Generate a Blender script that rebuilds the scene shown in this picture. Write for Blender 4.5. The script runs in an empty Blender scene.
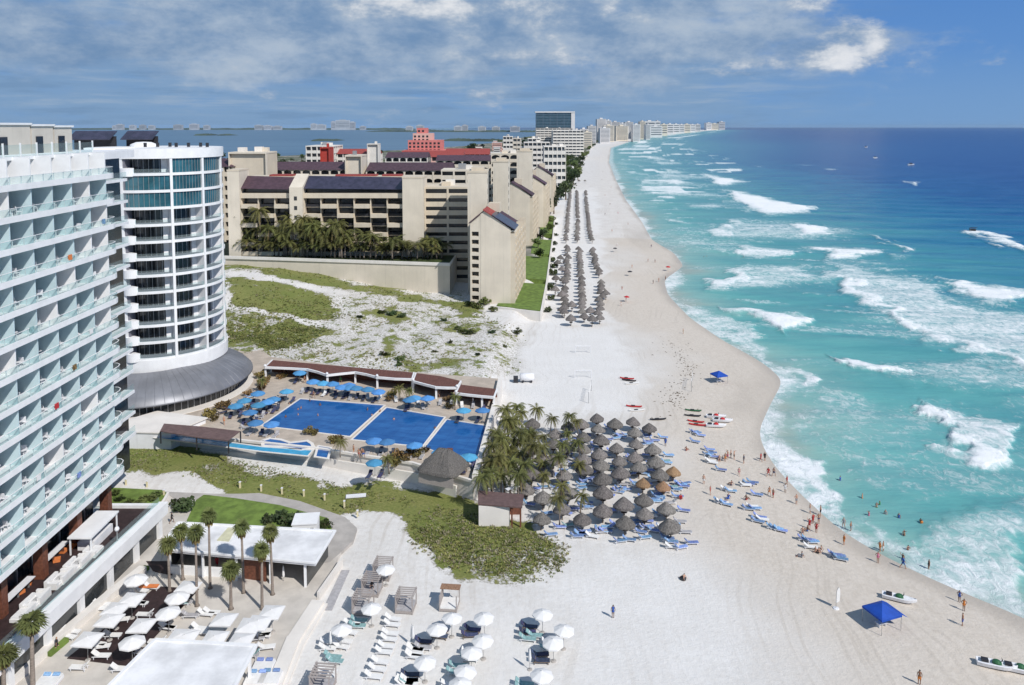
import bpy, math, random
import numpy as np
from mathutils import Vector, Matrix
R = math.radians
rng = random.Random(7)
HAZE = True
S = bpy.context.scene
COL = S.collection
# ------------------------------------------------------------------ camera
F, PPY, HORZ, H = 780.0, 183.0, 126.5, 60.0
PITCH = math.atan((PPY - HORZ) / F)
SP, CP = math.sin(PITCH), math.cos(PITCH)
cam = bpy.data.cameras.new('camera'); co = bpy.data.objects.new('camera', cam); COL.objects.link(co)
co.location = (0, 0, H); co.rotation_euler = (R(90) - PITCH, 0, 0)
cam.sensor_width = 36; cam.lens = 36 * F / 1024; cam.shift_y = -(342.5 - PPY) / 1024
cam.clip_end = 300000; cam.clip_start = 0.5
S.camera = co

def P(px, py, z=0.0):
    """point of the height-z plane seen at a pixel of the photograph"""
    dx = px - 512; dv = PPY - py
    d = (dx, F * CP + dv * SP, -F * SP + dv * CP)
    t = (z - H) / d[2]
    return Vector((dx * t, d[1] * t, z))

def proj(X, Y, Z):
    dz = Z - H
    dep = Y * CP - dz * SP; up = Y * SP + dz * CP
    return 512 + F * X / dep, PPY - F * up / dep

# ------------------------------------------------------------------ render settings
S.render.engine = 'CYCLES'
S.cycles.use_denoising = True
S.cycles.max_bounces = 6; S.cycles.transparent_max_bounces = 10
S.cycles.caustics_reflective = False; S.cycles.caustics_refractive = False
S.view_settings.view_transform = 'Standard'; S.view_settings.look = 'None'
S.view_settings.gamma = 1; S.view_settings.exposure = 0; S.view_settings.use_curve_mapping = False

# ------------------------------------------------------------------ node helpers
def nn(nt, typ, **kw):
    n = nt.nodes.new(typ)
    for k, v in kw.items(): setattr(n, k, v)
    return n
def lk(nt, a, b): nt.links.new(a, b)
def math_n(nt, op, a, b=None, clamp=False):
    n = nn(nt, 'ShaderNodeMath', operation=op, use_clamp=clamp)
    for i, x in enumerate((a, b)):
        if x is None: continue
        if isinstance(x, (int, float)): n.inputs[i].default_value = x
        else: lk(nt, x, n.inputs[i])
    return n.outputs[0]
def smooth_n(nt, x, a, b, o0=0.0, o1=1.0):
    n = nn(nt, 'ShaderNodeMapRange', interpolation_type='SMOOTHSTEP')
    lk(nt, x, n.inputs['Value'])
    for nm, v in (('From Min', a), ('From Max', b), ('To Min', o0), ('To Max', o1)): n.inputs[nm].default_value = v
    return n.outputs[0]
def mix_n(nt, fac, a, b, blend='MIX'):
    n = nn(nt, 'ShaderNodeMix', data_type='RGBA', blend_type=blend)
    for sock, x in ((n.inputs[0], fac), (n.inputs[6], a), (n.inputs[7], b)):
        if isinstance(x, (int, float)): sock.default_value = x
        elif isinstance(x, (tuple, list)): sock.default_value = (*x[:3], 1)
        else: lk(nt, x, sock)
    return n.outputs[2]
def noise_n(nt, vec, scale, detail=4, rough=.55, dist=0.0):
    n = nn(nt, 'ShaderNodeTexNoise'); n.inputs['Scale'].default_value = scale
    n.inputs['Detail'].default_value = detail; n.inputs['Roughness'].default_value = rough
    n.inputs['Distortion'].default_value = dist
    if vec is not None: lk(nt, vec, n.inputs['Vector'])
    return n.outputs['Fac']
def map_n(nt, vec, sc=(1, 1, 1), rot=(0, 0, 0)):
    n = nn(nt, 'ShaderNodeMapping'); lk(nt, vec, n.inputs[0])
    n.inputs['Scale'].default_value = sc; n.inputs['Rotation'].default_value = rot
    return n.outputs[0]
def ramp_n(nt, x, stops):
    n = nn(nt, 'ShaderNodeValToRGB'); e = n.color_ramp.elements
    while len(e) < len(stops): e.new(0.5)
    for el, (p, c) in zip(e, stops): el.position = p; el.color = (*c, 1)
    lk(nt, x, n.inputs[0]); return n.outputs[0]
def new_mat(name):
    m = bpy.data.materials.new(name); m.use_nodes = True
    nt = m.node_tree; b = nt.nodes['Principled BSDF']
    return m, nt, b
def mat(name, col, rough=.7, var=.12, scale=1.2, metal=0., spec=.4, bump=0., stretch=(1, 1, 1), rnd=0.0, trans=0., warm=None, streak=0.):
    m, nt, b = new_mat(name)
    tc = nn(nt, 'ShaderNodeTexCoord')
    v = map_n(nt, tc.outputs['Object'], stretch)
    f = noise_n(nt, v, scale, 6, .6)
    f = smooth_n(nt, f, .3, .7)
    lo = tuple(max(0, c * (1 - var)) for c in col); hi = tuple(min(1, c * (1 + var)) for c in col)
    c = mix_n(nt, f, lo, warm if warm else hi)
    if streak:
        g = noise_n(nt, map_n(nt, tc.outputs['Object'], (1.6, 1.6, .06)), 1.0, 5, .6)
        c = mix_n(nt, smooth_n(nt, g, .5, .8, 0, streak), c, tuple(x * .55 for x in col))
    if rnd:
        oi = nn(nt, 'ShaderNodeObjectInfo')
        hs = nn(nt, 'ShaderNodeHueSaturation'); lk(nt, c, hs.inputs['Color'])
        lk(nt, smooth_n(nt, oi.outputs['Random'], 0, 1, 1 - rnd, 1 + rnd), hs.inputs['Value'])
        r2 = math_n(nt, 'FRACT', math_n(nt, 'MULTIPLY', oi.outputs['Random'], 7.31))
        lk(nt, smooth_n(nt, r2, 0, 1, .5 - rnd * .08, .5 + rnd * .08), hs.inputs['Hue'])
        c = hs.outputs[0]
    lk(nt, c, b.inputs['Base Color'])
    b.inputs['Roughness'].default_value = rough; b.inputs['Metallic'].default_value = metal
    b.inputs['Specular IOR Level'].default_value = spec
    if bump:
        bp = nn(nt, 'ShaderNodeBump'); bp.inputs['Strength'].default_value = bump; bp.inputs['Distance'].default_value = .05
        lk(nt, noise_n(nt, v, scale * 5, 5), bp.inputs['Height']); lk(nt, bp.outputs[0], b.inputs['Normal'])
    if trans:
        t = nn(nt, 'ShaderNodeBsdfTranslucent'); lk(nt, c, t.inputs['Color'])
        mx = nn(nt, 'ShaderNodeMixShader'); mx.inputs[0].default_value = trans
        out = nt.nodes['Material Output']
        lk(nt, b.outputs[0], mx.inputs[1]); lk(nt, t.outputs[0], mx.inputs[2]); lk(nt, mx.outputs[0], out.inputs[0])
    return m
def glass_mat(name, col, rough=.08, tint=(.8, .95, .95), fac=.35):
    m, nt, b = new_mat(name)
    b.inputs['Base Color'].default_value = (*col, 1); b.inputs['Roughness'].default_value = rough
    t = nn(nt, 'ShaderNodeBsdfTransparent'); t.inputs[0].default_value = (*tint, 1)
    mx = nn(nt, 'ShaderNodeMixShader'); mx.inputs[0].default_value = fac
    lk(nt, t.outputs[0], mx.inputs[1]); lk(nt, b.outputs[0], mx.inputs[2]); lk(nt, mx.outputs[0], nt.nodes['Material Output'].inputs[0])
    return m

M = {}
M['white'] = mat('white_render', (.78, .78, .79), .6, .06, .4, streak=.25)
M['white_clean'] = mat('white_paint', (.8, .8, .8), .55, .05, .6)
M['roof_white'] = mat('white_roof_membrane', (.72, .72, .73), .75, .17, .3, bump=.1)
M['fin'] = mat('frosted_partition', (.6, .74, .77), .35, .08, .3, trans=.15)
M['teal_glass'] = mat('teal_glass', (.05, .15, .17), .12, .5, .35, spec=.8)
M['rail_glass'] = glass_mat('rail_glass', (.5, .57, .58), .12, (.9, .96, .96), .1)
M['dark_glass'] = mat('dark_glass', (.03, .034, .037), .15, .5, .4, spec=.6)
M['blue_glass'] = mat('blue_glass', (.03, .11, .14), .1, .4, .3, spec=.8)
M['brown_floor'] = mat('dark_brown_decking', (.035, .02, .02), .7, .3, 2)
M['brown'] = mat('brown_wood', (.16, .06, .035), .6, .3, 3)
M['beige'] = mat('beige_render', (.6, .55, .48), .8, .06, .3, streak=.2)
M['cream'] = mat('cream_render', (.62, .54, .425), .8, .07, .15, streak=.3)
M['cream2'] = mat('pale_cream_render', (.67, .6, .495), .8, .07, .15, streak=.3)
M['offwhite'] = mat('offwhite_render', (.74, .7, .64), .8, .08, .15, streak=.3, rnd=.06)
M['farwhite'] = mat('far_white_render', (.64, .62, .61), .8, .06, .05, rnd=.12)
M['pink'] = mat('pink_render', (.62, .2, .18), .8, .1, .1)
M['palepink'] = mat('pale_pink_render', (.7, .42, .36), .8, .1, .1)
M['redpaint'] = mat('red_render', (.4, .05, .035), .7, .12, .2)
M['redtile'] = mat('red_roof_tile', (.3, .06, .05), .7, .25, 1.5)
M['darktile'] = mat('dark_roof_tile', (.075, .042, .055), .65, .25, .8, rnd=.15)
M['bluepanel'] = mat('solar_panel', (.04, .036, .062), .25, .3, .5, spec=.6)
M['pergola'] = mat('pergola_slats', (.14, .06, .045), .7, .25, 1.5, stretch=(3, .4, 1))
M['brownroof'] = mat('brown_sheet_roof', (.14, .09, .085), .7, .2, 1.5)
M['zinc'] = mat('zinc_roof', (.24, .245, .265), .5, .15, .2, metal=.4)
M['concrete'] = mat('concrete_path', (.42, .39, .36), .85, .12, .5)
M['asphalt'] = mat('grey_shaft', (.17, .17, .2), .8, .1, .5)
M['tile'] = mat('pale_terrace_tile', (.56, .52, .47), .75, .12, .35)
M['deck'] = mat('pool_deck_stone', (.47, .4, .33), .8, .14, .5)
M['lawn'] = mat('lawn_grass', (.135, .2, .04), .9, .3, .6, bump=.4)
M['thatch'] = mat('palm_thatch', (.165, .15, .14), .95, .45, 1.5, bump=1., stretch=(4, 4, 1), rnd=.22)
M['thatch_brown'] = mat('brown_thatch', (.28, .17, .1), .95, .3, 1.5, bump=1., stretch=(4, 4, 1), rnd=.1)
M['wood'] = mat('weathered_wood', (.2, .15, .11), .8, .25, 4)
M['palewood'] = mat('grey_slat_wood', (.36, .32, .3), .8, .2, 6, stretch=(4, 1, 1))
M['trunk'] = mat('palm_trunk', (.23, .19, .16), .9, .25, 3, stretch=(1, 1, 4))
M['frond'] = mat('palm_frond', (.135, .138, .04), .75, .35, .8, rnd=.2, trans=.2)
M['frond_dry'] = mat('dry_frond', (.2, .15, .06), .8, .3, 1, rnd=.1)
M['fan'] = mat('fan_leaf', (.14, .16, .05), .85, .35, .8, rnd=.15, trans=.2)
M['bush'] = mat('shrub_leaf', (.1, .13, .035), .7, .4, .6, rnd=.2, trans=.15)
M['bush_dark'] = mat('dark_tree_leaf', (.045, .07, .022), .7, .4, .4, rnd=.25, trans=.1)
M['canvas'] = mat('white_canvas', (.78, .77, .76), .8, .05, 1, trans=.06)
M['canvas_blue'] = mat('blue_canvas', (.09, .31, .58), .75, .1, 1, rnd=.2, trans=.15)
M['tent_blue'] = mat('royal_blue_canvas', (.012, .075, .42), .7, .15, .8, trans=.1)
M['cushion'] = mat('white_cushion', (.76, .75, .73), .8, .06, 1.5)
M['cushion_grey'] = mat('grey_cushion', (.38, .37, .38), .85, .15, 2)
M['sling_blue'] = mat('blue_sling', (.2, .31, .55), .6, .3, 4, rnd=.3)
M['sling_navy'] = mat('navy_sling', (.05, .06, .12), .7, .3, 3, rnd=.3)
M['sling_teal'] = mat('teal_sling', (.24, .4, .4), .6, .2, 3)
M['plastic'] = mat('white_plastic', (.75, .75, .77), .4, .05, 2)
M['dark'] = mat('dark_metal', (.03, .03, .035), .5, .2, 2)
M['pole'] = mat('grey_pole', (.4, .4, .4), .4, .1, 2, metal=.5)
M['red'] = mat('red_plastic', (.5, .03, .03), .4, .1, 2)
M['green'] = mat('green_cover', (.03, .12, .05), .5, .1, 2)
M['orange'] = mat('orange_fabric', (.65, .2, .06), .7, .1, 2)
M['yellow'] = mat('cream_lamp_post', (.7, .62, .4), .6, .05, 2)
M['hibiscus'] = mat('flowering_shrub', (.17, .12, .04), .8, .7, 2.5, rnd=.3)
M['stucco'] = mat('retaining_wall_white', (.74, .7, .65), .8, .06, .25, streak=.15)
M['lagoon_town'] = mat('haze_tinted_far_render', (.42, .44, .47), .8, .08, .02, rnd=.15)  # greyed colour paints distance haze over the white town walls
M['far_glass'] = mat('haze_tinted_glass', (.08, .1, .12), .3, .2, .3)  # lightened glass colour, haze painted onto distant windows
M['bluewall'] = mat('blue_grey_cladding', (.13, .19, .25), .4, .1, .1)

# ------------------------------------------------------------------ mesh builder
class MB:
    def __init__(s): s.v = []; s.f = []; s.m = []
    def add(s, vs, fs, mi=0):
        o = len(s.v); s.v += [tuple(p) for p in vs]; s.f += [tuple(i + o for i in f) for f in fs]; s.m += [mi] * len(fs); return s
    def box(s, x0, y0, z0, x1, y1, z1, mi=0):
        return s.add([(x0, y0, z0), (x1, y0, z0), (x1, y1, z0), (x0, y1, z0), (x0, y0, z1), (x1, y0, z1), (x1, y1, z1), (x0, y1, z1)],
                     [(0, 3, 2, 1), (4, 5, 6, 7), (0, 1, 5, 4), (1, 2, 6, 5), (2, 3, 7, 6), (3, 0, 4, 7)], mi)
    def obox(s, c, size, rz=0, rx=0, mi=0):
        sx, sy, sz = (a / 2 for a in size); m = Matrix.Rotation(rz, 3, 'Z') @ Matrix.Rotation(rx, 3, 'X')
        vs = [Vector(c) + m @ Vector((x, y, z)) for z in (-sz, sz) for x, y in ((-sx, -sy), (sx, -sy), (sx, sy), (-sx, sy))]
        return s.add(vs, [(0, 3, 2, 1), (4, 5, 6, 7), (0, 1, 5, 4), (1, 2, 6, 5), (2, 3, 7, 6), (3, 0, 4, 7)], mi)
    def prism(s, poly, z0, z1, mi=0):
        n = len(poly)
        a = sum(poly[i][0] * poly[(i + 1) % n][1] - poly[(i + 1) % n][0] * poly[i][1] for i in range(n))
        if a < 0: poly = poly[::-1]
        vs = [(p[0], p[1], z0) for p in poly] + [(p[0], p[1], z1) for p in poly]
        return s.add(vs, [tuple(range(n))[::-1], tuple(range(n, 2 * n))] + [(i, (i + 1) % n, n + (i + 1) % n, n + i) for i in range(n)], mi)
    def prism_xz(s, poly, y0, y1, mi=0):
        n = len(poly)
        a = sum(poly[i][0] * poly[(i + 1) % n][1] - poly[(i + 1) % n][0] * poly[i][1] for i in range(n))
        if a < 0: poly = poly[::-1]
        vs = [(p[0], y0, p[1]) for p in poly] + [(p[0], y1, p[1]) for p in poly]
        return s.add(vs, [tuple(range(n)), tuple(range(n, 2 * n))[::-1]] + [(i, n + i, n + (i + 1) % n, (i + 1) % n) for i in range(n)], mi)
    def tube(s, pts, rads, n=6, mi=0):
        rings = []
        for i, p in enumerate(pts):
            p = Vector(p); a = Vector(pts[max(0, i - 1)]); b = Vector(pts[min(len(pts) - 1, i + 1)])
            d = (b - a).normalized(); u = d.orthogonal().normalized(); w = d.cross(u)
            r = rads[i] if isinstance(rads, (list, tuple)) else rads
            rings.append([p + u * (r * math.cos(2 * math.pi * k / n)) + w * (r * math.sin(2 * math.pi * k / n)) for k in range(n)])
        fs = [(i * n + k, i * n + (k + 1) % n, (i + 1) * n + (k + 1) % n, (i + 1) * n + k) for i in range(len(pts) - 1) for k in range(n)]
        fs += [tuple(range(n))[::-1], tuple(range((len(pts) - 1) * n, len(pts) * n))]
        return s.add([q for r in rings for q in r], fs, mi)
    def lathe(s, prof, n=16, c=(0, 0), a0=0, a1=2 * math.pi, mi=0, close=True):
        full = abs(a1 - a0 - 2 * math.pi) < 1e-6
        k = n if full else n + 1
        vs = [(c[0] + r * math.sin(a0 + (a1 - a0) * i / n), c[1] - r * math.cos(a0 + (a1 - a0) * i / n), z) for r, z in prof for i in range(k)]
        fs = []
        for j in range(len(prof) - 1):
            for i in range(n):
                i2 = (i + 1) % k
                fs.append((j * k + i, j * k + i2, (j + 1) * k + i2, (j + 1) * k + i))
        return s.add(vs, fs, mi)
    def sector(s, c, r0, r1, a0, a1, z0, z1, n=20, mi=0):
        pr = [(r1, z0), (r1, z1), (r0, z1), (r0, z0), (r1, z0)]
        s.lathe(pr, n, c, a0, a1, mi)
        for a in (a0, a1):
            q = [(c[0] + r * math.sin(a), c[1] - r * math.cos(a), z) for r, z in pr[:4]]
            s.add(q, [(0, 1, 2, 3)], mi)
        return s
    def build(s, name, mats, parent=None, smooth=False, world=False):
        me = bpy.data.meshes.new(name)
        v = s.v
        if world and parent is not None:
            l = parent.location; v = [(a - l[0], b - l[1], c - l[2]) for a, b, c in v]
        me.from_pydata(v, [], s.f); me.update()
        if not isinstance(mats, (list, tuple)): mats = [mats]
        for m in mats: me.materials.append(M[m] if isinstance(m, str) else m)
        if len(mats) > 1: me.polygons.foreach_set('material_index', s.m)
        if smooth: me.polygons.foreach_set('use_smooth', [True] * len(me.polygons))
        o = bpy.data.objects.new(name, me); COL.objects.link(o)
        if parent is not None: o.parent = parent
        return o

REG = []     # (object, base label, order key) - equal labels get an ordinal at the end
def tag(o, label=None, cat=None, group=None, kind=None, order='left', split=True):
    if label: o['label'] = label
    if cat: o['category'] = cat
    if group: o['group'] = group
    if kind: o['kind'] = kind
    if label and split: REG.append((o, order))
    return o
def thing(name, label, cat, loc=(0, 0, 0), rz=0, group=None, order='left', split=True):
    o = bpy.data.objects.new(name, None); COL.objects.link(o); o.empty_display_size = .5
    o.location = loc; o.rotation_euler = (0, 0, rz)
    return tag(o, label, cat, group, order=order, split=split)
CH = {}
def kids(r):
    return [o for o in COL.objects if o.parent is r]
def dup(root, loc, rz=0, label=None, group=None, order='left', scale=None, split=True, mats=None):
    if root.name not in CH: CH[root.name] = kids(root)
    r = root.copy(); COL.objects.link(r); r.location = loc; r.rotation_euler = (0, 0, rz)
    if scale is not None: r.scale = (scale,) * 3 if isinstance(scale, (int, float)) else scale
    for ch in CH[root.name]:
        c = ch.copy(); COL.objects.link(c); c.parent = r
        if mats and ch.name.split('.')[0] in mats:
            sl = c.material_slots[0]; sl.link = 'OBJECT'; sl.material = M[mats[ch.name.split('.')[0]]]
    tag(r, label, None, group, order=order, split=split)
    return r
TILT = {'thatched_umbrella': 4.5, 'sun_umbrella': 3.0, 'palm_tree': 3.5}
def lean(r):
    k = TILT.get(r.name.split('.')[0])
    if k: r.rotation_euler = (R(rng.gauss(0, k * .6)), R(rng.gauss(0, k * .6)), r.rotation_euler.z)
class Proto:
    """first use moves the built thing itself, later uses copy it and its parts"""
    def __init__(s, build): s.b = build; s.o = None
    def place(s, loc, rz=0, label=None, group=None, order='left', scale=None, split=True, mats=None):
        if s.o is None:
            s.o = s.b(); CH[s.o.name] = kids(s.o)
            s.first = True
        if s.first:
            s.first = False; r = s.o
            r.location = loc; r.rotation_euler = (0, 0, rz)
            if scale is not None: r.scale = (scale,) * 3 if isinstance(scale, (int, float)) else scale
            if mats:
                for c in CH[r.name]:
                    k = c.name.split('.')[0]
                    if k in mats: sl = c.material_slots[0]; sl.link = 'OBJECT'; sl.material = M[mats[k]]
            tag(r, label, None, group, order=order, split=split); lean(r)
            return r
        r = dup(s.o, loc, rz, label, group, order, scale, split, mats)
        if not mats:
            pass
        lean(r); return r
ORD = ['first', 'second', 'third', 'fourth', 'fifth', 'sixth', 'seventh', 'eighth', 'ninth', 'tenth', 'eleventh', 'twelfth', 'thirteenth',
       'fourteenth', 'fifteenth', 'sixteenth', 'seventeenth', 'eighteenth', 'nineteenth', 'twentieth']
def ordn(i):
    if i < 20: return ORD[i]
    n = i + 1
    return '%d%s' % (n, {1: 'st', 2: 'nd', 3: 'rd'}.get(n % 10 if n % 100 not in (11, 12, 13) else 0, 'th'))
def finish_labels():
    sets = {}
    for o, order in REG: sets.setdefault((o['label'], order), []).append(o)
    for (lab, order), os in sets.items():
        if len(os) < 2: continue
        bpy_locs = [(o, o.location) for o in os]
        if order == 'left': key = lambda l: l[0] / max(5, l[1]); end = 'from the left'
        elif order == 'near': key = lambda l: l[1]; end = 'from the front'
        elif order == 'low': key = lambda l: l[2]; end = 'from the bottom'
        elif order == 'top': key = lambda l: -l[2]; end = 'from the top'
        bpy_locs.sort(key=lambda t: key(t[1]))
        n = len(bpy_locs)
        for i, (o, _) in enumerate(bpy_locs):
            if i == n - 1 and n > 2: w = {'left': 'rightmost one', 'near': 'farthest one', 'low': 'topmost one', 'top': 'lowest one'}[order]
            elif i == 0: w = {'left': 'leftmost one', 'near': 'nearest one', 'low': 'lowest one', 'top': 'topmost one'}[order]
            else: w = ordn(i) + ' ' + end
            o['label'] = lab + ', ' + w
            if 'group' not in o: o['group'] = lab.split(' standing')[0].split(' on ')[0]

# ------------------------------------------------------------------ sun and sky
SUN_AZ = Vector((.68, -.73)).normalized(); SUN_EL = R(43.5)
sd = Vector((SUN_AZ.x * math.cos(SUN_EL), SUN_AZ.y * math.cos(SUN_EL), math.sin(SUN_EL)))
sl = bpy.data.lights.new('sun', 'SUN'); sl.energy = 4.15; sl.angle = R(.55); sl.color = (1, .965, .915)
so = bpy.data.objects.new('sun', sl); COL.objects.link(so); so.location = (60, -60, 120)
so.rotation_euler = (-sd).to_track_quat('-Z', 'Y').to_euler()
W = bpy.data.worlds.new('World'); S.world = W; W.use_nodes = True
nt = W.node_tree; bg = nt.nodes['Background']
sky = nn(nt, 'ShaderNodeTexSky', sky_type='NISHITA'); sky.sun_disc = False
sky.sun_elevation = SUN_EL; sky.sun_rotation = math.atan2(SUN_AZ.x, SUN_AZ.y); sky.altitude = 50; sky.dust_density = .6; sky.ozone_density = 2.5
tc = nn(nt, 'ShaderNodeTexCoord'); sep = nn(nt, 'ShaderNodeSeparateXYZ'); lk(nt, tc.outputs['Generated'], sep.inputs[0])
X_, Z_ = sep.outputs[0], sep.outputs[2]
SK = .1
def skc(r, g, b): return (r / SK, g / SK, b / SK)
base = mix_n(nt, 1.0, sky.outputs[0], (.26, .37, .55), 'MULTIPLY')
grad = ramp_n(nt, smooth_n(nt, Z_, 0, .22), [(0, (.18, .34, .6)), (.35, (.12, .28, .6)), (1, (.085, .235, .58))])
grad = mix_n(nt, 1.0, grad, (1 / SK,) * 3, 'MULTIPLY')
nt.nodes[-1].clamp_result = False
base = mix_n(nt, smooth_n(nt, Z_, .16, .5), grad, base)
# cloud banks over the lagoon and the land, thinning out towards the open sea
v1 = map_n(nt, tc.outputs['Generated'], (2.6, 2.6, 6)); n1 = noise_n(nt, v1, 2.1, 12, .64, .1)
v2 = map_n(nt, tc.outputs['Generated'], (5, 5, 10)); n2 = noise_n(nt, v2, 2.0, 12, .64, .1)
v3 = map_n(nt, tc.outputs['Generated'], (3, 3, 13)); n3 = noise_n(nt, v3, 2.4, 12, .64, .1)
land = smooth_n(nt, X_, .2, .5, 1, 0)
hi = smooth_n(nt, Z_, .02, .11)
def blob(x, z, rx, rz):
    a = math_n(nt, 'DIVIDE', math_n(nt, 'SUBTRACT', X_, x), rx); b = math_n(nt, 'DIVIDE', math_n(nt, 'SUBTRACT', Z_, z), rz)
    r = math_n(nt, 'ADD', math_n(nt, 'MULTIPLY', a, a), math_n(nt, 'MULTIPLY', b, b))
    return smooth_n(nt, r, 0, 1, 1, 0)
def addall(*xs):
    r = xs[0]
    for x in xs[1:]: r = math_n(nt, 'ADD', r, x)
    return r
mul = lambda a, b: math_n(nt, 'MULTIPLY', a, b)
# grey-blue veil low down
veil = mul(smooth_n(nt, addall(n3, mul(land, .27), mul(smooth_n(nt, Z_, 0, .05, 1, 0), -.05)), .5, .78), mul(land, .8))
c = mix_n(nt, veil, base, skc(.22, .35, .53))
v4 = map_n(nt, tc.outputs['Generated'], (3, 3, 34)); n4 = noise_n(nt, v4, 2.6, 10, .62, .1)
c = mix_n(nt, mul(smooth_n(nt, n4, .5, .68, 0, .55), mul(land, smooth_n(nt, Z_, .0, .03))), c, skc(.35, .45, .58))
c = mix_n(nt, mul(smooth_n(nt, n4, .5, .34, 0, .5), land), c, skc(.15, .26, .43))
# main grey cloud deck
deck_m = addall(n1, mul(blob(-.22, .12, .42, .08), .25), mul(blob(.08, .13, .36, .07), .29), mul(blob(.33, .09, .13, .05), .22), mul(blob(-.1, .055, .5, .03), .14), mul(blob(-.6, .1, .3, .05), .1), mul(hi, .06), mul(land, .06))
deck = mul(smooth_n(nt, deck_m, .62, .84), .88)
c = mix_n(nt, deck, c, mix_n(nt, smooth_n(nt, n2, .3, .72), skc(.16, .275, .46), skc(.46, .545, .65)))
# bright cumulus tops
top_m = addall(mul(n2, 2.1), -.55, mul(blob(.0, .145, .26, .045), .34), mul(blob(-.3, .15, .3, .03), .2), mul(blob(-.05, .1, .2, .022), .17), mul(blob(.39, .1, .06, .045), .42), mul(blob(.35, .08, .1, .02), .3), mul(blob(.35, .146, .04, .02), .4), mul(blob(.0, .085, .12, .014), .2), mul(blob(.25, .07, .06, .014), .26), mul(blob(.13, .08, .1, .016), .22), mul(blob(.53, .06, .08, .018), .14), mul(blob(-.5, .07, .3, .02), .06))
c = mix_n(nt, mul(smooth_n(nt, top_m, .72, 1.05), .85), c, mix_n(nt, smooth_n(nt, top_m, .8, 1.25), skc(.38, .46, .57), skc(.83, .84, .86)))
lk(nt, c, bg.inputs[0]); bg.inputs[1].default_value = SK
for n in nt.nodes:
    if n.type == 'MIX': n.clamp_result = False; n.clamp_factor = True
# ------------------------------------------------------------------ coast line, terrain heights
SEA = -0.9
shore_px = [(1075, 640), (1024, 616), (960, 592), (900, 565), (850, 538), (815, 508), (790, 483), (768, 458), (758, 432), (770, 405), (784, 380), (762, 362),
            (722, 340), (690, 318), (668, 295), (664, 280), (684, 266), (674, 253), (652, 240), (642, 222), (626, 200), (616, 180), (609, 162), (611, 148),
            (640, 138), (700, 131.5), (722, 129.6)]
sp = [P(x, y, SEA) for x, y in shore_px]
SY = np.array([-900., 0., 60.] + [p.y for p in sp] + [sp[-1].y + 200, sp[-1].y + 1500])
SX = np.array([64., 64., 63.] + [p.x for p in sp] + [sp[-1].x - 600, -2000.])
_u = np.linspace(0, 1, 4000); _ly = np.log(SY + 1000.); _g = np.linspace(_ly[0], _ly[-1], 6000); _x = np.interp(np.exp(_g) - 1000., SY, SX)
_k = np.exp(-np.linspace(-2.5, 2.5, 29) ** 2); _k /= _k.sum(); _xs = np.convolve(np.pad(_x, 14, 'edge'), _k, 'valid')
def shoreX(Y): return np.interp(np.log(np.asarray(Y, float) + 1000.), _g, _xs)
EY = np.array([-900, 125, 157, 200, 255, 380, 640, 1400, 2600, 5000, 20000]); EX = np.array([-3, -4, -2, 1, 9, 18, 32, 125, 280, 640, 4300])
def edgeX(Y): return np.interp(Y, EY, EX)
LYY = np.array([700, 900, 1200, 1400, 1700, 2000, 2500, 3500, 6000, 10000, 20000, 60000]); LXX = np.array([-1500, -900, -450, -350, -210, -120, -60, -20, 300, 1500, 4000, 20000])
def lagoonX(Y): return np.interp(Y, LYY, LXX)
def sst(x): x = np.clip(x, 0, 1); return x * x * (3 - 2 * x)
def hfun(X, Y):
    X = np.asarray(X, float); Y = np.asarray(Y, float)
    d = X - shoreX(Y)
    z = np.interp(d, [-40, -18, 0, 10], [0, -.12, SEA, SEA - 1.2])
    line = 148 - .34 * (X + 5)
    inl = 2.5 * sst((edgeX(Y) - X) / 7.0) * sst((Y - line + 9) / 16.0)
    rise = 8.0 * sst((Y - 185) / 80) * sst((-X - 15) / 85.)
    bump = .35 * np.sin(X * .31 + Y * .13) * np.sin(Y * .21 - X * .11) * sst((edgeX(Y) - 4 - X) / 10) * sst((Y - 150) / 30)
    # grassed bank in front of the pool wall
    bank = .9 * sst((-X - 12) / 40) * sst((Y - 112 - .1 * (-X - 12)) / 14) * sst((165 - Y) / 20)
    return z + inl + rise + bump + bank
def G(px, py):
    z = 0.
    for _ in range(14):
        p = P(px, py, z); z = .5 * z + .5 * float(hfun(p.x, p.y))
    return P(px, py, z)
def GZ(x, y): return float(hfun(x, y))

# ------------------------------------------------------------------ numpy noise and polygon masks
def vnoise(X, Y, seed=0):
    xi = np.floor(X).astype(np.int64); yi = np.floor(Y).astype(np.int64); fx = X - xi; fy = Y - yi
    fx = fx * fx * (3 - 2 * fx); fy = fy * fy * (3 - 2 * fy)
    def h(a, b):
        n = (a * 374761393 + b * 668265263 + seed * 1442695041) & 0x7fffffff
        n = ((n ^ (n >> 13)) * 1274126177) & 0x7fffffff
        return ((n ^ (n >> 16)) & 0xffff) / 65535.
    return (h(xi, yi) * (1 - fx) + h(xi + 1, yi) * fx) * (1 - fy) + (h(xi, yi + 1) * (1 - fx) + h(xi + 1, yi + 1) * fx) * fy
def fbm(X, Y, o=4, seed=0):
    r = 0; a = .5; t = 0
    for k in range(o):
        r = r + a * vnoise(X * 2 ** k, Y * 2 ** k, seed + k); t += a; a *= .55
    return r / t
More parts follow.
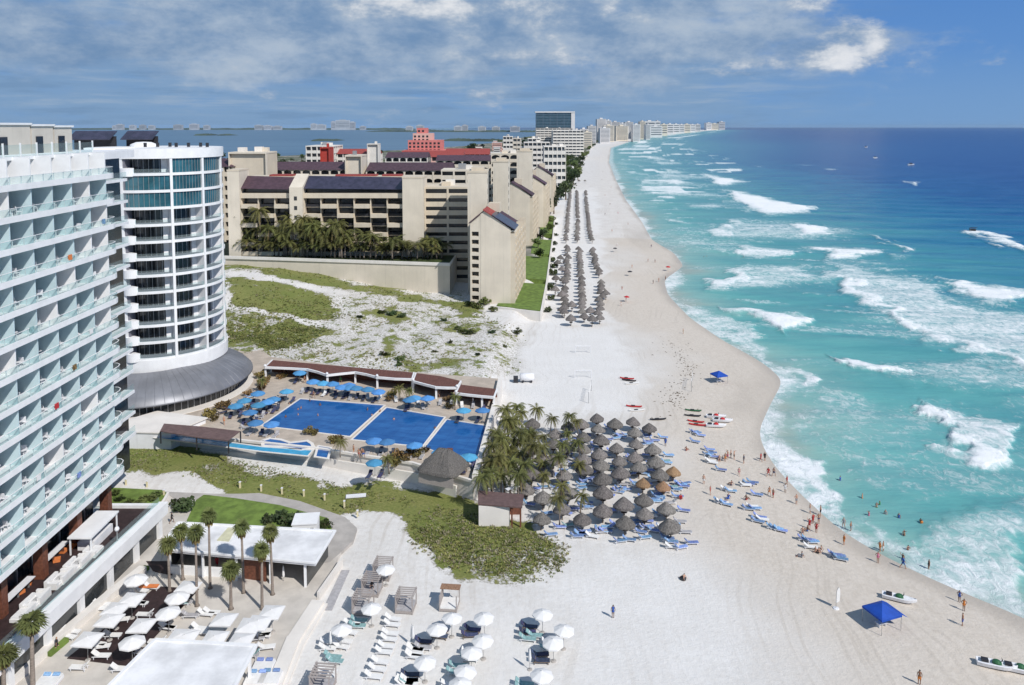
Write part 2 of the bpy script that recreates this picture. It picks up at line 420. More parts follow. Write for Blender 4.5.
def polymask(px, py, poly, soft=3.0):
    """1 well inside the polygon, 0 outside, soft over a few units"""
    inside = np.zeros(px.shape, bool); dist = np.full(px.shape, 1e9)
    n = len(poly)
    for i in range(n):
        (x0, y0), (x1, y1) = poly[i], poly[(i + 1) % n]
        c = ((y0 > py) != (y1 > py))
        with np.errstate(divide='ignore', invalid='ignore'):
            xi = (x1 - x0) * (py - y0) / (y1 - y0 + 1e-12) + x0
        inside ^= c & (px < xi)
        dx, dy = x1 - x0, y1 - y0
        t = np.clip(((px - x0) * dx + (py - y0) * dy) / (dx * dx + dy * dy + 1e-9), 0, 1)
        dist = np.minimum(dist, np.hypot(px - x0 - t * dx, py - y0 - t * dy))
    sd_ = np.where(inside, dist, -dist)
    return sst(sd_ / (2 * soft) + .5)
def np_proj(X, Y, Z):
    dz = Z - H; dep = Y * CP - dz * SP; up = Y * SP + dz * CP
    dep = np.maximum(dep, 5)
    return 512 + F * X / dep, PPY - F * up / dep
def grid_mesh(name, X, Y, Z, attrs, m, kind, parent=None):
    nr, nc = X.shape
    me = bpy.data.meshes.new(name)
    co_ = np.stack([X, Y, Z], -1).reshape(-1, 3).astype(np.float32)
    idx = np.arange(nr * nc).reshape(nr, nc)
    q = np.stack([idx[:-1, :-1], idx[:-1, 1:], idx[1:, 1:], idx[1:, :-1]], -1).reshape(-1, 4).astype(np.int32)
    me.vertices.add(len(co_)); me.vertices.foreach_set('co', co_.ravel())
    me.loops.add(q.size); me.loops.foreach_set('vertex_index', q.ravel())
    me.polygons.add(len(q)); me.polygons.foreach_set('loop_start', np.arange(0, q.size, 4, dtype=np.int32))
    me.polygons.foreach_set('use_smooth', np.ones(len(q), bool))
    me.update(calc_edges=True); me.validate()
    for k, a in attrs.items():
        at = me.attributes.new(k, 'FLOAT', 'POINT'); at.data.foreach_set('value', a.reshape(-1).astype(np.float32))
    me.materials.append(m)
    o = bpy.data.objects.new(name, me); COL.objects.link(o); o['kind'] = kind
    return o
def attr_n(nt, name):
    n = nn(nt, 'ShaderNodeAttribute'); n.attribute_name = name; return n.outputs['Fac']
rowY = [-900, -300, -60, 0, 30, 45, 55] + [46800 / (p - HORZ) for p in np.arange(830, 131, -1.25)] + [46800 / (p - HORZ) for p in (130.4, 129.8, 129.2, 128.7, 128.3, 128, 127.75)]

# ------------------------------------------------------------------ ground material: sand, scrub, wet sand, town ground
m, nt, b = new_mat('beach_sand_and_scrub')
tc = nn(nt, 'ShaderNodeTexCoord'); ob = tc.outputs['Object']
sn = noise_n(nt, ob, .12, 6, .6); fn = noise_n(nt, ob, 1.1, 6, .7); tr = noise_n(nt, map_n(nt, ob, (1.3, .07, 1), (0, 0, R(-14))), 1.0, 5, .6)
sand = mix_n(nt, smooth_n(nt, sn, .35, .65), (.665, .643, .615), (.735, .716, .692))
sand = mix_n(nt, smooth_n(nt, fn, .35, .75, 0, .35), sand, (.47, .42, .36))
sand = mix_n(nt, smooth_n(nt, tr, .52, .75, 0, .3), sand, (.5, .455, .4))
sand = mix_n(nt, attr_n(nt, 'tan'), sand, mix_n(nt, smooth_n(nt, fn, .3, .7), (.54, .475, .4), (.63, .565, .49)))
sand = mix_n(nt, math_n(nt, 'MULTIPLY', attr_n(nt, 'tan'), smooth_n(nt, noise_n(nt, map_n(nt, ob, (.9, .35, 1), (0, 0, R(-30))), 1, 8, .75), .54, .72, 0, .45)), sand, (.4, .34, .28))
trk = nn(nt, 'ShaderNodeSeparateXYZ'); lk(nt, ob, trk.inputs[0])
tw = math_n(nt, 'ADD', math_n(nt, 'SUBTRACT', trk.outputs[0], math_n(nt, 'MULTIPLY', trk.outputs[1], .1)), math_n(nt, 'MULTIPLY', noise_n(nt, ob, .012, 3), 40.))
for per in (7.3, 11.9):
    fr_ = math_n(nt, 'FRACT', math_n(nt, 'DIVIDE', tw, per)); a_ = math_n(nt, 'ABSOLUTE', math_n(nt, 'SUBTRACT', math_n(nt, 'ABSOLUTE', math_n(nt, 'SUBTRACT', fr_, .5)), .9 / per))
    ln = smooth_n(nt, a_, .12 / per, .32 / per, .35, 0)
    sand = mix_n(nt, math_n(nt, 'MULTIPLY', ln, smooth_n(nt, noise_n(nt, ob, .035, 4), .45, .62)), sand, (.47, .42, .36))
fp = noise_n(nt, map_n(nt, ob, (1.4, .8, 1)), 1, 3, .5)
sand = mix_n(nt, math_n(nt, 'MULTIPLY', smooth_n(nt, fp, .62, .74, 0, .4), smooth_n(nt, noise_n(nt, ob, .05, 5), .45, .65)), sand, (.45, .4, .35))
sand = mix_n(nt, attr_n(nt, 'groomed'), sand, (.765, .75, .73))
wet = attr_n(nt, 'wet')
sand = mix_n(nt, wet, sand, (.46, .405, .34))
g1 = noise_n(nt, ob, .28, 8, .68); g2 = noise_n(nt, ob, 2.2, 5, .65)
gcol = mix_n(nt, smooth_n(nt, g2, .3, .7), (.135, .155, .042), (.25, .245, .085))
gcol = mix_n(nt, smooth_n(nt, sn, .4, .65, 0, .7), gcol, (.15, .185, .045))
veg = attr_n(nt, 'veg')
gm = math_n(nt, 'ADD', veg, mul_ := math_n(nt, 'MULTIPLY', math_n(nt, 'SUBTRACT', g1, .5), 2.6))
gm = math_n(nt, 'ADD', gm, math_n(nt, 'MULTIPLY', math_n(nt, 'SUBTRACT', g2, .5), 1.0))
gm = math_n(nt, 'MULTIPLY', smooth_n(nt, gm, .42, .62), smooth_n(nt, veg, .02, .12))
dry = math_n(nt, 'MULTIPLY', smooth_n(nt, math_n(nt, 'ADD', veg, math_n(nt, 'MULTIPLY', math_n(nt, 'SUBTRACT', g2, .5), 2.2)), .22, .6, 0, .75), smooth_n(nt, veg, .02, .15))
c = mix_n(nt, dry, sand, (.3, .275, .225))
c = mix_n(nt, gm, c, gcol)
u = attr_n(nt, 'town'); un = noise_n(nt, ob, .03, 6, .7)
c = mix_n(nt, u, c, mix_n(nt, smooth_n(nt, un, .4, .6), (.06, .08, .035), (.3, .28, .25)))
lk(nt, c, b.inputs['Base Color'])
lk(nt, smooth_n(nt, wet, 0, 1, .9, .35), b.inputs['Roughness']); b.inputs['Specular IOR Level'].default_value = .25
bp = nn(nt, 'ShaderNodeBump'); bp.inputs['Strength'].default_value = .55; bp.inputs['Distance'].default_value = .2
hb = math_n(nt, 'ADD', math_n(nt, 'ADD', noise_n(nt, ob, 1.6, 6, .7), math_n(nt, 'MULTIPLY', tr, .4)), math_n(nt, 'MULTIPLY', gm, .7))
lk(nt, hb, bp.inputs['Height']); lk(nt, bp.outputs[0], b.inputs['Normal'])
M['ground'] = m

def build_ground():
    Xs, Ys = [], []
    for Y in rowY:
        xs = float(shoreX(Y)); yy = max(Y, 55)
        xl = -.74 * yy - 12
        far = -3000 if Y < 700 else float(lagoonX(Y))
        xl = max(xl, far + 1) if far + 1 < xs else xs - 2
        row = np.concatenate([[min(far, xl - 1)], np.linspace(xl, xs - 40 * min(1, yy / 400 + .6), 330) if xs - 60 > xl else np.linspace(xl, xs - 1.5, 330), np.linspace(xs - 39.5 * min(1, yy / 400 + .6) if xs - 60 > xl else xs - 1.2, xs + 9, 130)])
        Xs.append(np.sort(row)); Ys.append(np.full(row.shape, Y))
    X = np.array(Xs); Y = np.array(Ys); Z = hfun(X, Y)
    px, py = np_proj(X, Y, Z)
    d = X - shoreX(Y)
    near = Y < 1300
    big = fbm(X * .05, Y * .05, 4, 3)
    veg = np.zeros_like(X)
    vq = F / np.maximum(Y, 60) * 7; px = px + (fbm(X * .09, Y * .09, 4, 61) - .5) * vq * 2.2; py = py + (fbm(X * .09 + 40, Y * .09, 4, 62) - .5) * vq * .8
    dunes = [(222, 255), (455, 288), (480, 312), (522, 330), (528, 350), (505, 385), (420, 380), (260, 358), (222, 350)]
    veg = np.maximum(veg, polymask(px, py, dunes, 5) * .33)
    for poly, a in [([(222, 268), (300, 288), (345, 298), (340, 318), (290, 325), (222, 312)], .95),
                    ([(222, 312), (270, 322), (275, 345), (240, 352), (222, 360)], .6),
                    ([(256, 325), (310, 318), (330, 325), (315, 342), (280, 350), (258, 346)], .8),
                    ([(222, 258), (330, 272), (360, 283), (455, 300), (485, 315), (470, 318), (430, 305), (350, 290), (300, 280), (222, 266)], .95),
                    ([(372, 312), (398, 306), (406, 320), (385, 322)], .8), ([(370, 355), (375, 338), (388, 335), (390, 358), (376, 362)], .7),
                    ([(318, 300), (352, 296), (350, 302), (325, 304)], .7), ([(392, 356), (440, 358), (470, 372), (430, 376)], .65),
                    ([(440, 318), (470, 325), (480, 335), (460, 338)], .65), ([(400, 330), (430, 332), (432, 345), (405, 342)], .45), ([(222, 340), (250, 345), (250, 358), (222, 358)], .5),
                    ([(340, 290), (420, 305), (480, 325), (470, 330), (400, 315)], .35), ([(300, 340), (360, 330), (365, 350), (300, 356)], .4),
                    ([(500, 326), (522, 326), (524, 338), (505, 340)], .5)]:
        veg = np.maximum(veg, polymask(px, py, poly, 4) * a)
    for path in [[(222, 268), (300, 282), (345, 290), (350, 294), (300, 287), (222, 273)], [(222, 305), (275, 312), (330, 320), (328, 324), (270, 317), (222, 311)], [(272, 316), (277, 316), (275, 330), (270, 332)]]:
        veg *= 1 - .9 * polymask(px, py, path, 1.5)
    bank = [(104, 436), (160, 446), (220, 455), (307, 474), (350, 484), (470, 511), (545, 535), (568, 546), (572, 560), (550, 576), (520, 577), (490, 570), (462, 566), (430, 545), (405, 528), (375, 518), (350, 518), (330, 508), (300, 500), (215, 484), (180, 475), (104, 470)]
    veg = np.maximum(veg, polymask(px, py, bank, 6) * 1.12)
    for bare in [([(180, 462), (215, 460), (225, 478), (200, 480)], .5), ([(420, 545), (450, 560), (470, 570), (440, 568)], .45), ([(480, 545), (575, 540), (577, 588), (510, 590)], .62), ([(370, 500), (420, 518), (400, 526), (372, 516)], .25)]:
        veg -= polymask(px, py, bare[0], 6) * bare[1]
    veg *= near
    tan = sst((d + 46 + 30 * (big - .5)) / 34.) * near * (Y < 420) * .9 + .25 * sst((d + 40) / 30) * (Y >= 420)
    tan *= sst((36 + X * 0 - np.abs(px - 800) / 8.) / 10) * .3 + .7
    wet = .85 * sst((d + 4.5 + 7 * (fbm(X * .03, Y * .045, 3, 9) - .5)) / 5.5)
    for q in [(770, 388, 26, 20), (640, 237, 18, 11), (678, 270, 16, 9), (745, 400, 20, 24)]:
        wet = np.maximum(wet, .5 * np.exp(-((px - q[0]) / q[2]) ** 2 - ((py - q[1]) / q[3]) ** 2) * (d > -14))
    groom = np.maximum(polymask(px, py, [(545, 326), (612, 326), (645, 395), (640, 412), (505, 420), (530, 350)], 6) * .5, polymask(px, py, [(553, 190), (596, 190), (612, 326), (548, 326), (552, 250)], 4) * .6)
    groom = np.maximum(groom, polymask(px, py, [(570, 600), (560, 560), (660, 545), (720, 560), (760, 685), (760, 760), (300, 760), (300, 640)], 40) * .35)
    town = sst((edgeX(Y) - 2 - X) / 6) * sst((Y - 300) / 20)
    return grid_mesh('beach_ground', X, Y, Z, {'veg': veg, 'tan': tan, 'wet': wet, 'groomed': groom, 'town': town}, M['ground'], 'structure')
build_ground()

# ------------------------------------------------------------------ sea
m, nt, b = new_mat('sea_water')
tc = nn(nt, 'ShaderNodeTexCoord'); ob = tc.outputs['Object']
d = attr_n(nt, 'offshore'); foam = attr_n(nt, 'foam')
w1 = noise_n(nt, map_n(nt, ob, (.012, .03, 1), (0, 0, R(20))), 1, 6, .6)
dd = math_n(nt, 'ADD', d, math_n(nt, 'MULTIPLY', math_n(nt, 'SUBTRACT', w1, .5), .32))
col = ramp_n(nt, dd, [(0, (.36, .42, .36)), (.07, (.24, .45, .41)), (.16, (.13, .385, .375)), (.33, (.075, .29, .33)), (.45, (.024, .165, .29)), (.57, (.009, .085, .235)), (.75, (.005, .05, .195)), (1, (.004, .04, .17))])
sw = noise_n(nt, map_n(nt, ob, (.035, .16, 1), (0, 0, R(14))), 1, 7, .62)
col = mix_n(nt, smooth_n(nt, sw, .35, .7, .0, .5), col, mix_n(nt, 1., col, (.55, .68, .78), 'MULTIPLY'))
f1 = noise_n(nt, map_n(nt, ob, (.55, .38, 1), (0, 0, R(15))), 1.0, 9, .72, .9)
f2 = noise_n(nt, map_n(nt, ob, (.09, .2, 1), (0, 0, R(12))), 1.0, 6, .6, .5)
ff = math_n(nt, 'ADD', foam, math_n(nt, 'MULTIPLY', math_n(nt, 'SUBTRACT', f1, .5), 1.9))
ff = math_n(nt, 'ADD', ff, math_n(nt, 'MULTIPLY', math_n(nt, 'SUBTRACT', f2, .5), 1.1))
fm = math_n(nt, 'MULTIPLY', smooth_n(nt, ff, .24, 1.15), smooth_n(nt, foam, .02, .2))
pale = math_n(nt, 'MULTIPLY', smooth_n(nt, foam, .1, .8), .4)
col = mix_n(nt, pale, col, (.4, .6, .6))
col = mix_n(nt, fm, col, (.82, .84, .85))
lk(nt, col, b.inputs['Base Color'])
lk(nt, smooth_n(nt, fm, 0, 1, .22, .9), b.inputs['Roughness'])
b.inputs['Specular IOR Level'].default_value = .1; b.inputs['IOR'].default_value = 1.33
bp = nn(nt, 'ShaderNodeBump'); bp.inputs['Strength'].default_value = .6; bp.inputs['Distance'].default_value = .5
hh = math_n(nt, 'ADD', math_n(nt, 'ADD', noise_n(nt, map_n(nt, ob, (.12, .4, 1), (0, 0, R(15))), 1, 6, .65), noise_n(nt, map_n(nt, ob, (.02, .05, 1)), 1, 4)), math_n(nt, 'MULTIPLY', f1, math_n(nt, 'MULTIPLY', fm, .8)))
lk(nt, hh, bp.inputs['Height']); lk(nt, bp.outputs[0], b.inputs['Normal'])
M['sea'] = m

def c1(pts): return [(640 + x / 2.6667, 150 + y / 2.6667) for x, y in pts]
def c2(pts): return [(690 + x / 3.066, 340 + y / 3.066) for x, y in pts]
def c3(pts): return [(560 + x / 5.12, 100 + y / 5.12) for x, y in pts]
FOAM = [(c1([(500, 330), (530, 300), (640, 330), (740, 340), (830, 400), (920, 415), (1060, 440), (1060, 615), (900, 548), (850, 522), (760, 502), (680, 467), (600, 417), (540, 382)]), .6, 4),
        (c1([(500, 325), (545, 330), (620, 390), (700, 440), (800, 490), (900, 520), (1060, 590), (1060, 615), (900, 550), (850, 522), (760, 503), (680, 469), (600, 418), (540, 382)]), .9, 3),
        (c1([(760, 335), (800, 350), (880, 365), (1040, 385), (1000, 415), (900, 405), (820, 375)]), .95, 2),
        (c1([(228, 108), (260, 112), (350, 132), (440, 150), (468, 166), (330, 173), (290, 150)]), 1.05, 1.5),
        (c1([(168, 63), (200, 70), (285, 85), (215, 96)]), 1., 1.2),
        (c1([(180, 222), (250, 183), (290, 190), (400, 195), (560, 215), (600, 225), (420, 240), (200, 235)]), .52, 2.5),
        (c1([(185, 232), (245, 184), (275, 190), (250, 215), (300, 236), (220, 237)]), .75, 2),
        (c1([(400, 196), (440, 198), (520, 225), (430, 232)]), 1.05, 1.5), (c1([(455, 258), (490, 258), (540, 263), (655, 270), (640, 281), (520, 294)]), .9, 1.5),
        (c1([(238, 248), (300, 260), (400, 270), (380, 282), (290, 288)]), .75, 1.5),
        (c1([(195, 358), (280, 303), (400, 310), (510, 340), (500, 357), (370, 362), (280, 378), (210, 374)]), .56, 2.5),
        (c1([(195, 360), (240, 328), (295, 308), (280, 345), (260, 378), (205, 374)]), .8, 2), (c1([(250, 423), (290, 428), (360, 438), (485, 455), (380, 491), (330, 462)]), .95, 1.5),
        (c1([(540, 555), (600, 568), (700, 562), (900, 558), (1060, 600), (1060, 660), (800, 632), (640, 603), (560, 577)]), .48, 4),
        (c1([(540, 553), (640, 573), (640, 603), (570, 582)]), .95, 1.5), (c1([(440, 480), (620, 478), (800, 500), (620, 498)]), .4, 2),
        (c1([(625, 228), (640, 232), (632, 240)]), .8, 1), (c1([(648, 240), (668, 245), (660, 252)]), .9, 1), (c1([(683, 252), (732, 264), (715, 271)]), 1., 1), (c1([(660, 275), (730, 285), (700, 297)]), .45, 2),
        (c1([(706, 85), (745, 87), (730, 94)]), 1., .6), (c1([(490, 50), (525, 50), (510, 55)]), .6, .6), (c1([(620, 18), (635, 19), (625, 23)]), .7, .4), (c1([(715, 38), (735, 40), (722, 43)]), .6, .4), (c1([(410, 38), (480, 40), (440, 43)]), .4, .6),
        (c1([(868, 218), (905, 214), (960, 232), (1040, 258), (1040, 275), (945, 244), (900, 232)]), .85, 1), (c1([(935, 250), (950, 252), (960, 264), (940, 262)]), .8, .8),
        (c2([(688, 215), (715, 178), (760, 183), (860, 220), (1060, 255), (1060, 405), (960, 412), (870, 392), (780, 362), (722, 310), (740, 275), (700, 240)]), .68, 4),
        (c2([(688, 215), (720, 178), (770, 198), (800, 250), (740, 275)]), .95, 2.5), (c2([(718, 288), (800, 308), (1000, 348), (1060, 395), (950, 412), (850, 385), (770, 357)]), .95, 3),
        (c2([(165, 250), (260, 290), (380, 345), (412, 385), (405, 440), (455, 500), (470, 560), (380, 520), (300, 450), (230, 370), (170, 290)]), .85, 4),
        (c2([(270, 120), (450, 130), (600, 180), (900, 200), (1000, 250), (700, 290), (800, 370), (600, 390), (420, 345), (330, 230)]), .36, 10),
        (c2([(640, 605), (720, 590), (820, 560), (900, 530), (1060, 510), (1060, 900), (800, 720), (640, 660)]), .47, 8),
        (c2([(455, 560), (620, 640), (760, 650), (1060, 720), (1060, 900), (850, 800), (600, 680), (500, 620)]), .65, 5),
        (c2([(270, 110), (340, 115), (350, 150), (290, 170)]), .8, 3), (c1([(60, 380), (120, 400), (240, 440), (330, 540), (430, 610), (400, 640), (300, 560), (150, 460)]), .6, 2.5),
        (c1([(70, 185), (140, 190), (130, 200), (90, 195)]), .7, 1), (c1([(90, 240), (180, 245), (210, 255), (120, 255)]), .6, 1.5),
        (c3([(530, 372), (740, 388), (800, 402), (600, 402), (520, 402)]), .6, 1.2), (c3([(410, 413), (560, 430), (830, 436), (580, 442), (420, 432)]), .7, 1.2), (c3([(570, 405), (680, 425), (600, 438), (550, 425)]), .85, 1.),
        (c3([(450, 470), (840, 486), (860, 502), (600, 492)]), .65, 1.2), (c3([(380, 228), (472, 234), (440, 244), (380, 242)]), .9, .6), (c3([(430, 285), (500, 288), (570, 312), (480, 310)]), .65, .8),
        (c3([(490, 316), (580, 318), (620, 328), (500, 330)]), .75, .7), (c3([(530, 350), (640, 370), (560, 378)]), .75, .8), (c3([(350, 368), (480, 383), (500, 390), (380, 382)]), .6, .8), (c3([(400, 190), (440, 200), (400, 215)]), .5, .6),
        (c3([(300, 315), (420, 330), (300, 335)]), .45, 1), (c3([(300, 345), (400, 352), (320, 360)]), .45, 1), (c3([(500, 236), (515, 240), (505, 250)]), .8, .5), (c3([(540, 280), (565, 284), (550, 290)]), .8, .5), (c3([(850, 296), (880, 300), (860, 306)]), .7, .5), (c3([(655, 320), (675, 322), (665, 330)]), .6, .5)]
def build_sea():
    fr = np.concatenate([np.linspace(0, 1, 420) ** 1.0])
    Xs, Ys = [], []
    for Y in rowY + [45000]:
        xs = float(shoreX(Y)) - 3; yy = max(Y, 55)
        xr = max(.7 * yy + 15, xs + 60)
        row = np.concatenate([np.linspace(xs, min(xr, xs + 160 + .12 * yy), 330), np.linspace(min(xr, xs + 160 + .12 * yy) + 1, xr + 2 + .02 * yy, 90), [xr + 400 + .1 * yy, max(xr + 5000, 42000)]])
        Xs.append(row); Ys.append(np.full(row.shape, Y))
    X = np.array(Xs); Y = np.array(Ys)
    d = X - shoreX(Y)
    Z = np.full_like(X, SEA)
    px, py = np_proj(X, Y, Z)
    foam = np.zeros_like(X)
    q1 = fbm(X * .07, Y * .07, 4, 41) - .5; q2 = fbm(X * .07 + 50, Y * .07, 4, 42) - .5; q3 = fbm(X * .5, Y * .5, 3, 43) - .5
    sc_ = F / np.maximum(Y, 60) * 14
    wx = px + q1 * sc_ * 1.6 + q3 * sc_ * .25; wy = py + (q2 * sc_ * 1.0 + q3 * sc_ * .2) * np.clip(60 / np.maximum(Y, 60), .12, .5)
    for poly, a, s in FOAM:
        xs_ = [p[0] for p in poly]; ys_ = [p[1] for p in poly]
        sel = (px > min(xs_) - 40) & (px < max(xs_) + 40) & (py > min(ys_) - 30) & (py < max(ys_) + 30) & (Y > 40)
        if sel.any():
            foam[sel] = np.maximum(foam[sel], polymask(wx[sel], wy[sel], poly, s * 2.2 + .6) * a * 1.16)
    # wash along the water's edge and random small breakers far up the coast
    wob = fbm(X * .0 + 3, Y * .03, 3, 5)
    sw_ = .8 * sst((4 + 17 * (wob - .36) - d) / 9.) * (Y < 900)
    foam = np.maximum(foam, sw_)
    foam = np.maximum(foam, .55 * sst((14 - d) / 10) * (Y >= 900))
    fx = fbm(d * .02, np.log(np.maximum(Y, 1)) * 26, 4, 31)
    foam = np.maximum(foam, .9 * sst((fx - .56) / .1) * sst((np.where(Y < 900, 140, 260) - d) / 80) * sst((d - 8) / 20) * sst((Y - 520) / 120))
    fx2 = fbm(X * .012, Y * .03, 4, 77)
    foam = np.maximum(foam, .34 * sst((fx2 - .52) / .14) * sst((130 - d) / 60) * (Y > 60))
    fx3 = fbm(d * .035 + 3, (Y + .35 * X) * .11, 4, 99); foam = np.maximum(foam, .46 * sst((fx3 - .58) / .1) * sst((150 - d) / 70) * sst((d - 6) / 20) * sst((Y - 170) / 60))
    lift = 1.0 * foam * sst((d - 4) / 14) * (Y < 900)
    swell = (.34 * np.sin((X * .25 + Y * .97) * .19 + 2.5 * fbm(X * .015, Y * .015, 2, 8)) + .12 * np.sin((X * .5 + Y * .85) * .41)) * sst((d - 5) / 25) * (Y < 1500)
    off = np.interp(d, [-5, 0, 5, 12, 26, 60, 110, 200, 320, 520, 900, 4000], [0, 0, .045, .09, .165, .27, .34, .45, .59, .74, .88, 1.0])
    off2 = np.interp(d, [0, 60, 250, 500, 900, 1800], [.16, .25, .36, .52, .72, .98]); k_ = sst((Y - 1000) / 1500.); off = off * (1 - k_) + off2 * k_
    return grid_mesh('sea_water', X, Y, Z + lift + swell, {'foam': foam, 'offshore': off}, M['sea'], 'structure')
build_sea()

# ------------------------------------------------------------------ lagoon behind the hotel strip and its far shore
m, nt, b = new_mat('lagoon_water')
tc = nn(nt, 'ShaderNodeTexCoord'); ob = tc.outputs['Object']
w = noise_n(nt, map_n(nt, ob, (.0012, .006, 1)), 1, 6, .6)
lk(nt, mix_n(nt, smooth_n(nt, w, .35, .65), (.05, .12, .2), (.08, .165, .25)), b.inputs['Base Color'])
b.inputs['Roughness'].default_value = .3; b.inputs['Specular IOR Level'].default_value = .2
M['lagoon'] = m
mb = MB(); ys = [700, 800, 900, 1200, 1400, 1700, 2000, 2500, 3500, 6000, 10000, 16000]
vs = []
for y in ys: vs += [(-40000, y, -.6), (float(lagoonX(y)) + 4, y, -.6)]
mb.add(vs, [(2 * i, 2 * i + 1, 2 * i + 3, 2 * i + 2) for i in range(len(ys) - 1)])
tag(mb.build('lagoon_water', 'lagoon'), kind='structure')
M['farland'] = mat('far_shore_woods', (.06, .085, .06), .9, .4, .006)
def ridge(name, pts, depth, seed, n=220):
    """low wooded land: a long strip with an uneven top"""
    r = random.Random(seed); mb = MB(); vs = []
    for i in range(n + 1):
        t = i / n; x = pts[0][0] + (pts[1][0] - pts[0][0]) * t; y = pts[0][1] + (pts[1][1] - pts[0][1]) * t
        h = pts[2] * (.45 + .55 * float(fbm(np.array([t * 40.]), np.array([seed * 1.7]), 3, seed)[0])) * min(1, 12 * t, 12 * (1 - t)) ** .6
        vs += [(x, y, -1), (x, y + depth * .08, h * .8), (x, y + depth * .4, h * r.uniform(.9, 1.1)), (x, y + depth, -1)]
    fs = [(4 * i + k, 4 * i + 4 + k, 4 * i + 5 + k, 4 * i + 1 + k) for i in range(n) for k in range(3)]
    mb.add(vs, fs)
    o = mb.build(name, 'farland', smooth=True); o['kind'] = 'structure'
    return o
ridge('far_shore', ((-10800, 14600), (-1500, 14300), 42), 1500, 4)
ridge('far_shore', ((-1700, 9000), (600, 8200), 24), 900, 9, 120)
ridge('mangrove_shore', ((-300, 3300), (120, 3000), 12), 260, 12, 90)
ridge('mangrove_island', (tuple(P(310, 141, 0).xy), tuple(P(333, 141, 0).xy), 9), 260, 5, 30)
ridge('mangrove_island', (tuple(P(193, 135.5, 0).xy), tuple(P(206, 135.5, 0).xy), 14), 300, 6, 24)
ridge('mangrove_island', (tuple(P(217, 135.5, 0).xy), tuple(P(224, 135.5, 0).xy), 12), 300, 7, 24)
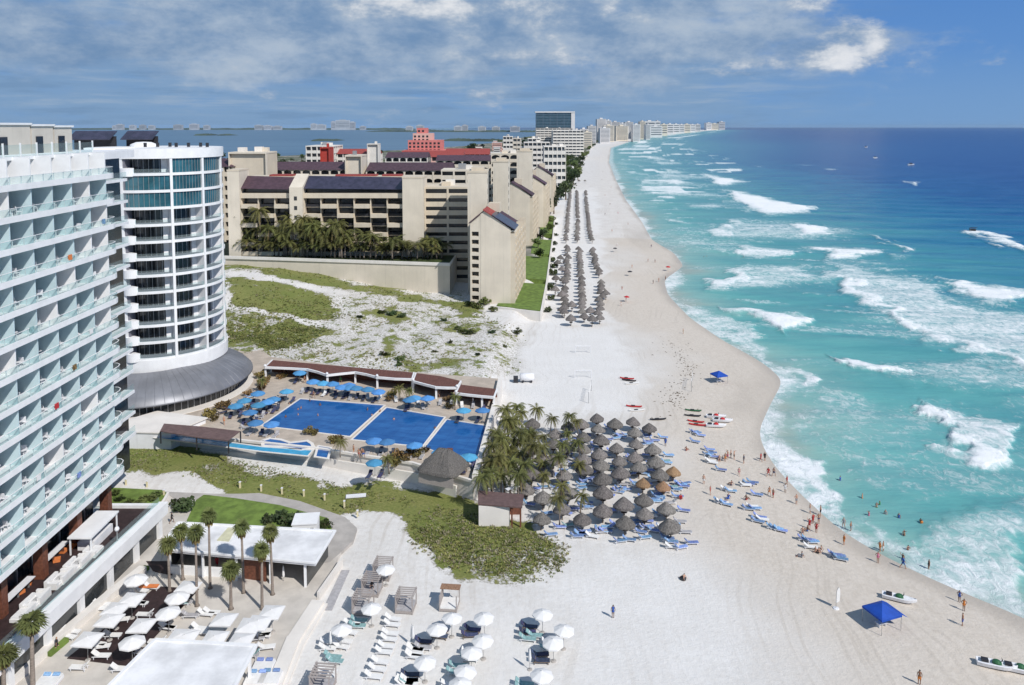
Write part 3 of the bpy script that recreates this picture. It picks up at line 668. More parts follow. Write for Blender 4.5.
# ================================================================== balcony hotel (left edge of the frame)
def balcony_hotel():
    X0, Y0, Y1 = -56.0, 68.0, 110.4
    t = thing('hotel_building', 'long white beachfront hotel with stacked glass fronted balconies filling the left edge', 'hotel', (-64, 95, 0), split=False)
    MB().box(-78, Y0, 0, -60.3, 108.1, 56.6).box(-78, Y0, 56.6, -64, 107.5, 57.0).build('wall', 'white', t, world=True)
    ZS = [10.6 + 3.55 * k for k in range(13)]
    bays = [107.8 - 4.2 * k for k in range(8)]
    for k, z in enumerate(ZS):
        out = X0 + (.25 if k % 2 else 0)
        pts = [(-60.3, Y0), (X0, Y0), (X0, Y1 - 1.6), (X0 - .25, Y1 - .7), (X0 - .9, Y1 - .1), (X0 - 1.8, Y1), (-60.3, Y1)]
        MB().prism(pts, z - .32, z + .06).build('floor_slab', 'white', t, world=True)
        f = MB()
        edge = [(X0 + .05, Y0), (X0 + .05, Y1 - 1.55), (X0 - .2, Y1 - .63), (X0 - .87, Y1 - .03), (X0 - 1.8, Y1 + .06)]
        f.prism(edge + [(x - .16, y - .1) for x, y in edge[::-1]], z - .42, z + .3)
        f.build('slab_fascia', 'white_clean', t, world=True)
        e2 = [(x - .06, y) for x, y in edge]
        rl = MB(); rl.prism(e2 + [(x - .03, y - .02) for x, y in e2[::-1]], z + .3, z + 1.15)
        rl.build('glass_railing', 'rail_glass', t, world=True)
        hr = MB(); hr.prism([(x + .03, y) for x, y in e2] + [(x - .06, y - .05) for x, y in e2[::-1]], z + 1.15, z + 1.2)
        for y in [b - 2.1 * j for b in bays for j in (0, 1)]:
            hr.box(X0 - .12, y - .04, z + .3, X0 - .04, y + .04, z + 1.15)
        hr.build('handrail', 'white_clean', t, world=True)
    for k, z in enumerate(ZS):
        for j, y in enumerate(bays):
            if j < 7 or k > 5:
                MB().box(-60.25, y - .09, z + .06, -56.3, y + .09, z + 3.2).build('partition', 'fin' if k < 12 and rng.random() < .72 else 'white_clean', t, world=True)
        dg = MB(); fr = MB()
        for j in range(len(bays) - 1):
            ya, yb = bays[j + 1] + .1, bays[j] - .1
            dg.box(-60.3, ya + .1, z + .1, -60.2, yb - .1, z + 2.75)
            for q in (ya + .08, (ya + yb) / 2, yb - .08): fr.box(-60.22, q - .05, z + .06, -60.12, q + .05, z + 2.8)
            fr.box(-60.22, ya, z + 2.72, -60.1, yb, z + 2.86)
        w = dg.build('sliding_doors', 'teal_glass', t, world=True)
        fr2 = fr.build('door_frames', 'white_clean', w); fr2.location = (-t.location.x, -t.location.y, 0)
    # roof level
    z = 56.35
    MB().box(-64, Y0, z - .3, -58.3, 109.0, z + .12).build('roof_slab', 'white_clean', t, world=True)
    MB().box(-58.5, Y0, z + .12, -58.44, 108.9, z + 1.5).build('roof_railing', 'rail_glass', t, world=True)
    for y in [108.8 - 3.2 * i for i in range(13)]:
        MB().box(-58.55, y - .08, z + .12, -58.39, y + .08, z + 1.7).build('railing_post', 'white_clean', t, world=True)
    for y0, y1, zt in ((91.5, 98.3, 60.2), (98.6, 103.2, 60.05), (103.5, 107.6, 59.9), (80, 91, 60.9)):
        p = MB().box(-66, y0, z, -60.6, y1, zt).build('penthouse', 'beige', t, world=True)
        MB().box(-66.2 + 64, y0 - .2 - 95, zt + 0.003, -60.4 + 64, y1 + .2 - 95, zt + .25).build('coping', 'white_clean', p)
        MB().box(-60.6 + 64, y0 + .8 - 95, z + .2, -60.5 + 64, y0 + 2.2 - 95, z + 2.4).build('door', 'dark_glass', p)
    # ground floor: dark glazing and red-brown pillars
    MB().box(-61, Y0, 4.3, -60.2, 108.4, 10.2).build('ground_floor_glazing', 'dark_glass', t, world=True)
    for i in range(5):
        y = 108.6 - 7.75 * i
        MB().box(-58.9, y - .8, 4.33, -57.7, y + .3, 10.3).build('pillar', 'brown', t, world=True)
    mb = MB()
    for i in range(13): mb.box(-60.2, 70 + 3 * i - .08, 4.3, -60.05, 70 + 3 * i + .08, 10.2)
    mb.box(-60.2, Y0, 7.0, -60.04, 108.4, 7.15); mb.build('glazing_frame', 'pole', t, world=True)
    # link building set back towards the round tower
    for k in range(14):
        z = 9.2 + 3.5 * k
        if z > 53: break
        MB().box(-72, 116, z, -62.3, 126, z + .45).build('link_floor_slab', 'white', t, world=True)
        MB().box(-62.5, 116.1, z + .45, -62.44, 126, z + 1.5).box(-72, 116.1, z + .45, -62.5, 116.16, z + 1.5).build('link_railing', 'rail_glass', t, world=True)
    MB().box(-72, 117.5, 3, -64, 127, 55).build('link_glazing', 'dark_glass', t, world=True)
    mb = MB()
    for x in (-71.8, -68.2, -65.0): mb.box(x - .25, 116.9, 4, x + .25, 117.48, 55)
    mb.box(-73, 115.8, 55, -62, 128, 56.2); mb.build('link_frame', 'white', t, world=True)
    return t
balcony_hotel()
def table_():
    t = thing('balcony_table', 'small white table on a hotel balcony', 'table', split=False)
    MB().lathe([(0, .7), (.38, .7), (.38, .74), (0, .74)], 10).build('tabletop', 'plastic', t)
    MB().lathe([(.22, 0), (.05, .05), (.04, .7)], 8).build('leg', 'plastic', t); return t
def chair_():
    t = thing('balcony_chair', 'white chair on a hotel balcony', 'chair', split=False)
    mb = MB()
    for x in (-.25, .25):
        for y in (-.25, .25): mb.box(x - .025, y - .025, 0, x + .025, y + .025, .42)
    mb.build('legs', 'plastic', t)
    MB().obox((0, 0, .45), (.58, .58, .07)).build('seat', 'plastic', t)
    MB().obox((0, .28, .78), (.56, .06, .62), 0, R(-12)).build('backrest', 'plastic', t); return t
TB, CHR = Proto(table_), Proto(chair_)
flo = ['lowest', 'second', 'third', 'fourth', 'fifth', 'sixth', 'seventh', 'eighth', 'ninth', 'tenth', 'eleventh', 'twelfth', 'top']
bayn = ['in the end bay', 'one bay from the end', 'two bays from the end', 'three bays from the end', 'four bays from the end', 'five bays from the end']
for k in range(13):
    z = 10.66 + 3.55 * k
    for j in range(6):
        y = 107.8 - 4.2 * j - 2.1 + rng.uniform(-.4, .4); x = -57.6 + rng.uniform(-.3, .2)
        w = '%s balcony row, %s' % (flo[k], bayn[j])
        TB.place((x, y, z), 0, 'white table on the %s' % w, 'tables on the hotel balconies')
        for s, nm in ((-1, 'near'), (1, 'far')):
            if rng.random() < .88:
                CHR.place((x + rng.uniform(-.5, .1), y + s * rng.uniform(.75, 1.0), z), -s * 1.57 + 1.57 + rng.uniform(-.7, .7) + (math.pi if s > 0 else 0), 'white chair %s of the table, %s' % ('in front' if s < 0 else 'behind', w), 'chairs on the hotel balconies')

def towel_():
    t = thing('beach_towel', 'beach towel hung over a balcony railing', 'towel', split=False)
    MB().box(-.04, -.4, -.62, .0, .4, .02).build('front_fold', 'sling_blue', t); MB().box(-.14, -.4, -.45, -.1, .4, .02).build('back_fold', 'sling_blue', t); MB().box(-.14, -.4, .022, .0, .4, .05).build('top_fold', 'sling_blue', t); return t
TW = Proto(towel_)
for k, j, cl in [(1, 2, 'sling_blue'), (3, 0, 'canvas'), (4, 3, 'red'), (6, 1, 'canvas'), (7, 4, 'sling_teal'), (9, 2, 'orange'), (2, 4, 'canvas'), (10, 0, 'sling_blue'), (5, 2, 'hibiscus')]:
    cn = {'sling_blue': 'blue', 'canvas': 'white', 'red': 'red', 'sling_teal': 'teal', 'orange': 'orange', 'hibiscus': 'brown'}[cl]
    TW.place((-56.0 + .06, 107.8 - 4.2 * j - 1.5, 10.6 + 3.55 * k + 1.2), 0, '%s towel over the railing of the %s balcony row, %s' % (cn, flo[k], bayn[j]), 'towels on the hotel balconies', split=False, mats={'front_fold': cl, 'back_fold': cl, 'top_fold': cl})
# ------------------------------------------------------------------ raised terrace along the foot of the hotel
def taper(mb):
    mb.v = [((x - max(0, 110 - y) * .07) if x > -57 else x, y, z) for x, y, z in mb.v]; return mb
def terrace():
    t = thing('hotel_terrace', 'raised dark floored terrace with a white parapet along the foot of the hotel', 'terrace', (-55, 95, 0), split=False)
    taper(MB().box(-60.2, 66, -.5, -51.6, 110.6, 4.1)).build('wall', 'stucco', t, world=True)
    taper(MB().box(-60.2, 66, 4.103, -51.9, 110.3, 4.3)).build('floor', 'brown_floor', t, world=True)
    taper(MB().box(-51.9, 66, 3.3, -50.6, 111.0, 5.0).box(-60.2, 110.3, 3.3, -51.9, 111.0, 4.75)).build('parapet', 'white_clean', t, world=True)
    taper(MB().box(-51.75, 66, 5.003, -51.69, 110.6, 5.9)).build('glass_railing', 'rail_glass', t, world=True)
    y = 67.0
    while y < 108:
        L = 5.2
        taper(MB().box(-51.62, y, .15, -51.3, y + L, 3.1)).build('opening', 'dark_glass', t, world=True)
        taper(MB().box(-51.62, y + L, -.3, -50.9, y + L + .9, 3.297)).build('column', 'white_clean', t, world=True)
        y += L + .9
    return t
terrace()
def sofa_():
    t = thing('lounge_sofa', 'boxy white lounge sofa', 'sofa', split=False)
    MB().box(-.8, -1.15, .1, .8, 1.15, .5).build('seat', 'cushion', t)
    MB().box(-.8, -1.15, .503, -.4, 1.15, 1.1).box(-.39, -1.15, .503, .8, -.8, .9).build('backrest', 'cushion', t)
    MB().box(-.3, -.7, .503, .7, .15, .68).box(-.3, .22, .503, .7, 1.05, .68).build('cushion', 'canvas', t); return t
SOF = Proto(sofa_)
for i, (px, py) in enumerate([(100, 552), (88, 562.5), (82, 567), (71, 578), (65, 583), (49, 599), (43, 605), (34, 615)]):
    p = P(px, py, 4.6); SOF.place((p.x - .5 - max(0, 110 - p.y) * .03, p.y, 4.3), rng.uniform(-.06, .06) + (math.pi if i % 2 else 0), 'white lounge sofa on the dark hotel terrace', 'sofas on the hotel terrace', 'near')
def lampp():
    t = thing('globe_lamp', 'white globe lamp', 'lamp', split=False)
    MB().tube([(0, 0, 0), (0, 0, 2.1)], .07).build('pole', 'pole', t)
    MB().lathe([(.0, 2.06), (.22, 2.1), (.33, 2.35), (.22, 2.62), (0, 2.7)], 12).build('globe', 'plastic', t, smooth=True); return t
LP = Proto(lampp)
for (px, py) in [(117.5, 546), (79.5, 541), (44.5, 572), (3.5, 606)]:
    p = P(px, py, 4.3); LP.place((p.x, p.y, 4.3), 0, 'white globe lamp on a post on the dark hotel terrace', 'lamps on the hotel terrace', 'near')
def canopy_bar():
    p = P(97, 533, 5.3); t = thing('bar_counter', 'white roofed service bar at the far end of the dark terrace', 'bar', (p.x, p.y, 4.3), split=False)
    MB().box(-1.7, -4.0, 2.3, 1.4, 3.2, 2.5).build('roof', 'white_clean', t)
    MB().box(-1.2, -2.6, 0, .9, 2.4, 1.1).build('counter', 'white', t)
    for x in (-1.5, 1.2):
        for y in (-3.7, 2.9): MB().box(x - .08, y - .08, 0, x + .08, y + .08, 2.3).build('post', 'white_clean', t)
canopy_bar()
def table_set():
    t = thing('bar_table', 'long white bar table', 'table', split=False)
    MB().box(-.5, -2.6, .98, .5, 2.6, 1.06).build('tabletop', 'plastic', t)
    for y in (-2, 0, 2): MB().box(-.08, y - .08, 0, .08, y + .08, .98).build('leg', 'pole', t)
    return t
TS = Proto(table_set)
for (px, py) in [(87, 525), (54, 552), (18, 589)]:
    p = P(px, py, 5.3); TS.place((p.x, p.y, 4.3), 0, 'long narrow white table beside the terrace glazing', 'bar tables on the terrace', 'near')
def pouf_():
    t = thing('lounge_chair', 'orange brown lounge chair', 'chair', split=False)
    MB().obox((0, 0, .25), (.8, .8, .4)).build('seat', 'orange', t); MB().obox((-.36, 0, .65), (.14, .8, .5)).build('backrest', 'brown', t); return t
PF = Proto(pouf_)
for (px, py) in [(72, 546), (63, 551), (57, 560), (40, 573), (36, 566), (28, 583), (20, 592)]:
    p = P(px, py, 4.5); PF.place((p.x, p.y, 4.3), rng.uniform(0, 6), 'small orange brown chair by the terrace tables', 'chairs by the terrace tables', 'near')

# ================================================================== round tower
TC = (-77.6, 170.0)
SC = (-78.3, 167.2)
def round_tower():
    t = thing('round_tower', 'round white hotel tower with curved balconies above a grey skirt roof', 'hotel', (TC[0], TC[1], 0), split=False)
    def B(mb, name, m, par=t, smooth=False): return mb.build(name, m, par, smooth, world=(par is t))
    a0, a1 = R(-8), R(150)
    ZB, FH = 12.3, 3.455
    B(MB().lathe([(11.0, 3), (11.0, 53.9)], 40, TC, R(-60), R(170)), 'glazing', 'dark_glass')
    body = MB().box(-97, 161, 3, -79.6, 190, 54.5)
    B(body, 'wall', 'white')
    cols = [R(-4), R(36), R(65), R(96), R(128)]
    for k in range(13):
        z = ZB + FH * k
        if k < 12:
            B(MB().sector(TC, 11.6, 13.6, a0, a1, z - .25, z + .3, 44), 'floor_slab', 'white_clean')
            B(MB().sector(TC, 11.0, 13.3, a0, a1, z + .303, z + .34, 44), 'balcony_floor', 'asphalt')
            if k < 9 or k == 11:
                B(MB().sector(TC, 13.42, 13.46, a0, a1 if k < 9 else R(34), z + .3, z + 1.15, 44), 'glass_railing', 'rail_glass')
        else:
            B(MB().sector(TC, 0.1, 13.8, a0, R(300), z - .25, z + 1.75, 64), 'roof_parapet', 'white_clean')
    # inner side walls and window frames of each bay
    pw = MB(); fr = MB()
    for a in cols[1:]:
        pw.sector(TC, 11.0, 13.4, a - R(1.1), a + R(.2), 10, 53.6, 2)
        pw.sector(TC, 11.02, 11.5, a - R(7), a - R(1.3), 10, 53.6, 4)
    B(pw, 'partition', 'white_clean')
    for a in np.arange(-4, 150, 5.2):
        fr.sector(TC, 11.0, 11.1, R(a), R(a + .5), 10, 53.6, 1)
    B(fr, 'window_frame', 'pole')
    for a in cols:
        B(MB().sector(TC, 13.2, 13.72, a - R(1.1), a + R(1.1), 10.2, 53.8, 2), 'column', 'white_clean')
    for k in (9, 10, 11):
        z = ZB + FH * k
        for i in range(4):
            if k == 11 and i == 0: continue
            ga, gb = cols[i] + R(1.2), cols[i + 1] - R(1.2)
            g = B(MB().sector(TC, 13.2, 13.3, ga, gb, z + .3, z + FH - .25, 12), 'curved_window', 'blue_glass')
            mu = MB(); n = 9
            for q in range(1, n):
                a = ga + (gb - ga) * q / n
                mu.sector((0, 0), 13.29, 13.38, a - R(.16), a + R(.16), z + .3, z + FH - .25, 1)
            mu.build('mullions', 'pole', g)
    B(MB().sector(TC, 11, 13.7, a0, a1, 9.6, ZB - .1, 44), 'lower_fascia', 'white_clean')
    # shaft coloured grey for a shaded hollow, with small white balcony boxes at the left
    B(MB().box(-80.2, 156.6, 3, -77.9, 162, 54.4), 'stair_shaft', 'asphalt')
    for k in range(12):
        z = ZB + FH * k
        if k in (9, 10): continue
        B(MB().sector((-77.6, 157.6), .02, 1.75, R(-75), R(60), z - .35, z + 1.35, 10), 'balcony_box', 'white_clean')
    # skirt roof and the glazed base
    B(MB().lathe([(12.2, 10.0), (16, 8.9), (19.2, 7.1), (20.5, 5.8), (20.55, 5.5), (18, 5.5)], 72, SC), 'skirt_roof', 'zinc', smooth=True)
    sm = MB()
    for i in range(72):
        a = R(5 * i)
        pr = [(12.3, 10.0), (16, 8.92), (19.2, 7.12), (20.5, 5.84)]
        vs = []
        for r, z in pr:
            for da, dz in ((-.04, 0), (0, .035), (.04, 0)):
                vs.append((r * math.sin(a) + da * math.cos(a), -r * math.cos(a) + da * math.sin(a), z + dz))
        sm.add(vs, [(3 * j + q, 3 * j + q + 1, 3 * j + q + 4, 3 * j + q + 3) for j in range(3) for q in range(2)])
    B(sm, 'roof_seam', 'zinc') .location = (0, 0, 0)
    o = kids(t)[-1]
    me = o.data
    for v in me.vertices: v.co.x += SC[0]; v.co.y += SC[1]
    B(MB().lathe([(18.2, 2.8), (18.2, 5.95)], 60, SC), 'base_glazing', 'dark_glass')
    mu = MB()
    for i in range(90): mu.sector(SC, 18.22, 18.3, R(4 * i), R(4 * i + .5), 2.9, 5.9, 1)
    B(mu, 'base_mullions', 'pole')
    B(MB().sector(SC, 16, 20.6, R(-90), R(150), 2.6, 3.12, 50), 'base_kerb', 'stucco')
    # roof clutter
    B(MB().lathe([(3.2, 54.6), (2.8, 56.0), (1.6, 56.5), (0, 56.6)], 20, (-83, 176)), 'roof_dome', 'white_clean')
    for i in range(7): B(MB().obox((-78 + 2.2 * i, 166 + (i % 3), 56.1), (.5, .5, .9)), 'roof_vent', 'dark')
    return t
round_tower()
def roof_panels():
    t = thing('solar_panel_array', 'dark tilted solar panels on the roof behind the round tower parapet', 'solar panels', (-92, 178, 54.6), split=False)
    for i, (x, y, w) in enumerate([(-94.5, 176, 9.5), (-84.8, 178, 7.2)]):
        MB().obox((x + 92, y - 178, 3.4), (w, 4, .15), 0, R(28)).build('panel', 'bluepanel', t)
        MB().box(x + 92 - w / 2, y - 177, 0, x + 92 + w / 2, y - 176.7, 3.2).build('support', 'dark', t)
roof_panels()
# low white wing beneath the skirt, seen between the two hotels
t = thing('service_block', 'low white service wing with a flat pale roof beside the round tower base', 'building', (-66, 140, 0), split=False)
MB().prism([(-78, 140), (-62.5, 139.2), (-59, 146.5), (-70, 150)], 0, 3.9).build('wall', 'white', t, world=True)
MB().prism([(-78.2, 139.8), (-62.3, 139), (-58.6, 146.6), (-70, 150.2)], 3.903, 4.1).build('roof', 'stucco', t, world=True)
# ================================================================== generic block built floor by floor
def block(name, label, cat, x0, x1, y0, y1, z0, z1, nf, nb, wall='cream', glass='dark_glass', roof='flat', roofm='darktile', arch=False, group=None,
          split=True, side=True, pier=.35, rail=.42, order='left', detail=True, rh=2.5):
    t = thing(name, label, cat, ((x0 + x1) / 2, y0, z0), group=group, order=order, split=split)
    fh = (z1 - z0) / nf; dpt = min(1.3, (y1 - y0) * .2)
    B = lambda mb, n, m: mb.build(n, m, t, world=True)
    B(MB().box(x0 + .5, y0 + dpt, z0, x1 - (dpt if side else .02), y1, z1 - .1), 'glazing', glass)
    B(MB().box(x0, y0 + dpt + .05, z0 - 1, x0 + .5, y1 + .3, z1).box(x0 + .5, y1, z0 - 1, x1, y1 + .3, z1), 'wall', wall)
    for k in range(nf):
        z = z0 + fh * k
        mb = MB().box(x0, y0 + .003 * (k % 2), z - .25, x1, y0 + .22, z + fh * rail - .003 * (k % 2))
        mb.box(x0 + .05, y0 + .22, z - .25, x1 - .05, y0 + dpt + .3, z)
        if side: mb.box(x1 - .22, y0 + .22, z - .25, x1 - .003, y1, z + fh * rail)
        B(mb, 'balcony', wall)
    for i in range(nb + 1):
        x = x0 + (x1 - x0) * i / nb; w = pier
        xa, xb = max(x0 - .02, x - w), min(x1 + .02, x + w)
        B(MB().box(xa, y0 - .12, z0 - 1, xb, y0 + dpt + .2, z1), 'pier', wall)
    if arch:
        for k in range(nf):
            z = z0 + fh * k
            for i in range(nb):
                xa = x0 + (x1 - x0) * i / nb + pier; xb = x0 + (x1 - x0) * (i + 1) / nb - pier
                cx = (xa + xb) / 2; rr = (xb - xa) / 2; zs = z + fh - min(rr, fh * .3) - .25; hh = z + fh - .2 - zs
                arc = [(cx - rr * math.cos(math.pi * q / 8), zs + hh * math.sin(math.pi * q / 8)) for q in range(9)]
                mb = MB()
                for q in range(8):
                    (ax, az), (bx, bz) = arc[q], arc[q + 1]
                    mb.add([(ax, y0, az), (bx, y0, bz), (bx, y0, z + fh), (ax, y0, z + fh)], [(0, 1, 2, 3)])
                    mb.add([(ax, y0, az), (ax, y0 + .4, az), (bx, y0 + .4, bz), (bx, y0, bz)], [(0, 1, 2, 3)])
                B(mb, 'arch', wall)
    if side and detail:
        ns = max(2, int((y1 - y0) / 6))
        for i in range(ns + 1):
            y = y0 + dpt + (y1 - y0 - dpt) * i / ns
            B(MB().box(x1 - dpt - .1, y - .4, z0 - 1, x1 + .06, y + .4, z1), 'pier', wall)
    if roof == 'flat':
        B(MB().box(x0 - .1, y0 - .1, z1, x1 + .1, y1 + .2, z1 + .7), 'roof', wall)
        rr = random.Random(int(x0 * 7 + y0)); w = x1 - x0; dd_ = y1 - y0
        for q in range(3 if w > 9 else 1):
            ux = x0 + w * rr.uniform(.1, .75); uy = y0 + dd_ * rr.uniform(.2, .7); B(MB().box(ux, uy, z1 + .703, ux + min(3.5, w * .2), uy + min(4, dd_ * .2), z1 + .7 + rr.uniform(1, 2.4)), 'roof_unit', rr.choice([wall, 'offwhite', 'pole']))
    elif roof == 'shed':
        B(MB().add([(x0, y0 - .6, z1), (x1, y0 - .6, z1), (x1, (y0 + y1) / 2, z1 + rh), (x0, (y0 + y1) / 2, z1 + rh), (x0, y1, z1), (x1, y1, z1)],
                   [(0, 1, 2, 3), (3, 2, 5, 4), (0, 3, 4), (1, 5, 2), (0, 4, 5, 1)]), 'roof', roofm)
    elif roof == 'hip':
        r = min((x1 - x0), (y1 - y0)) * .5
        B(MB().add([(x0 - .6, y0 - .6, z1), (x1 + .6, y0 - .6, z1), (x1 + .6, y1 + .6, z1), (x0 - .6, y1 + .6, z1), (x0 + r, (y0 + y1) / 2, z1 + rh), (x1 - r, (y0 + y1) / 2, z1 + rh)],
                   [(0, 1, 5, 4), (2, 3, 4, 5), (1, 2, 5), (3, 0, 4), (0, 3, 2, 1)]), 'roof', roofm)
    return t

# ------------------------------------------------------------------ podium and garden wall of the condominium
gw = thing('garden_wall', 'long pale retaining wall below the coconut palms of the beige condominium', 'wall', (-60, 270, 0), split=False)
MB().prism([(-140, 285), (-21.2, 263), (-20, 300), (-140, 320)], -2, 12.6).build('wall', 'cream2', gw, world=True)
MB().prism([(-140, 285.2), (-140, 284.4), (-21, 262.7), (-21, 263.5)], 12.6, 13.6).build('coping', 'stucco', gw, world=True)
gd = MB().prism([(-140, 285.7), (-22, 264), (-20.6, 299.5), (-140, 319.5)], 12.3, 12.64).build('garden', 'bush_dark'); gd['kind'] = 'structure'

# ------------------------------------------------------------------ long front wing with staggered balconies
def front_wing():
    Y = 284.0
    def X(px): return (px - 512) * Y / 780
    def Zp(py): return H - (py - HORZ) * Y / 780
    t = thing('condominium_wing', 'long beige condominium wing with staggered balconies and dark sloped roof panels', 'building', (-66, Y, 12), split=False)
    B = lambda mb, n, m: mb.build(n, m, t, world=True)
    for nm, a, b, top, y0, y1 in (('end_tower', 403, 424, 178, -2.5, 9), ('end_tower', 228, 240, 171, -1.5, 9), ('middle_pylon', 290, 303, 175, -2, 8)):
        z = Zp(top)
        if nm == 'middle_pylon':
            B(MB().box(X(a), Y + y0, 10, X(b), Y + y1, Zp(187)).add([(X(a), Y + y0, Zp(187)), (X(b), Y + y0, Zp(187)), (X(b), Y + y1, z), (X(a), Y + y1, z), (X(a), Y + y1, Zp(187)), (X(b), Y + y1, Zp(187))],
              [(0, 1, 2, 3), (0, 3, 4), (1, 5, 2), (2, 5, 4, 3)]), nm, 'cream2')
            mb = MB()
            for k in range(7): mb.box(X(296) - .5, Y + y0 - .06, Zp(200 + 9.6 * k), X(296) + .6, Y + y0 + .3, Zp(196 + 9.6 * k))
            B(mb, 'slit_glazing', 'dark_glass')
        else:
            B(MB().box(X(a), Y + y0, 10, X(b), Y + y1, z), nm, 'cream2')
            B(MB().box(X(a) - .1, Y + y0 - .1, z + .003, X(b) + .1, Y + y1 + .1, z + .6), 'tower_coping', 'cream')
    B(MB().box(X(228), Y + 3.5, 10, X(425), Y + 16, Zp(190)), 'glazing', 'dark_glass')
    for (a, b, bays) in ((240, 290, 3), (303, 403, 6)):
        xa, xb = X(a), X(b); w = (xb - xa) / bays
        zt = Zp(193.3)
        B(MB().box(xa, Y - .3, Zp(198.2), xb, Y + 4, zt), 'parapet_band', 'cream')
        # sloped roof with panels
        B(MB().add([(xa, Y - .2, Zp(188.6)), (xb, Y - .2, Zp(189.5)), (xb, Y + 7.5, Zp(178.5)), (xa, Y + 7.5, Zp(177)), (xa, Y + 7.5, Zp(190)), (xb, Y + 7.5, Zp(190))],
                   [(0, 1, 2, 3), (0, 3, 4), (1, 5, 2)]), 'roof', 'bluepanel' if a > 300 else 'darktile')
        B(MB().box(xa, Y + 7.5, Zp(190), xb, Y + 16, Zp(177.6)), 'roof_wall', 'cream')
        B(MB().box(xa, Y + 3.2, Zp(193), xb, Y + 3.6, Zp(189.6)), 'attic_window', 'dark_glass')
        for i in range(bays + 1):
            B(MB().box(xa + w * i - .18, Y + .4, 10, xa + w * i + .18, Y + 3.5, Zp(198)), 'pier', 'cream')
        for k in range(7):
            zb = Zp(207.5 + 9.55 * k)
            B(MB().box(xa, Y + 1.6, zb - .2, xb, Y + 3.6, zb + .15), 'floor_slab', 'cream')
            for i in range(bays):
                if (i + k) % 2 == (0 if a < 300 else 1) or k >= 4:
                    B(MB().box(xa + w * i + .15, Y - 1.1 + .01 * k, zb - .3, xa + w * (i + 1) - .15, Y + 1.6, zb + 1.15), 'balcony', 'cream')
                else:
                    B(MB().box(xa + w * i + .3, Y + 1.4, zb + .1, xa + w * (i + 1) - .3, Y + 1.5, zb + 1.0), 'railing', 'dark')
    for a, b in ((262, 286), (330, 352), (352, 372), (378, 398)):
        B(MB().box(X(a), Y + 8, Zp(178), X(b), Y + 13, Zp(176)), 'skylight', 'redtile')
    return t
front_wing()
# ------------------------------------------------------------------ courtyard wing, tall slab towers, stepped sea-front blocks
block('condominium_wing', 'beige wing of open walkways between the long wing and the tall slab tower', 'building', -32, -15.2, 285, 300, 2.5, 37.2, 11, 2, 'cream', rail=.5, split=False, side=False)
def slab_tower():
    t = thing('slab_tower', '', 'building', split=False)
    MB().box(0, 0, 0, 6.7, 13, 42).build('wall', 'cream2', t)
    MB().box(-.15, -.15, 42.003, 6.85, 13.15, 42.7).box(1.2, 2, 42.7, 5.5, 9, 43.8).build('coping', 'cream', t)
    mb = MB()
    for k in range(11): mb.box(6.6, 2, 3 + 3.5 * k, 6.74, 6, 4.8 + 3.5 * k)
    mb.build('slit_glazing', 'dark_glass', t)
    mb = MB().box(.8, -.04, 4, 1.0, .02, 40); mb.build('wall_joint', 'beige', t); return t
STW = Proto(slab_tower)
STW.place((-15.1, 264, 2.3), 0, 'tallest cream slab tower rising behind the nearest gabled condominium block', 'slab towers of the condominium', split=False)
STW.place((-8.4, 343, 2.3), R(-3), 'cream slab tower between the first and second gabled blocks', 'slab towers of the condominium', split=False)
STW.place((2.6, 424, 3.0), R(-3), 'farther pale slab tower with a small round window behind the second gabled block', 'slab towers of the condominium', split=False, scale=(1.25, 1, 1.03))
def gable_block():
    """stepped block with a gabled end towards the camera; local x to the sea, local y up the beach"""
    t = thing('condominium_block', '', 'building', split=False)
    L = 40
    prof = [(0, 0), (15, 0), (15, 24.8), (5.0, 30.6), (0, 26.6)]
    MB().prism_xz([(3.6, 0), (14.1, 0), (14.1, 24.6), (5, 30.4), (3.6, 29.3)], 0, 13).build('wall', 'cream2', t)
    MB().prism_xz([(4.0, 0), (13.2, 0), (13.2, 21.5), (6, 25.6), (4.0, 24.8)], 13, L).build('rear_wall', 'cream', t)
    mb = MB()
    for k in range(9): mb.box(0, .12, 2.62 * k, 3.6, 1.9, 2.62 * k + 1.15)
    mb.prism_xz([(0, 23.6), (3.6, 23.6), (3.6, 29.2), (0, 26.4)], .12, 1.9); mb.box(0, .1, 0, .55, 1.9, 26); mb.box(3.0, .1, 0, 3.6, 1.9, 26)
    mb.build('stair_front', 'cream2', t)
    MB().box(.1, 1.9, 0, 3.6, 12, 26).build('stair_glazing', 'dark_glass', t)
    MB().prism_xz([(-.4, 26.1), (3.62, 29.25), (3.62, 29.75), (-.4, 26.6)], -.4, 12).build('stair_roof', 'darktile', t)
    # roof: red tiles on the upper strip, dark panels on the seaward slope
    MB().prism_xz([(4.6, 30.6), (7.6, 28.95), (7.6, 29.3), (4.6, 31.0)], -.5, 9.5).build('roof_tiles', 'redtile', t)
    MB().prism_xz([(7.6, 28.97), (15.6, 24.3), (15.6, 24.6), (7.6, 29.3)], -.45, 12).build('roof', 'bluepanel', t)
    MB().prism_xz([(6, 25.8), (14, 21.2), (14, 21.6), (6, 26.2)], 13, 25).build('lower_roof', 'darktile', t)
    MB().prism_xz([(6, 25.8), (14, 21.2), (14, 21.6), (6, 26.2)], 27, L).build('lower_roof', 'darktile', t)
    MB().box(5, 10, 29, 9, 14, 32).build('chimney_block', 'cream', t)
    mb = MB(); gl = MB()
    gl.box(13.2, .9, 0, 14.6, L - 1, 21)
    for k in range(9): mb.box(13.2, .003 * k + .5, 2.62 * k - .1, 15.4, L, 2.62 * k + .75)
    for y in [0.1, 7, 13, 20, 27, 34, L - .6]: mb.box(13.2, y, 0, 15.6, y + .6, 23.8)
    gl.build('side_glazing', 'dark_glass', t); mb.build('side_balconies', 'cream', t)
    MB().box(13.2, .1, 23.2, 15.4, 13, 24.2).build('eaves_beam', 'cream2', t)
    return t
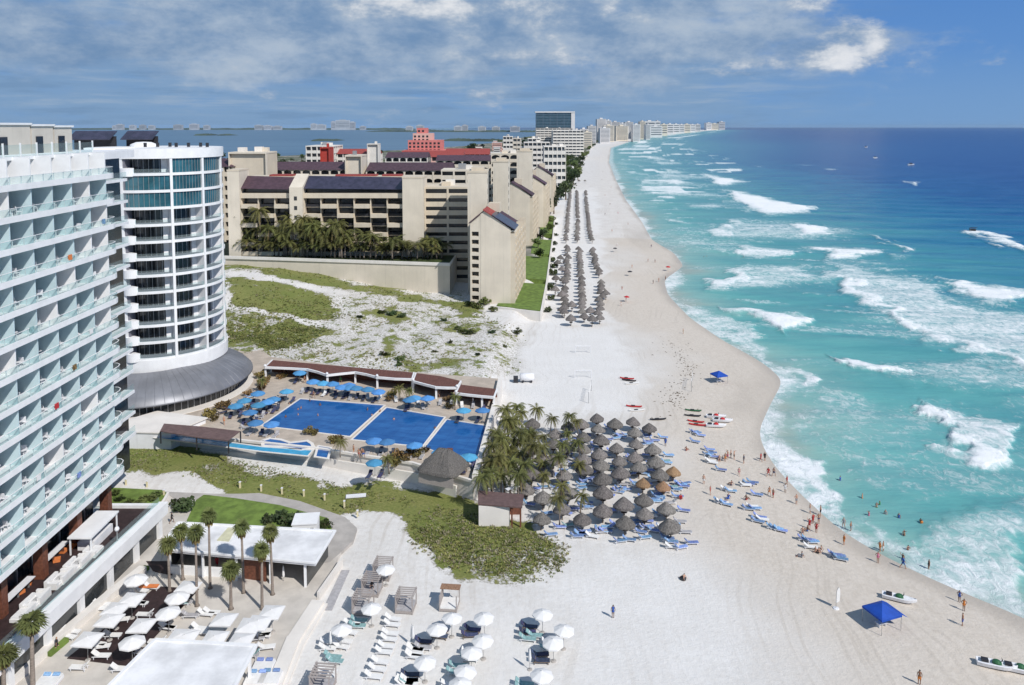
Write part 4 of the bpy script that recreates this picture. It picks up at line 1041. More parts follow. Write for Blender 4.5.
GB = Proto(gable_block)
GBL = [((-13.6, 251, 2.4), 'nearest gabled beige condominium block with red tiles and blue panels on its roof'),
       ((-4.6, 375, 2.4), 'second gabled condominium block up the beach with dark roof strips'),
       ((4.6, 442, 2.8), 'third condominium block up the beach partly hidden by the second'),
       ((12.8, 520, 3.0), 'fourth condominium block up the beach beyond the lawns')]
for i, (l, lab) in enumerate(GBL):
    o = GB.place(l, R(-6), lab, 'gabled condominium blocks along the beach', split=False, scale=(.94, 1, 1.0))
    if i:
        for c in o.children:
            if c.name.startswith('roof'): s_ = c.material_slots[0]; s_.link = 'OBJECT'; s_.material = M['darktile']
# blocks with arches behind the long wing
block('arched_building', 'cream arched building under a dark roof behind the left part of the long wing', 'building', -112, -74, 352, 372, 12, 40.5, 8, 9, 'cream2', roof='shed', arch=True, rh=3.2, side=False, split=False)
block('arched_building', 'cream arched building under a dark roof behind the right part of the long wing', 'building', -66, -27, 352, 372, 12, 40.2, 8, 9, 'cream2', roof='shed', arch=True, rh=3.2, side=False, split=False)
block('stair_tower', 'plain cream stair tower between the two dark roofed arched buildings', 'building', -75, -67.5, 350, 362, 12, 46.5, 1, 1, 'cream2', glass='cream2', side=False, split=False)
block('corner_building', 'pale cream building with a square top behind the left end of the long wing', 'building', -120, -104, 330, 345, 12, 48.5, 1, 1, 'cream2', glass='cream', side=False, split=False)
block('corner_building', 'beige building with a small dark hipped roof beside the round tower', 'building', -131, -118, 330, 344, 12, 43, 8, 3, 'cream', roof='hip', rh=3.5, split=False)
block('arched_building', 'cream walkway building stepping down right of the arched buildings', 'building', -30, -14, 330, 345, 8, 41, 10, 3, 'cream2', rail=.5, side=False, split=False)
block('hotel_wing', 'white hotel wing with arches in front of the pink hotel', 'building', -78, -52, 480, 500, 10, 41, 7, 6, 'offwhite', roof='shed', rh=3, arch=True, side=False, split=False)
block('hotel_wing', 'long cream arched hotel wing below the red tiled roofs', 'building', -46, 2, 470, 490, 8, 39.5, 8, 9, 'cream2', roof='shed', rh=3, arch=True, side=True, split=False)
block('hotel_wing', 'cream hotel wing with dark arches left of the farther slab tower', 'building', -12, 4, 445, 462, 5, 44, 9, 3, 'cream2', roof='flat', arch=True, side=True, split=False)
block('hotel_building', 'white lagoon side hotel with a stepped roof left of the red block', 'building', -148, -128, 560, 590, 5, 45.5, 9, 5, 'offwhite', roof='flat', side=True, split=False)
block('hotel_building', 'white lagoon side hotel with a dark red roof right of the red block', 'building', -132, -98, 570, 590, 5, 40, 8, 8, 'offwhite', roof='shed', roofm='redtile', rh=3.5, side=True, split=False)
block('red_block', 'small plain red tower block among the white lagoon side hotels', 'building', -118, -112.5, 480, 492, 10, 46.5, 1, 1, 'redpaint', glass='redpaint', side=False, split=False)
block('stair_tower', 'white square tower at the right end of the red roofed lagoon hotel', 'building', -104, -96, 560, 570, 5, 47, 1, 1, 'offwhite', glass='offwhite', side=False, split=False)
# pink hotel, stepped
pk = thing('pink_hotel', 'stepped pink hotel standing against the lagoon', 'hotel', (-92, 800, 5), split=False)
for (a, b, y, z, m_) in ((404, 450, 800, 36, 'pink'), (408, 442, 803, 46, 'pink'), (413, 432, 806, 53, 'palepink'), (417, 426, 809, 58.5, 'pink')):
    xa, xb = (a - 512) * y / 780, (b - 512) * y / 780
    w_ = MB().box(xa, y, 0, xb, y + 26, z).build('tier', m_, pk, world=True)
    mb = MB(); n = int((xb - xa) / 4.2); k0 = max(8, z - 14)
    for i in range(n):
        for q in range(3):
            zz = z - 4.2 - 3.6 * q
            mb.box(xa + 4.2 * i + 1.2, y - .15, zz, xa + 4.2 * i + 3.4, y + .3, zz + 2)
    o = mb.build('glazing', 'dark_glass', w_); o.location = (92, -800, -5)
block('hotel_building', 'low hotel with a long red tiled roof in front of the pink hotel', 'building', -92, -40, 640, 665, 2, 35, 6, 10, 'palepink', roof='shed', roofm='redtile', rh=5, side=False, split=False)
block('hotel_building', 'hotel with a red tiled roof and pale walls right of the pink hotel', 'building', -60, -20, 700, 725, 2, 35, 6, 9, 'offwhite', roof='shed', roofm='redtile', rh=5, side=False, split=False)

# ------------------------------------------------------------------ hotels farther along the strip
def far(px0, px1, top, Y, nf, nb, label, wall='offwhite', cat='hotel', name='hotel_building', dep=30, roof='flat', roofm='redtile', rh=4, glass='far_glass', rail=.5, z0=3):
    x0, x1 = (px0 - 512) * Y / 780, (px1 - 512) * Y / 780; z1 = H - (top - HORZ) * Y / 780
    return block(name, label, cat, x0, x1, Y, Y + dep, z0, z1, nf, nb, wall, roof=roof, roofm=roofm, rh=rh, glass=glass, split=False, detail=False, pier=.35, rail=rail)
far(503, 513, 137, 900, 9, 3, 'narrow white tower block left of the terraced white hotel')
far(513, 521, 139, 905, 8, 2, 'grey shadowed tower block joined to the narrow white tower', 'beige')
far(524, 550, 143, 760, 8, 6, 'terraced white hotel in front of the tall blue glass hotel')
far(528, 541, 139, 840, 9, 3, 'taller white terrace block rising behind the terraced white hotel')
far(544, 566, 147, 700, 6, 5, 'low bright white hotel with a stepped top near the beach trees')
far(536, 573, 128.5, 1500, 12, 9, 'white colonnaded hotel in front of the tall blue glass hotel', dep=60)
far(553, 584, 131, 1430, 9, 8, 'white arcaded hotel wing closest to the beach below the blue glass hotel', dep=60)
b_ = far(536, 571, 113.5, 1900, 24, 5, 'tallest blue glass hotel slab on the strip', 'bluewall', glass='blue_glass', rail=.3, dep=40)
x_ = (571 - 512) * 1900 / 780
MB().box(x_, 1899, 3, x_ + 9, 1940, 94).build('side_slab', 'farwhite', b_, world=True)
MB().box((535 - 512) * 1900 / 780, 1898, 93.5, x_ + 9, 1941, 96.5).build('crown', 'farwhite', b_, world=True)
FARH = [(580, 588, 129, 1750), (588, 596, 126, 1950), (583, 592, 132, 1600), (597, 606, 119, 2300), (606, 611, 120.5, 2350), (611, 620, 122, 2500), (604, 614, 125.5, 2250), (620, 625, 123.5, 2700), (625, 633, 122, 2900),
        (633, 640, 124.5, 3100), (640, 645, 121.5, 3700), (646, 650, 124.5, 3600), (644.5, 655, 121.2, 4600), (655, 660, 121.2, 5000), (661, 667, 124.3, 5200), (667, 673, 124.0, 5800),
        (673, 679, 124.2, 6300), (679, 684, 124.6, 6800), (684, 690, 124.2, 7500), (690, 695, 124.6, 8200), (695, 700, 124.3, 9000), (706, 711, 122.8, 13000), (711, 718, 123.6, 13500), (718.5, 724.5, 121.8, 14500), (573, 581, 130, 1500), (600, 610, 128, 2050), (616, 628, 126, 2400), (570, 577, 134, 1300), (628, 640, 126.5, 2800), (650, 662, 126.3, 4300), (560, 570, 136, 1150)]
for i, (a, b, top, Y) in enumerate(FARH):
    if Y < 3000: Y *= 1.35
    x0, x1 = (a - 512) * Y / 780, (b - 512) * Y / 780; z1 = H - (top - HORZ) * Y / 780; nf = max(3, int(z1 / 4.5)) if Y < 4000 else 5
    t = thing('hotel_building', 'pale hotel in the row of far hotels along the curving coast', 'hotel', (x0, Y, 0), group='far hotels along the curving coast')
    dep = 30 + .01 * Y; m_ = 'cream2' if i % 4 == 2 else 'farwhite'
    MB().box(x0, Y, -1, x1, Y + dep, z1).build('wall', m_, t, world=True)
    mb = MB(); fh = z1 / nf; g = .02 * (x1 - x0)
    for k in range(1, nf): mb.box(x0 + g * 3, Y - .3, fh * k + fh * .15, x1 - g * 3, Y + .2, fh * k + fh * .5)
    mb.build('window_bands', 'far_glass', t, world=True)
    MB().box(x0 + (x1 - x0) * .3, Y + 4, z1, x0 + (x1 - x0) * .6, Y + dep * .6, z1 + 3 + .0006 * Y).build('roof_block', m_, t, world=True)
# low buildings filling the strip between the hotels
r2 = random.Random(21); n = 0
for i in range(75):
    Y = 480 * (4200 / 480) ** r2.random(); xr = float(edgeX(Y)) - 40 - r2.random() * 240; xl = float(lagoonX(Y)) + 30
    if xr < xl or (Y < 700 and xr > -40): continue
    w = r2.uniform(10, 30); d = r2.uniform(10, 26); z = r2.uniform(6, 16) + (8 if Y > 1500 else 0)
    t = thing('low_building', 'low pale building among the trees of the hotel strip', 'building', (xr, Y, 1), group='low buildings on the hotel strip')
    MB().box(xr, Y, 0, xr + w, Y + d, z).build('wall', r2.choice(['offwhite', 'cream2', 'farwhite', 'palepink']), t, world=True)
    MB().box(xr - .5, Y - .5, z + .003, xr + w + .5, Y + d + .5, z + .8).build('roof', r2.choice(['redtile', 'roof_white', 'roof_white', 'brownroof']), t, world=True)
    mb = MB()
    for k in range(int(z / 3.6)): mb.box(xr + 1, Y - .12, 3.6 * k + 1.2, xr + w - 1, Y + .2, 3.6 * k + 2.7)
    mb.build('window_band', 'dark_glass', t, world=True)
# town across the lagoon
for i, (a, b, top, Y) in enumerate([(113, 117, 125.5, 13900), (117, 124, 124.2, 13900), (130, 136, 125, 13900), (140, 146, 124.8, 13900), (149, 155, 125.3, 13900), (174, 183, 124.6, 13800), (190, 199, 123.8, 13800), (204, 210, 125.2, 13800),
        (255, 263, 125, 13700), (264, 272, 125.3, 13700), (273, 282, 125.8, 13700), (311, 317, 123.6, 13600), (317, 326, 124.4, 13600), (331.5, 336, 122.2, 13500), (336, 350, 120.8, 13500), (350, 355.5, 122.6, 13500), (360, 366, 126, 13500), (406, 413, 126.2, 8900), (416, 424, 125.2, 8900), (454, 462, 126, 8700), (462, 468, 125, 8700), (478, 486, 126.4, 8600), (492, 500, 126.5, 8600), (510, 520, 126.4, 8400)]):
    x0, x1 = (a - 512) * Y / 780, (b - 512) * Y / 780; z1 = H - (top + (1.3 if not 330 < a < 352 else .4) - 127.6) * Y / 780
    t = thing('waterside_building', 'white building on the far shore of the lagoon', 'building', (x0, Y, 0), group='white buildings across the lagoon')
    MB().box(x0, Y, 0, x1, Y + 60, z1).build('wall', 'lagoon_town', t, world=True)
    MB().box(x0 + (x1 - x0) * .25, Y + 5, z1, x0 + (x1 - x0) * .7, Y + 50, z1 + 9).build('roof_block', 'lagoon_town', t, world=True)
    mb = MB()
    for k in range(4): mb.box(x0 + 8, Y - 1, z1 * (.3 + .16 * k), x1 - 8, Y + .5, z1 * (.34 + .16 * k))
    mb.build('window_bands', 'far_glass', t, world=True)
# ================================================================== furniture kit
def lounger_():
    t = thing('sun_lounger', '', 'lounger', split=False)
    mb = MB()
    for y in (-.3, .3):
        mb.box(-.95, y - .03, .27, .98, y + .03, .33)
        for x in (-.75, .8): mb.box(x - .035, y - .03, 0, x + .035, y + .03, .27)
    mb.box(.94, -.27, .27, .98, .27, .33).obox((-.62, 0, .45), (.06, .5, .4), 0)
    mb.build('frame', 'plastic', t)
    MB().box(-.38, -.31, .333, .99, .31, .41).build('seat', 'cushion', t)
    mb = MB(); c, s = math.cos(R(38)), math.sin(R(38)); L = .82
    q = [(-.39, .335), (-.39 - L * c, .335 + L * s), (-.39 - L * c + .05, .335 + L * s + .065), (-.34, .41)]
    mb.prism_xz(q, -.31, .31); mb.build('backrest', 'cushion', t); return t
LG = Proto(lounger_)
def lounge(*a, order='left'):
    if isinstance(a[0], tuple): a = (a[0], None) + a[1:]
    x, y, rz, kind, label, group = a[:6]
    if len(a) > 6: order = a[6]
    k = {'white': 'cushion', 'blue': 'sling_blue', 'navy': 'sling_navy', 'teal': 'sling_teal', 'grey': 'cushion_grey'}[kind]
    if callable(label): label = label()
    if isinstance(x, tuple): x, y, z = x
    else: z = GZ(x, y)
    return LG.place((x, y, z), rz, label, group, order, mats={'seat': k, 'backrest': k, 'frame': 'plastic' if kind != 'navy' else 'wood'})
def umbrella(canvas, r=1.35, h=2.35, n=8, rise=.5, square=False):
    def f():
        t = thing('sun_umbrella', '', 'umbrella', split=False)
        mb = MB(); a0 = math.pi / 4 if square else math.pi / n
        top = (0, 0, h + rise); rr = r * (1.414 if square else 1)
        k = 4 if square else n
        rim = [(rr * math.cos(a0 + 2 * math.pi * i / k), rr * math.sin(a0 + 2 * math.pi * i / k), h) for i in range(k)]
        mid = [(.5 * rr * math.cos(a0 + 2 * math.pi * i / k), .5 * rr * math.sin(a0 + 2 * math.pi * i / k), h + rise * .6) for i in range(k)]
        low = [(x * 1.0, y * 1.0, z - .16) for x, y, z in rim]
        inn = [(x * .97, y * .97, z - .03) for x, y, z in rim]; tin = (0, 0, h + rise - .05)
        vs = [top] + mid + rim + low + inn + [tin]
        fs = [(0, 1 + i, 1 + (i + 1) % k) for i in range(k)] + [(1 + i, 1 + k + i, 1 + k + (i + 1) % k, 1 + (i + 1) % k) for i in range(k)]
        fs += [(1 + k + i, 1 + 2 * k + i, 1 + 2 * k + (i + 1) % k, 1 + k + (i + 1) % k) for i in range(k)]
        fs += [(1 + 3 * k + (i + 1) % k, 1 + 3 * k + i, 4 * k + 1) for i in range(k)]
        mb.add(vs, fs); mb.tube([(0, 0, h + rise - .02), (0, 0, h + rise + .1)], .05)
        mb.build('canopy', canvas, t)
        mb = MB().tube([(0, 0, .1), (0, 0, h + rise - .06)], .035, 8)
        mb.build('pole', 'pole', t)
        ribs = MB()
        for x, y, z in rim: ribs.tube([(0, 0, h + rise - .12), (x * .96, y * .96, z - .05)], .015, 4)
        ribs.build('ribs', 'pole', t)
        MB().lathe([(0, .12), (.3, .1), (.34, 0), (0, 0)], 12).build('base', 'concrete', t); return t
    return Proto(f)
UB = umbrella('canvas_blue', 1.5, 2.2, 8, .55)
UW = umbrella('canvas', 1.25, 2.25, 8, .5)
UWB = umbrella('canvas', 1.45, 2.5, 8, .55)
USQ = umbrella('canvas', 1.25, 2.5, 4, .3, True)

# ================================================================== pool terrace
Z3 = 3.0
def D(px, py, z=Z3): return P(px, py, z)
deckpoly = [(-100, 151), (-62, 141), (-33.9, 134.3), (-16.8, 128.4), (-6.2, 121.6), (-5.6, 129.4), (-3.4, 159.6), (-2.6, 173), (-38, 181.5), (-60, 190), (-64, 196), (-100, 196)]
pd = thing('pool_terrace', 'raised white walled terrace carrying the blue swimming pools', 'terrace', (-40, 150, 0), split=False)
MB().prism(deckpoly, -1, 2.95).build('wall', 'stucco', pd, world=True)
MB().prism([(x, y) for x, y in deckpoly], 2.953, Z3).build('paving', 'deck', pd, world=True)
def ribbon(pts, w, z0, z1, m, name, parent, world=True):
    mb = MB()
    for i in range(len(pts) - 1):
        a, b = Vector(pts[i]).to_2d(), Vector(pts[i + 1]).to_2d()
        d = (b - a).normalized(); nrm = Vector((-d.y, d.x)) * w / 2; e = d * (w / 2 if i else 0)
        mb.prism([a + nrm - e, b + nrm, b - nrm, a - nrm - e], z0, z1 - .002 * (i % 2))
    return mb.build(name, m, parent, world=world)
ribbon([(-100, 151), (-62, 141), (-33.9, 134.3), (-16.8, 128.4), (-6.2, 121.6)], .5, 2.9, 3.3, 'stucco', 'front_parapet', pd)
ribbon([(-6.0, 121.8), (-5.4, 129.4), (-3.2, 159.6), (-2.6, 171)], .9, -1, 4.0, 'stucco', 'side_wall', pd)
ribbon([(-34, 133.6), (-16.8, 127.6), (-9, 122.6)], .4, -1, 1.9, 'stucco', 'lower_wall', pd)
m, nt, b = new_mat('pool_water_deep')
tc = nn(nt, 'ShaderNodeTexCoord'); w = noise_n(nt, map_n(nt, tc.outputs['Object'], (.25, .5, 1)), 1, 5, .6)
lk(nt, mix_n(nt, smooth_n(nt, w, .3, .7), (.008, .07, .27), (.018, .115, .36)), b.inputs['Base Color'])
b.inputs['Roughness'].default_value = .12; b.inputs['Specular IOR Level'].default_value = .3
bp = nn(nt, 'ShaderNodeBump'); bp.inputs['Strength'].default_value = .25; lk(nt, noise_n(nt, tc.outputs['Object'], 2.5, 4), bp.inputs['Height']); lk(nt, bp.outputs[0], b.inputs['Normal'])
bk_ = nn(nt, 'ShaderNodeTexBrick'); bk_.offset = 0; bk_.inputs['Scale'].default_value = .22; bk_.inputs['Mortar Size'].default_value = .012; bk_.inputs['Color1'].default_value = (1, 1, 1, 1); bk_.inputs['Color2'].default_value = (.94, .95, .96, 1); bk_.inputs['Mortar'].default_value = (.72, .78, .85, 1)
lk(nt, map_n(nt, tc.outputs['Object'], (1, 1, 1), (0, 0, R(14))), bk_.inputs[0])
lk(nt, mix_n(nt, 1., mix_n(nt, smooth_n(nt, w, .3, .7), (.01, .085, .29), (.026, .14, .39)), bk_.outputs[0], 'MULTIPLY'), b.inputs['Base Color'])
M['pool'] = m
M['pool_light'] = mat('pale_pool_water', (.05, .33, .55), .15, .15, .8, spec=.4)
def pool(name, label, pts, m_, z=Z3, coping=.3):
    q = [D(x, y, z).to_2d() for x, y in pts]
    c = sum(q, Vector((0, 0))) / len(q)
    t = thing(name, label, 'pool', (c.x, c.y, z), split=False)
    MB().prism([tuple(v) for v in q], z + .003, z + .04).build('water', m_, t, world=True)
    ribbon([tuple(v) for v in q] + [tuple(q[0]), tuple(q[1])][:1], coping, z + .006, z + .12, 'stucco', 'coping', t)
    return t
pool('swimming_pool', 'left and largest deep blue pool with bathers in it', [(300, 399), (385, 405.5), (350, 437), (261, 426)], 'pool')
pool('swimming_pool', 'middle deep blue pool between the two dividing walls', [(386.4, 407.6), (445, 417.5), (422.3, 447.2), (351.4, 440)], 'pool')
pool('swimming_pool', 'right deep blue pool beside the long white side wall', [(446.6, 419.5), (487, 426), (476, 466), (424, 448)], 'pool')
pool('play_pool', 'small curvy deep blue splash pool near the front parapet', [(262, 441), (270, 438.5), (281, 440), (290, 443), (299, 442), (307, 441), (312, 444), (314, 449), (300, 450), (280, 447), (263, 446)], 'pool', coping=.6)
pool('play_pool', 'tiny dark blue splash pool at the right of the pale channel', [(318, 446), (331, 448), (328, 459), (315, 457)], 'pool', coping=.4)
pool('water_channel', 'long pale blue water channel along the front parapet', [(158, 434), (200, 438.5), (262, 447), (313, 450.5), (308, 456.5), (262, 452), (200, 444), (154, 438)], 'pool_light', coping=.3)
# wavy pergola roofs
def pergola(label, back, front, zr=5.6):
    bk = [D(x, y, zr).to_2d() for x, y in back]; fr = [D(x, y, zr).to_2d() for x, y in front]
    c = (bk[0] + fr[0]) / 2
    t = thing('pergola', label, 'pergola', (c.x, c.y, Z3), split=False)
    MB().prism([tuple(v) for v in bk] + [tuple(v) for v in fr[::-1]], zr - .2, zr).build('roof', 'pergola', t, world=True)
    ribbon([tuple(v) for v in fr], .35, zr - .35, zr + .12, 'white_clean', 'edge_trim', t)
    ribbon([tuple(bk[0]), tuple(fr[0])], .3, zr - .3, zr + .11, 'white_clean', 'side_trim', t); ribbon([tuple(bk[-1]), tuple(fr[-1])], .3, zr - .3, zr + .11, 'white_clean', 'side_trim', t)
    n = max(3, len(fr))
    for i in range(len(fr)):
        if i % 2 == 0 or i == len(fr) - 1:
            v = fr[i]; MB().box(v.x - .2, v.y + .2, Z3, v.x + .2, v.y + .6, zr - .2).build('post', 'white', t, world=True)
            if i % 4 == 0: MB().lathe([(0, zr + .1), (.28, zr + .15), (.33, zr + .4), (0, zr + .7)], 8, (v.x, v.y)).build('globe_light', 'plastic', t, world=True)
    ribbon([(v.x, v.y - .4) for v in bk], .3, Z3, zr - .2, 'brown', 'back_wall', t)
    return t
pergola('longest brown pergola with a wavy white edge behind the left pool', [(272.5, 360), (340, 366), (414, 372.5)], [(265, 367), (290, 368), (307, 369), (317, 371.5), (327, 375), (340, 373.5), (355, 372), (366, 374), (377, 377), (395, 378.5), (412, 379)])
pergola('shorter brown pergola behind the middle pool', [(416, 373), (440, 376), (461, 381)], [(413, 381), (424, 384), (436, 387), (447, 387.5), (457, 387.5)])
pergola('smallest dark pergola with a straight white edge behind the right pool', [(460, 384.5), (480, 387), (497, 389)], [(456, 393), (468, 394.5), (482, 396), (494, 397)])
# thatched hut at the front corner
def hut():
    q = [P(411, 480, 5.0), P(470, 491, 5.0), P(466, 457, 5.0), P(425, 455.5, 5.0)]
    cx, cy = -11.2, 122.5
    t = thing('thatched_hut', 'large square grey thatched hut on the front corner of the pool terrace', 'hut', (-11.2, 123.9, Z3), R(-22), split=False); t.scale = (.72, .72, .8)
    mb = MB(); r = random.Random(3)
    rings = [(5.1, 4.6, 1.75), (4.9, 4.4, 2.15), (3.5, 3.1, 3.6), (1.7, 1.2, 5.3), (1.2, .12, 5.7)]
    vs = []; k = 28
    for (a, b_, z) in rings:
        for i in range(k):
            th = 2 * math.pi * i / k; c, s = math.cos(th), math.sin(th); p = 6
            f = (abs(c) ** p + abs(s) ** p) ** (-1 / p)
            vs.append((a * c * f + r.uniform(-.08, .08), b_ * s * f + r.uniform(-.08, .08), z + r.uniform(-.1, .1)))
    fs = [(j * k + i, j * k + (i + 1) % k, (j + 1) * k + (i + 1) % k, (j + 1) * k + i) for j in range(len(rings) - 1) for i in range(k)] + [tuple(range(4 * k, 5 * k)), tuple(range(k))[::-1]]
    mb.add(vs, fs); mb.build('thatch_roof', 'thatch', t)
    for x in (-4, 0, 4):
        for y in (-3.6, 3.6): MB().tube([(x, y, 0), (x, y, 2)], .12).build('post', 'wood', t)
    MB().box(-4.3, -3.9, -.6, 4.3, -3.7, 1.5).build('slat_screen', 'palewood', t)
    MB().box(-2.8, -1.8, 0, 2.8, 1.5, 1.1).build('counter', 'brown', t)
    MB().obox((1.0, 1.2, 4.9), (1.3, 1.0, .9), .3).build('roof_patch', 'brown', t)
hut()
# small dark roofed cabin right of the hut
def cabin():
    t = thing('beach_cabin', 'small white walled cabin with a dark brown roof at the wall corner', 'cabin', (-1.8, 119, 0), split=False)
    q = [P(478, 491, 3.3), P(524, 495, 3.3), P(522, 508.5, 3.2), P(478, 505, 3.2)]
    MB().prism([(v.x, v.y) for v in q], 3.2, 3.4).build('roof', 'brownroof', t, world=True)
    xs = [min(v.x for v in q), max(v.x for v in q)]; ys = [min(v.y for v in q), max(v.y for v in q)]
    MB().box(xs[0] + .3, ys[0] + .8, -.5, xs[1] - 2.2, ys[1] - .6, 3.1).build('wall', 'stucco', t, world=True)
    for x in (xs[1] - .7, xs[1] - 2.0): MB().box(x, ys[0] + .5, -.3, x + .25, ys[0] + .75, 3.2).build('post', 'brown', t, world=True)
    MB().box(xs[1] - 2.2, ys[1] - 1, -.3, xs[1] - .6, ys[1] - .8, 3.1).build('rear_panel', 'brown', t, world=True)
    MB().obox((0, 118.6, 3.5), (2.3, .6, .1), R(35)).build('roof_board', 'plastic', t, world=True)
cabin()
# left brown canopy over the channel
t = thing('shade_canopy', 'flat brown shade canopy above the pale water channel', 'canopy', tuple(D(205, 433, 5.2)), split=False)
q = [D(164, 423.5, 5.4), D(202, 426.5, 5.4), D(240, 431, 5.4), D(228, 440.5, 5.4), D(196, 437, 5.4), D(160, 431, 5.4)]
MB().prism([(v.x, v.y) for v in q], 5.25, 5.4).build('roof', 'brownroof', t, world=True)
for v in q: MB().box(v.x - .1, v.y + .1, Z3, v.x + .1, v.y + .3, 5.25).build('post', 'dark', t, world=True)
# blue umbrellas and loungers round the pools
A1 = lambda x, y: (200 + x / 6.827, 350 + y / 6.827)
A2 = lambda x, y: (350 + x / 6.827, 370 + y / 6.827)
north = [A1(680, 150), A1(770, 210), A1(840, 222), A1(905, 225), A1(965, 248), A1(1015, 235), A2(-2, 112), A2(40, 118), A2(122, 126), A2(195, 142), A2(410, 196), A2(440, 185), A2(530, 186), A2(775, 270), A2(905, 270)]
west = [A1(395, 290), A1(590, 278), A1(305, 340), A1(245, 375), A1(395, 370), A1(460, 348), A1(500, 330), A1(340, 420), A1(380, 490), A1(490, 498)]
south = [A2(165, 475), A2(255, 485), A2(445, 508), A2(615, 555), A2(740, 595), A2(810, 585), A2(170, 625)]
for lst, lab in ((north, 'blue umbrella on the far side of the pools'), (west, 'blue umbrella on the left side of the pools'), (south, 'blue umbrella along the near side of the pools')):
    for (x, y) in lst:
        p = P(x, y, Z3 + 2.4); UB.place((p.x, p.y, Z3), rng.uniform(0, .8), lab, 'blue umbrellas round the pools')
        for s in (-1, 1)[:1 + (len(lst) != 15)]:
            lounge((p.x + s * rng.uniform(.8, 1.2), p.y + rng.uniform(-.6, .3), Z3), R(90 if lst is not south else -90) * 1 + rng.uniform(-.2, .2) + math.pi * (lst is not south), rng.choice(['navy', 'navy', 'grey', 'navy']), 'dark lounger under a ' + lab.replace('on the left side of the pools', 'left of the pools').replace('on the far side of the pools', 'beyond the pools').replace('along the near side of the pools', 'in front of the pools'), 'loungers round the pools')
for i in range(17):   # free rows of loungers along the far edge and the left edge
    p = D(302 + 11 * i + (6 if i > 7 else 0), 393.5 + .95 * i + rng.uniform(-.5, .5)); lounge((p.x, p.y, Z3), R(-90) + rng.uniform(-.25, .25), rng.choice(['grey', 'grey', 'white', 'navy']), 'lounger in the row along the far pool edge', 'loungers round the pools')
for i in range(11):
    p = D(288 - 4.2 * i, 393 + 3.6 * i); lounge((p.x, p.y, Z3), rng.uniform(-.3, .1), rng.choice(['grey', 'navy', 'white', 'grey']), 'lounger in the slanting row left of the pools', 'loungers round the pools')
for i in range(5):
    p = D(222 + 7 * (i % 5) + 4 * (i // 5), 414 + 8 * (i // 5) - 4 * (i % 5)); lounge((p.x, p.y, Z3), R(40), rng.choice(['navy', 'grey', 'blue']), 'lounger on the paving by the round tower', 'loungers round the pools')
for i in range(0):
    p = D(352 + 7.2 * i, 396 + .8 * i + rng.uniform(-1, 1)); lounge((p.x, p.y, Z3), R(-90) + rng.uniform(-.3, .3), rng.choice(['grey', 'white', 'navy']), 'lounger in the second row behind the far pool edge', 'loungers round the pools')

# ------------------------------------------------------------------ flat sheets in the lower left: paths, lawns, courtyard, carpets
def sheet(name, pts, z0, z1, m_, kind='structure', label=None, cat=None, zp=None):
    q = [P(x, y, z1 if zp is None else zp) for x, y in pts]
    c = sum(q, Vector()) / len(q)
    mb = MB().prism([(v.x - c.x, v.y - c.y) for v in q], z0, z1)
    o = mb.build(name, m_); o.location = (c.x, c.y, 0)
    return tag(o, label, cat, kind=kind, split=False) if kind or label else o
sheet('courtyard', [(150, 515), (186, 470), (168, 478), (350, 520), (345, 545), (262, 700), (240, 790), (-120, 790), (-60, 640), (40, 640)], -.6, .42, 'tile')
sheet('lawn', [(104, 486), (140, 484), (158, 487), (167, 493), (160, 502), (147, 511), (104, 509)], -.3, .5, 'lawn')
sheet('lawn', [(196, 500), (204, 494.5), (235, 498), (280, 505), (328, 518), (333, 532), (300, 532), (186, 522)], -.3, .5, 'lawn')
sheet('path', [(100, 476.5), (125, 474.5), (170, 477), (216, 484.5), (300, 501), (345, 517), (357, 528), (353, 541), (330, 562), (316, 564), (333, 532), (322, 519), (270, 505), (204, 494), (196, 500), (178, 502), (158, 486), (128, 483), (100, 485)], -.3, .46, 'concrete')
sheet('path', [(140, 520), (186, 500), (197, 500), (186, 523), (163, 556), (140, 600), (120, 600), (150, 530)], -.3, .465, 'tile')
cp = sheet('carpet', [(157, 586), (199, 589), (128, 665.5), (67, 658)], .3, .5, 'brown_floor', None, 'dark brown outdoor carpet under the white umbrellas in the courtyard', 'carpet')
sheet('carpet', [(146, 561), (176, 561), (172, 575), (153, 571)], .3, .5, 'brown_floor', None, 'small dark floor patch beside the white roofed bar', 'carpet')
sheet('beach_mat', [(341.5, 570), (349.5, 570), (332, 610), (322.5, 610)], -.1, .08, 'cushion_grey', None, 'long dark grey mat laid on the sand beside the steps', 'mat')
def lowwall(label, pts, w, z1, m_='stucco', name='low_wall'):
    q = [P(x, y, z1).to_2d() for x, y in pts]
    t = thing(name, label, 'wall', (q[0].x, q[0].y, 0), split=False)
    ribbon([tuple(v) for v in q], w, -.4, z1, m_, 'wall', t); return t
lowwall('low white wall separating the courtyard from the loungers on the sand', [(342, 558), (318, 592)], .3, 1.2)
lowwall('broad pale kerb stepping down from the courtyard to the sand', [(318, 600), (292, 640), (268, 700)], 1.6, .62)
lowwall('second pale kerb step beside the sand', [(325, 603), (300, 645), (278, 700)], .7, .3)
lowwall('white wall edge of the small lawn next to the path', [(168, 492), (162, 503), (148, 513)], .35, 1.0)
lowwall('long white planter wall between the terrace and the courtyard', [(143, 566), (107, 594), (64, 630), (0, 686)], 1.1, 1.3)
for i, (a, b_) in enumerate([((147, 568), (131, 580)), ((104, 603), (86, 618)), ((66, 640), (48, 655))]):
    p0, p1 = P(*a, .6), P(*b_, .6)
    hd = thing('planter_hedge', 'narrow green hedge strip at the foot of the long planter wall', 'hedge', tuple(p0), group='hedge strips by the planter wall')
    ribbon([tuple(p0.to_2d()), tuple(p1.to_2d())], .8, .3, .95, 'lawn', 'leaves', hd)

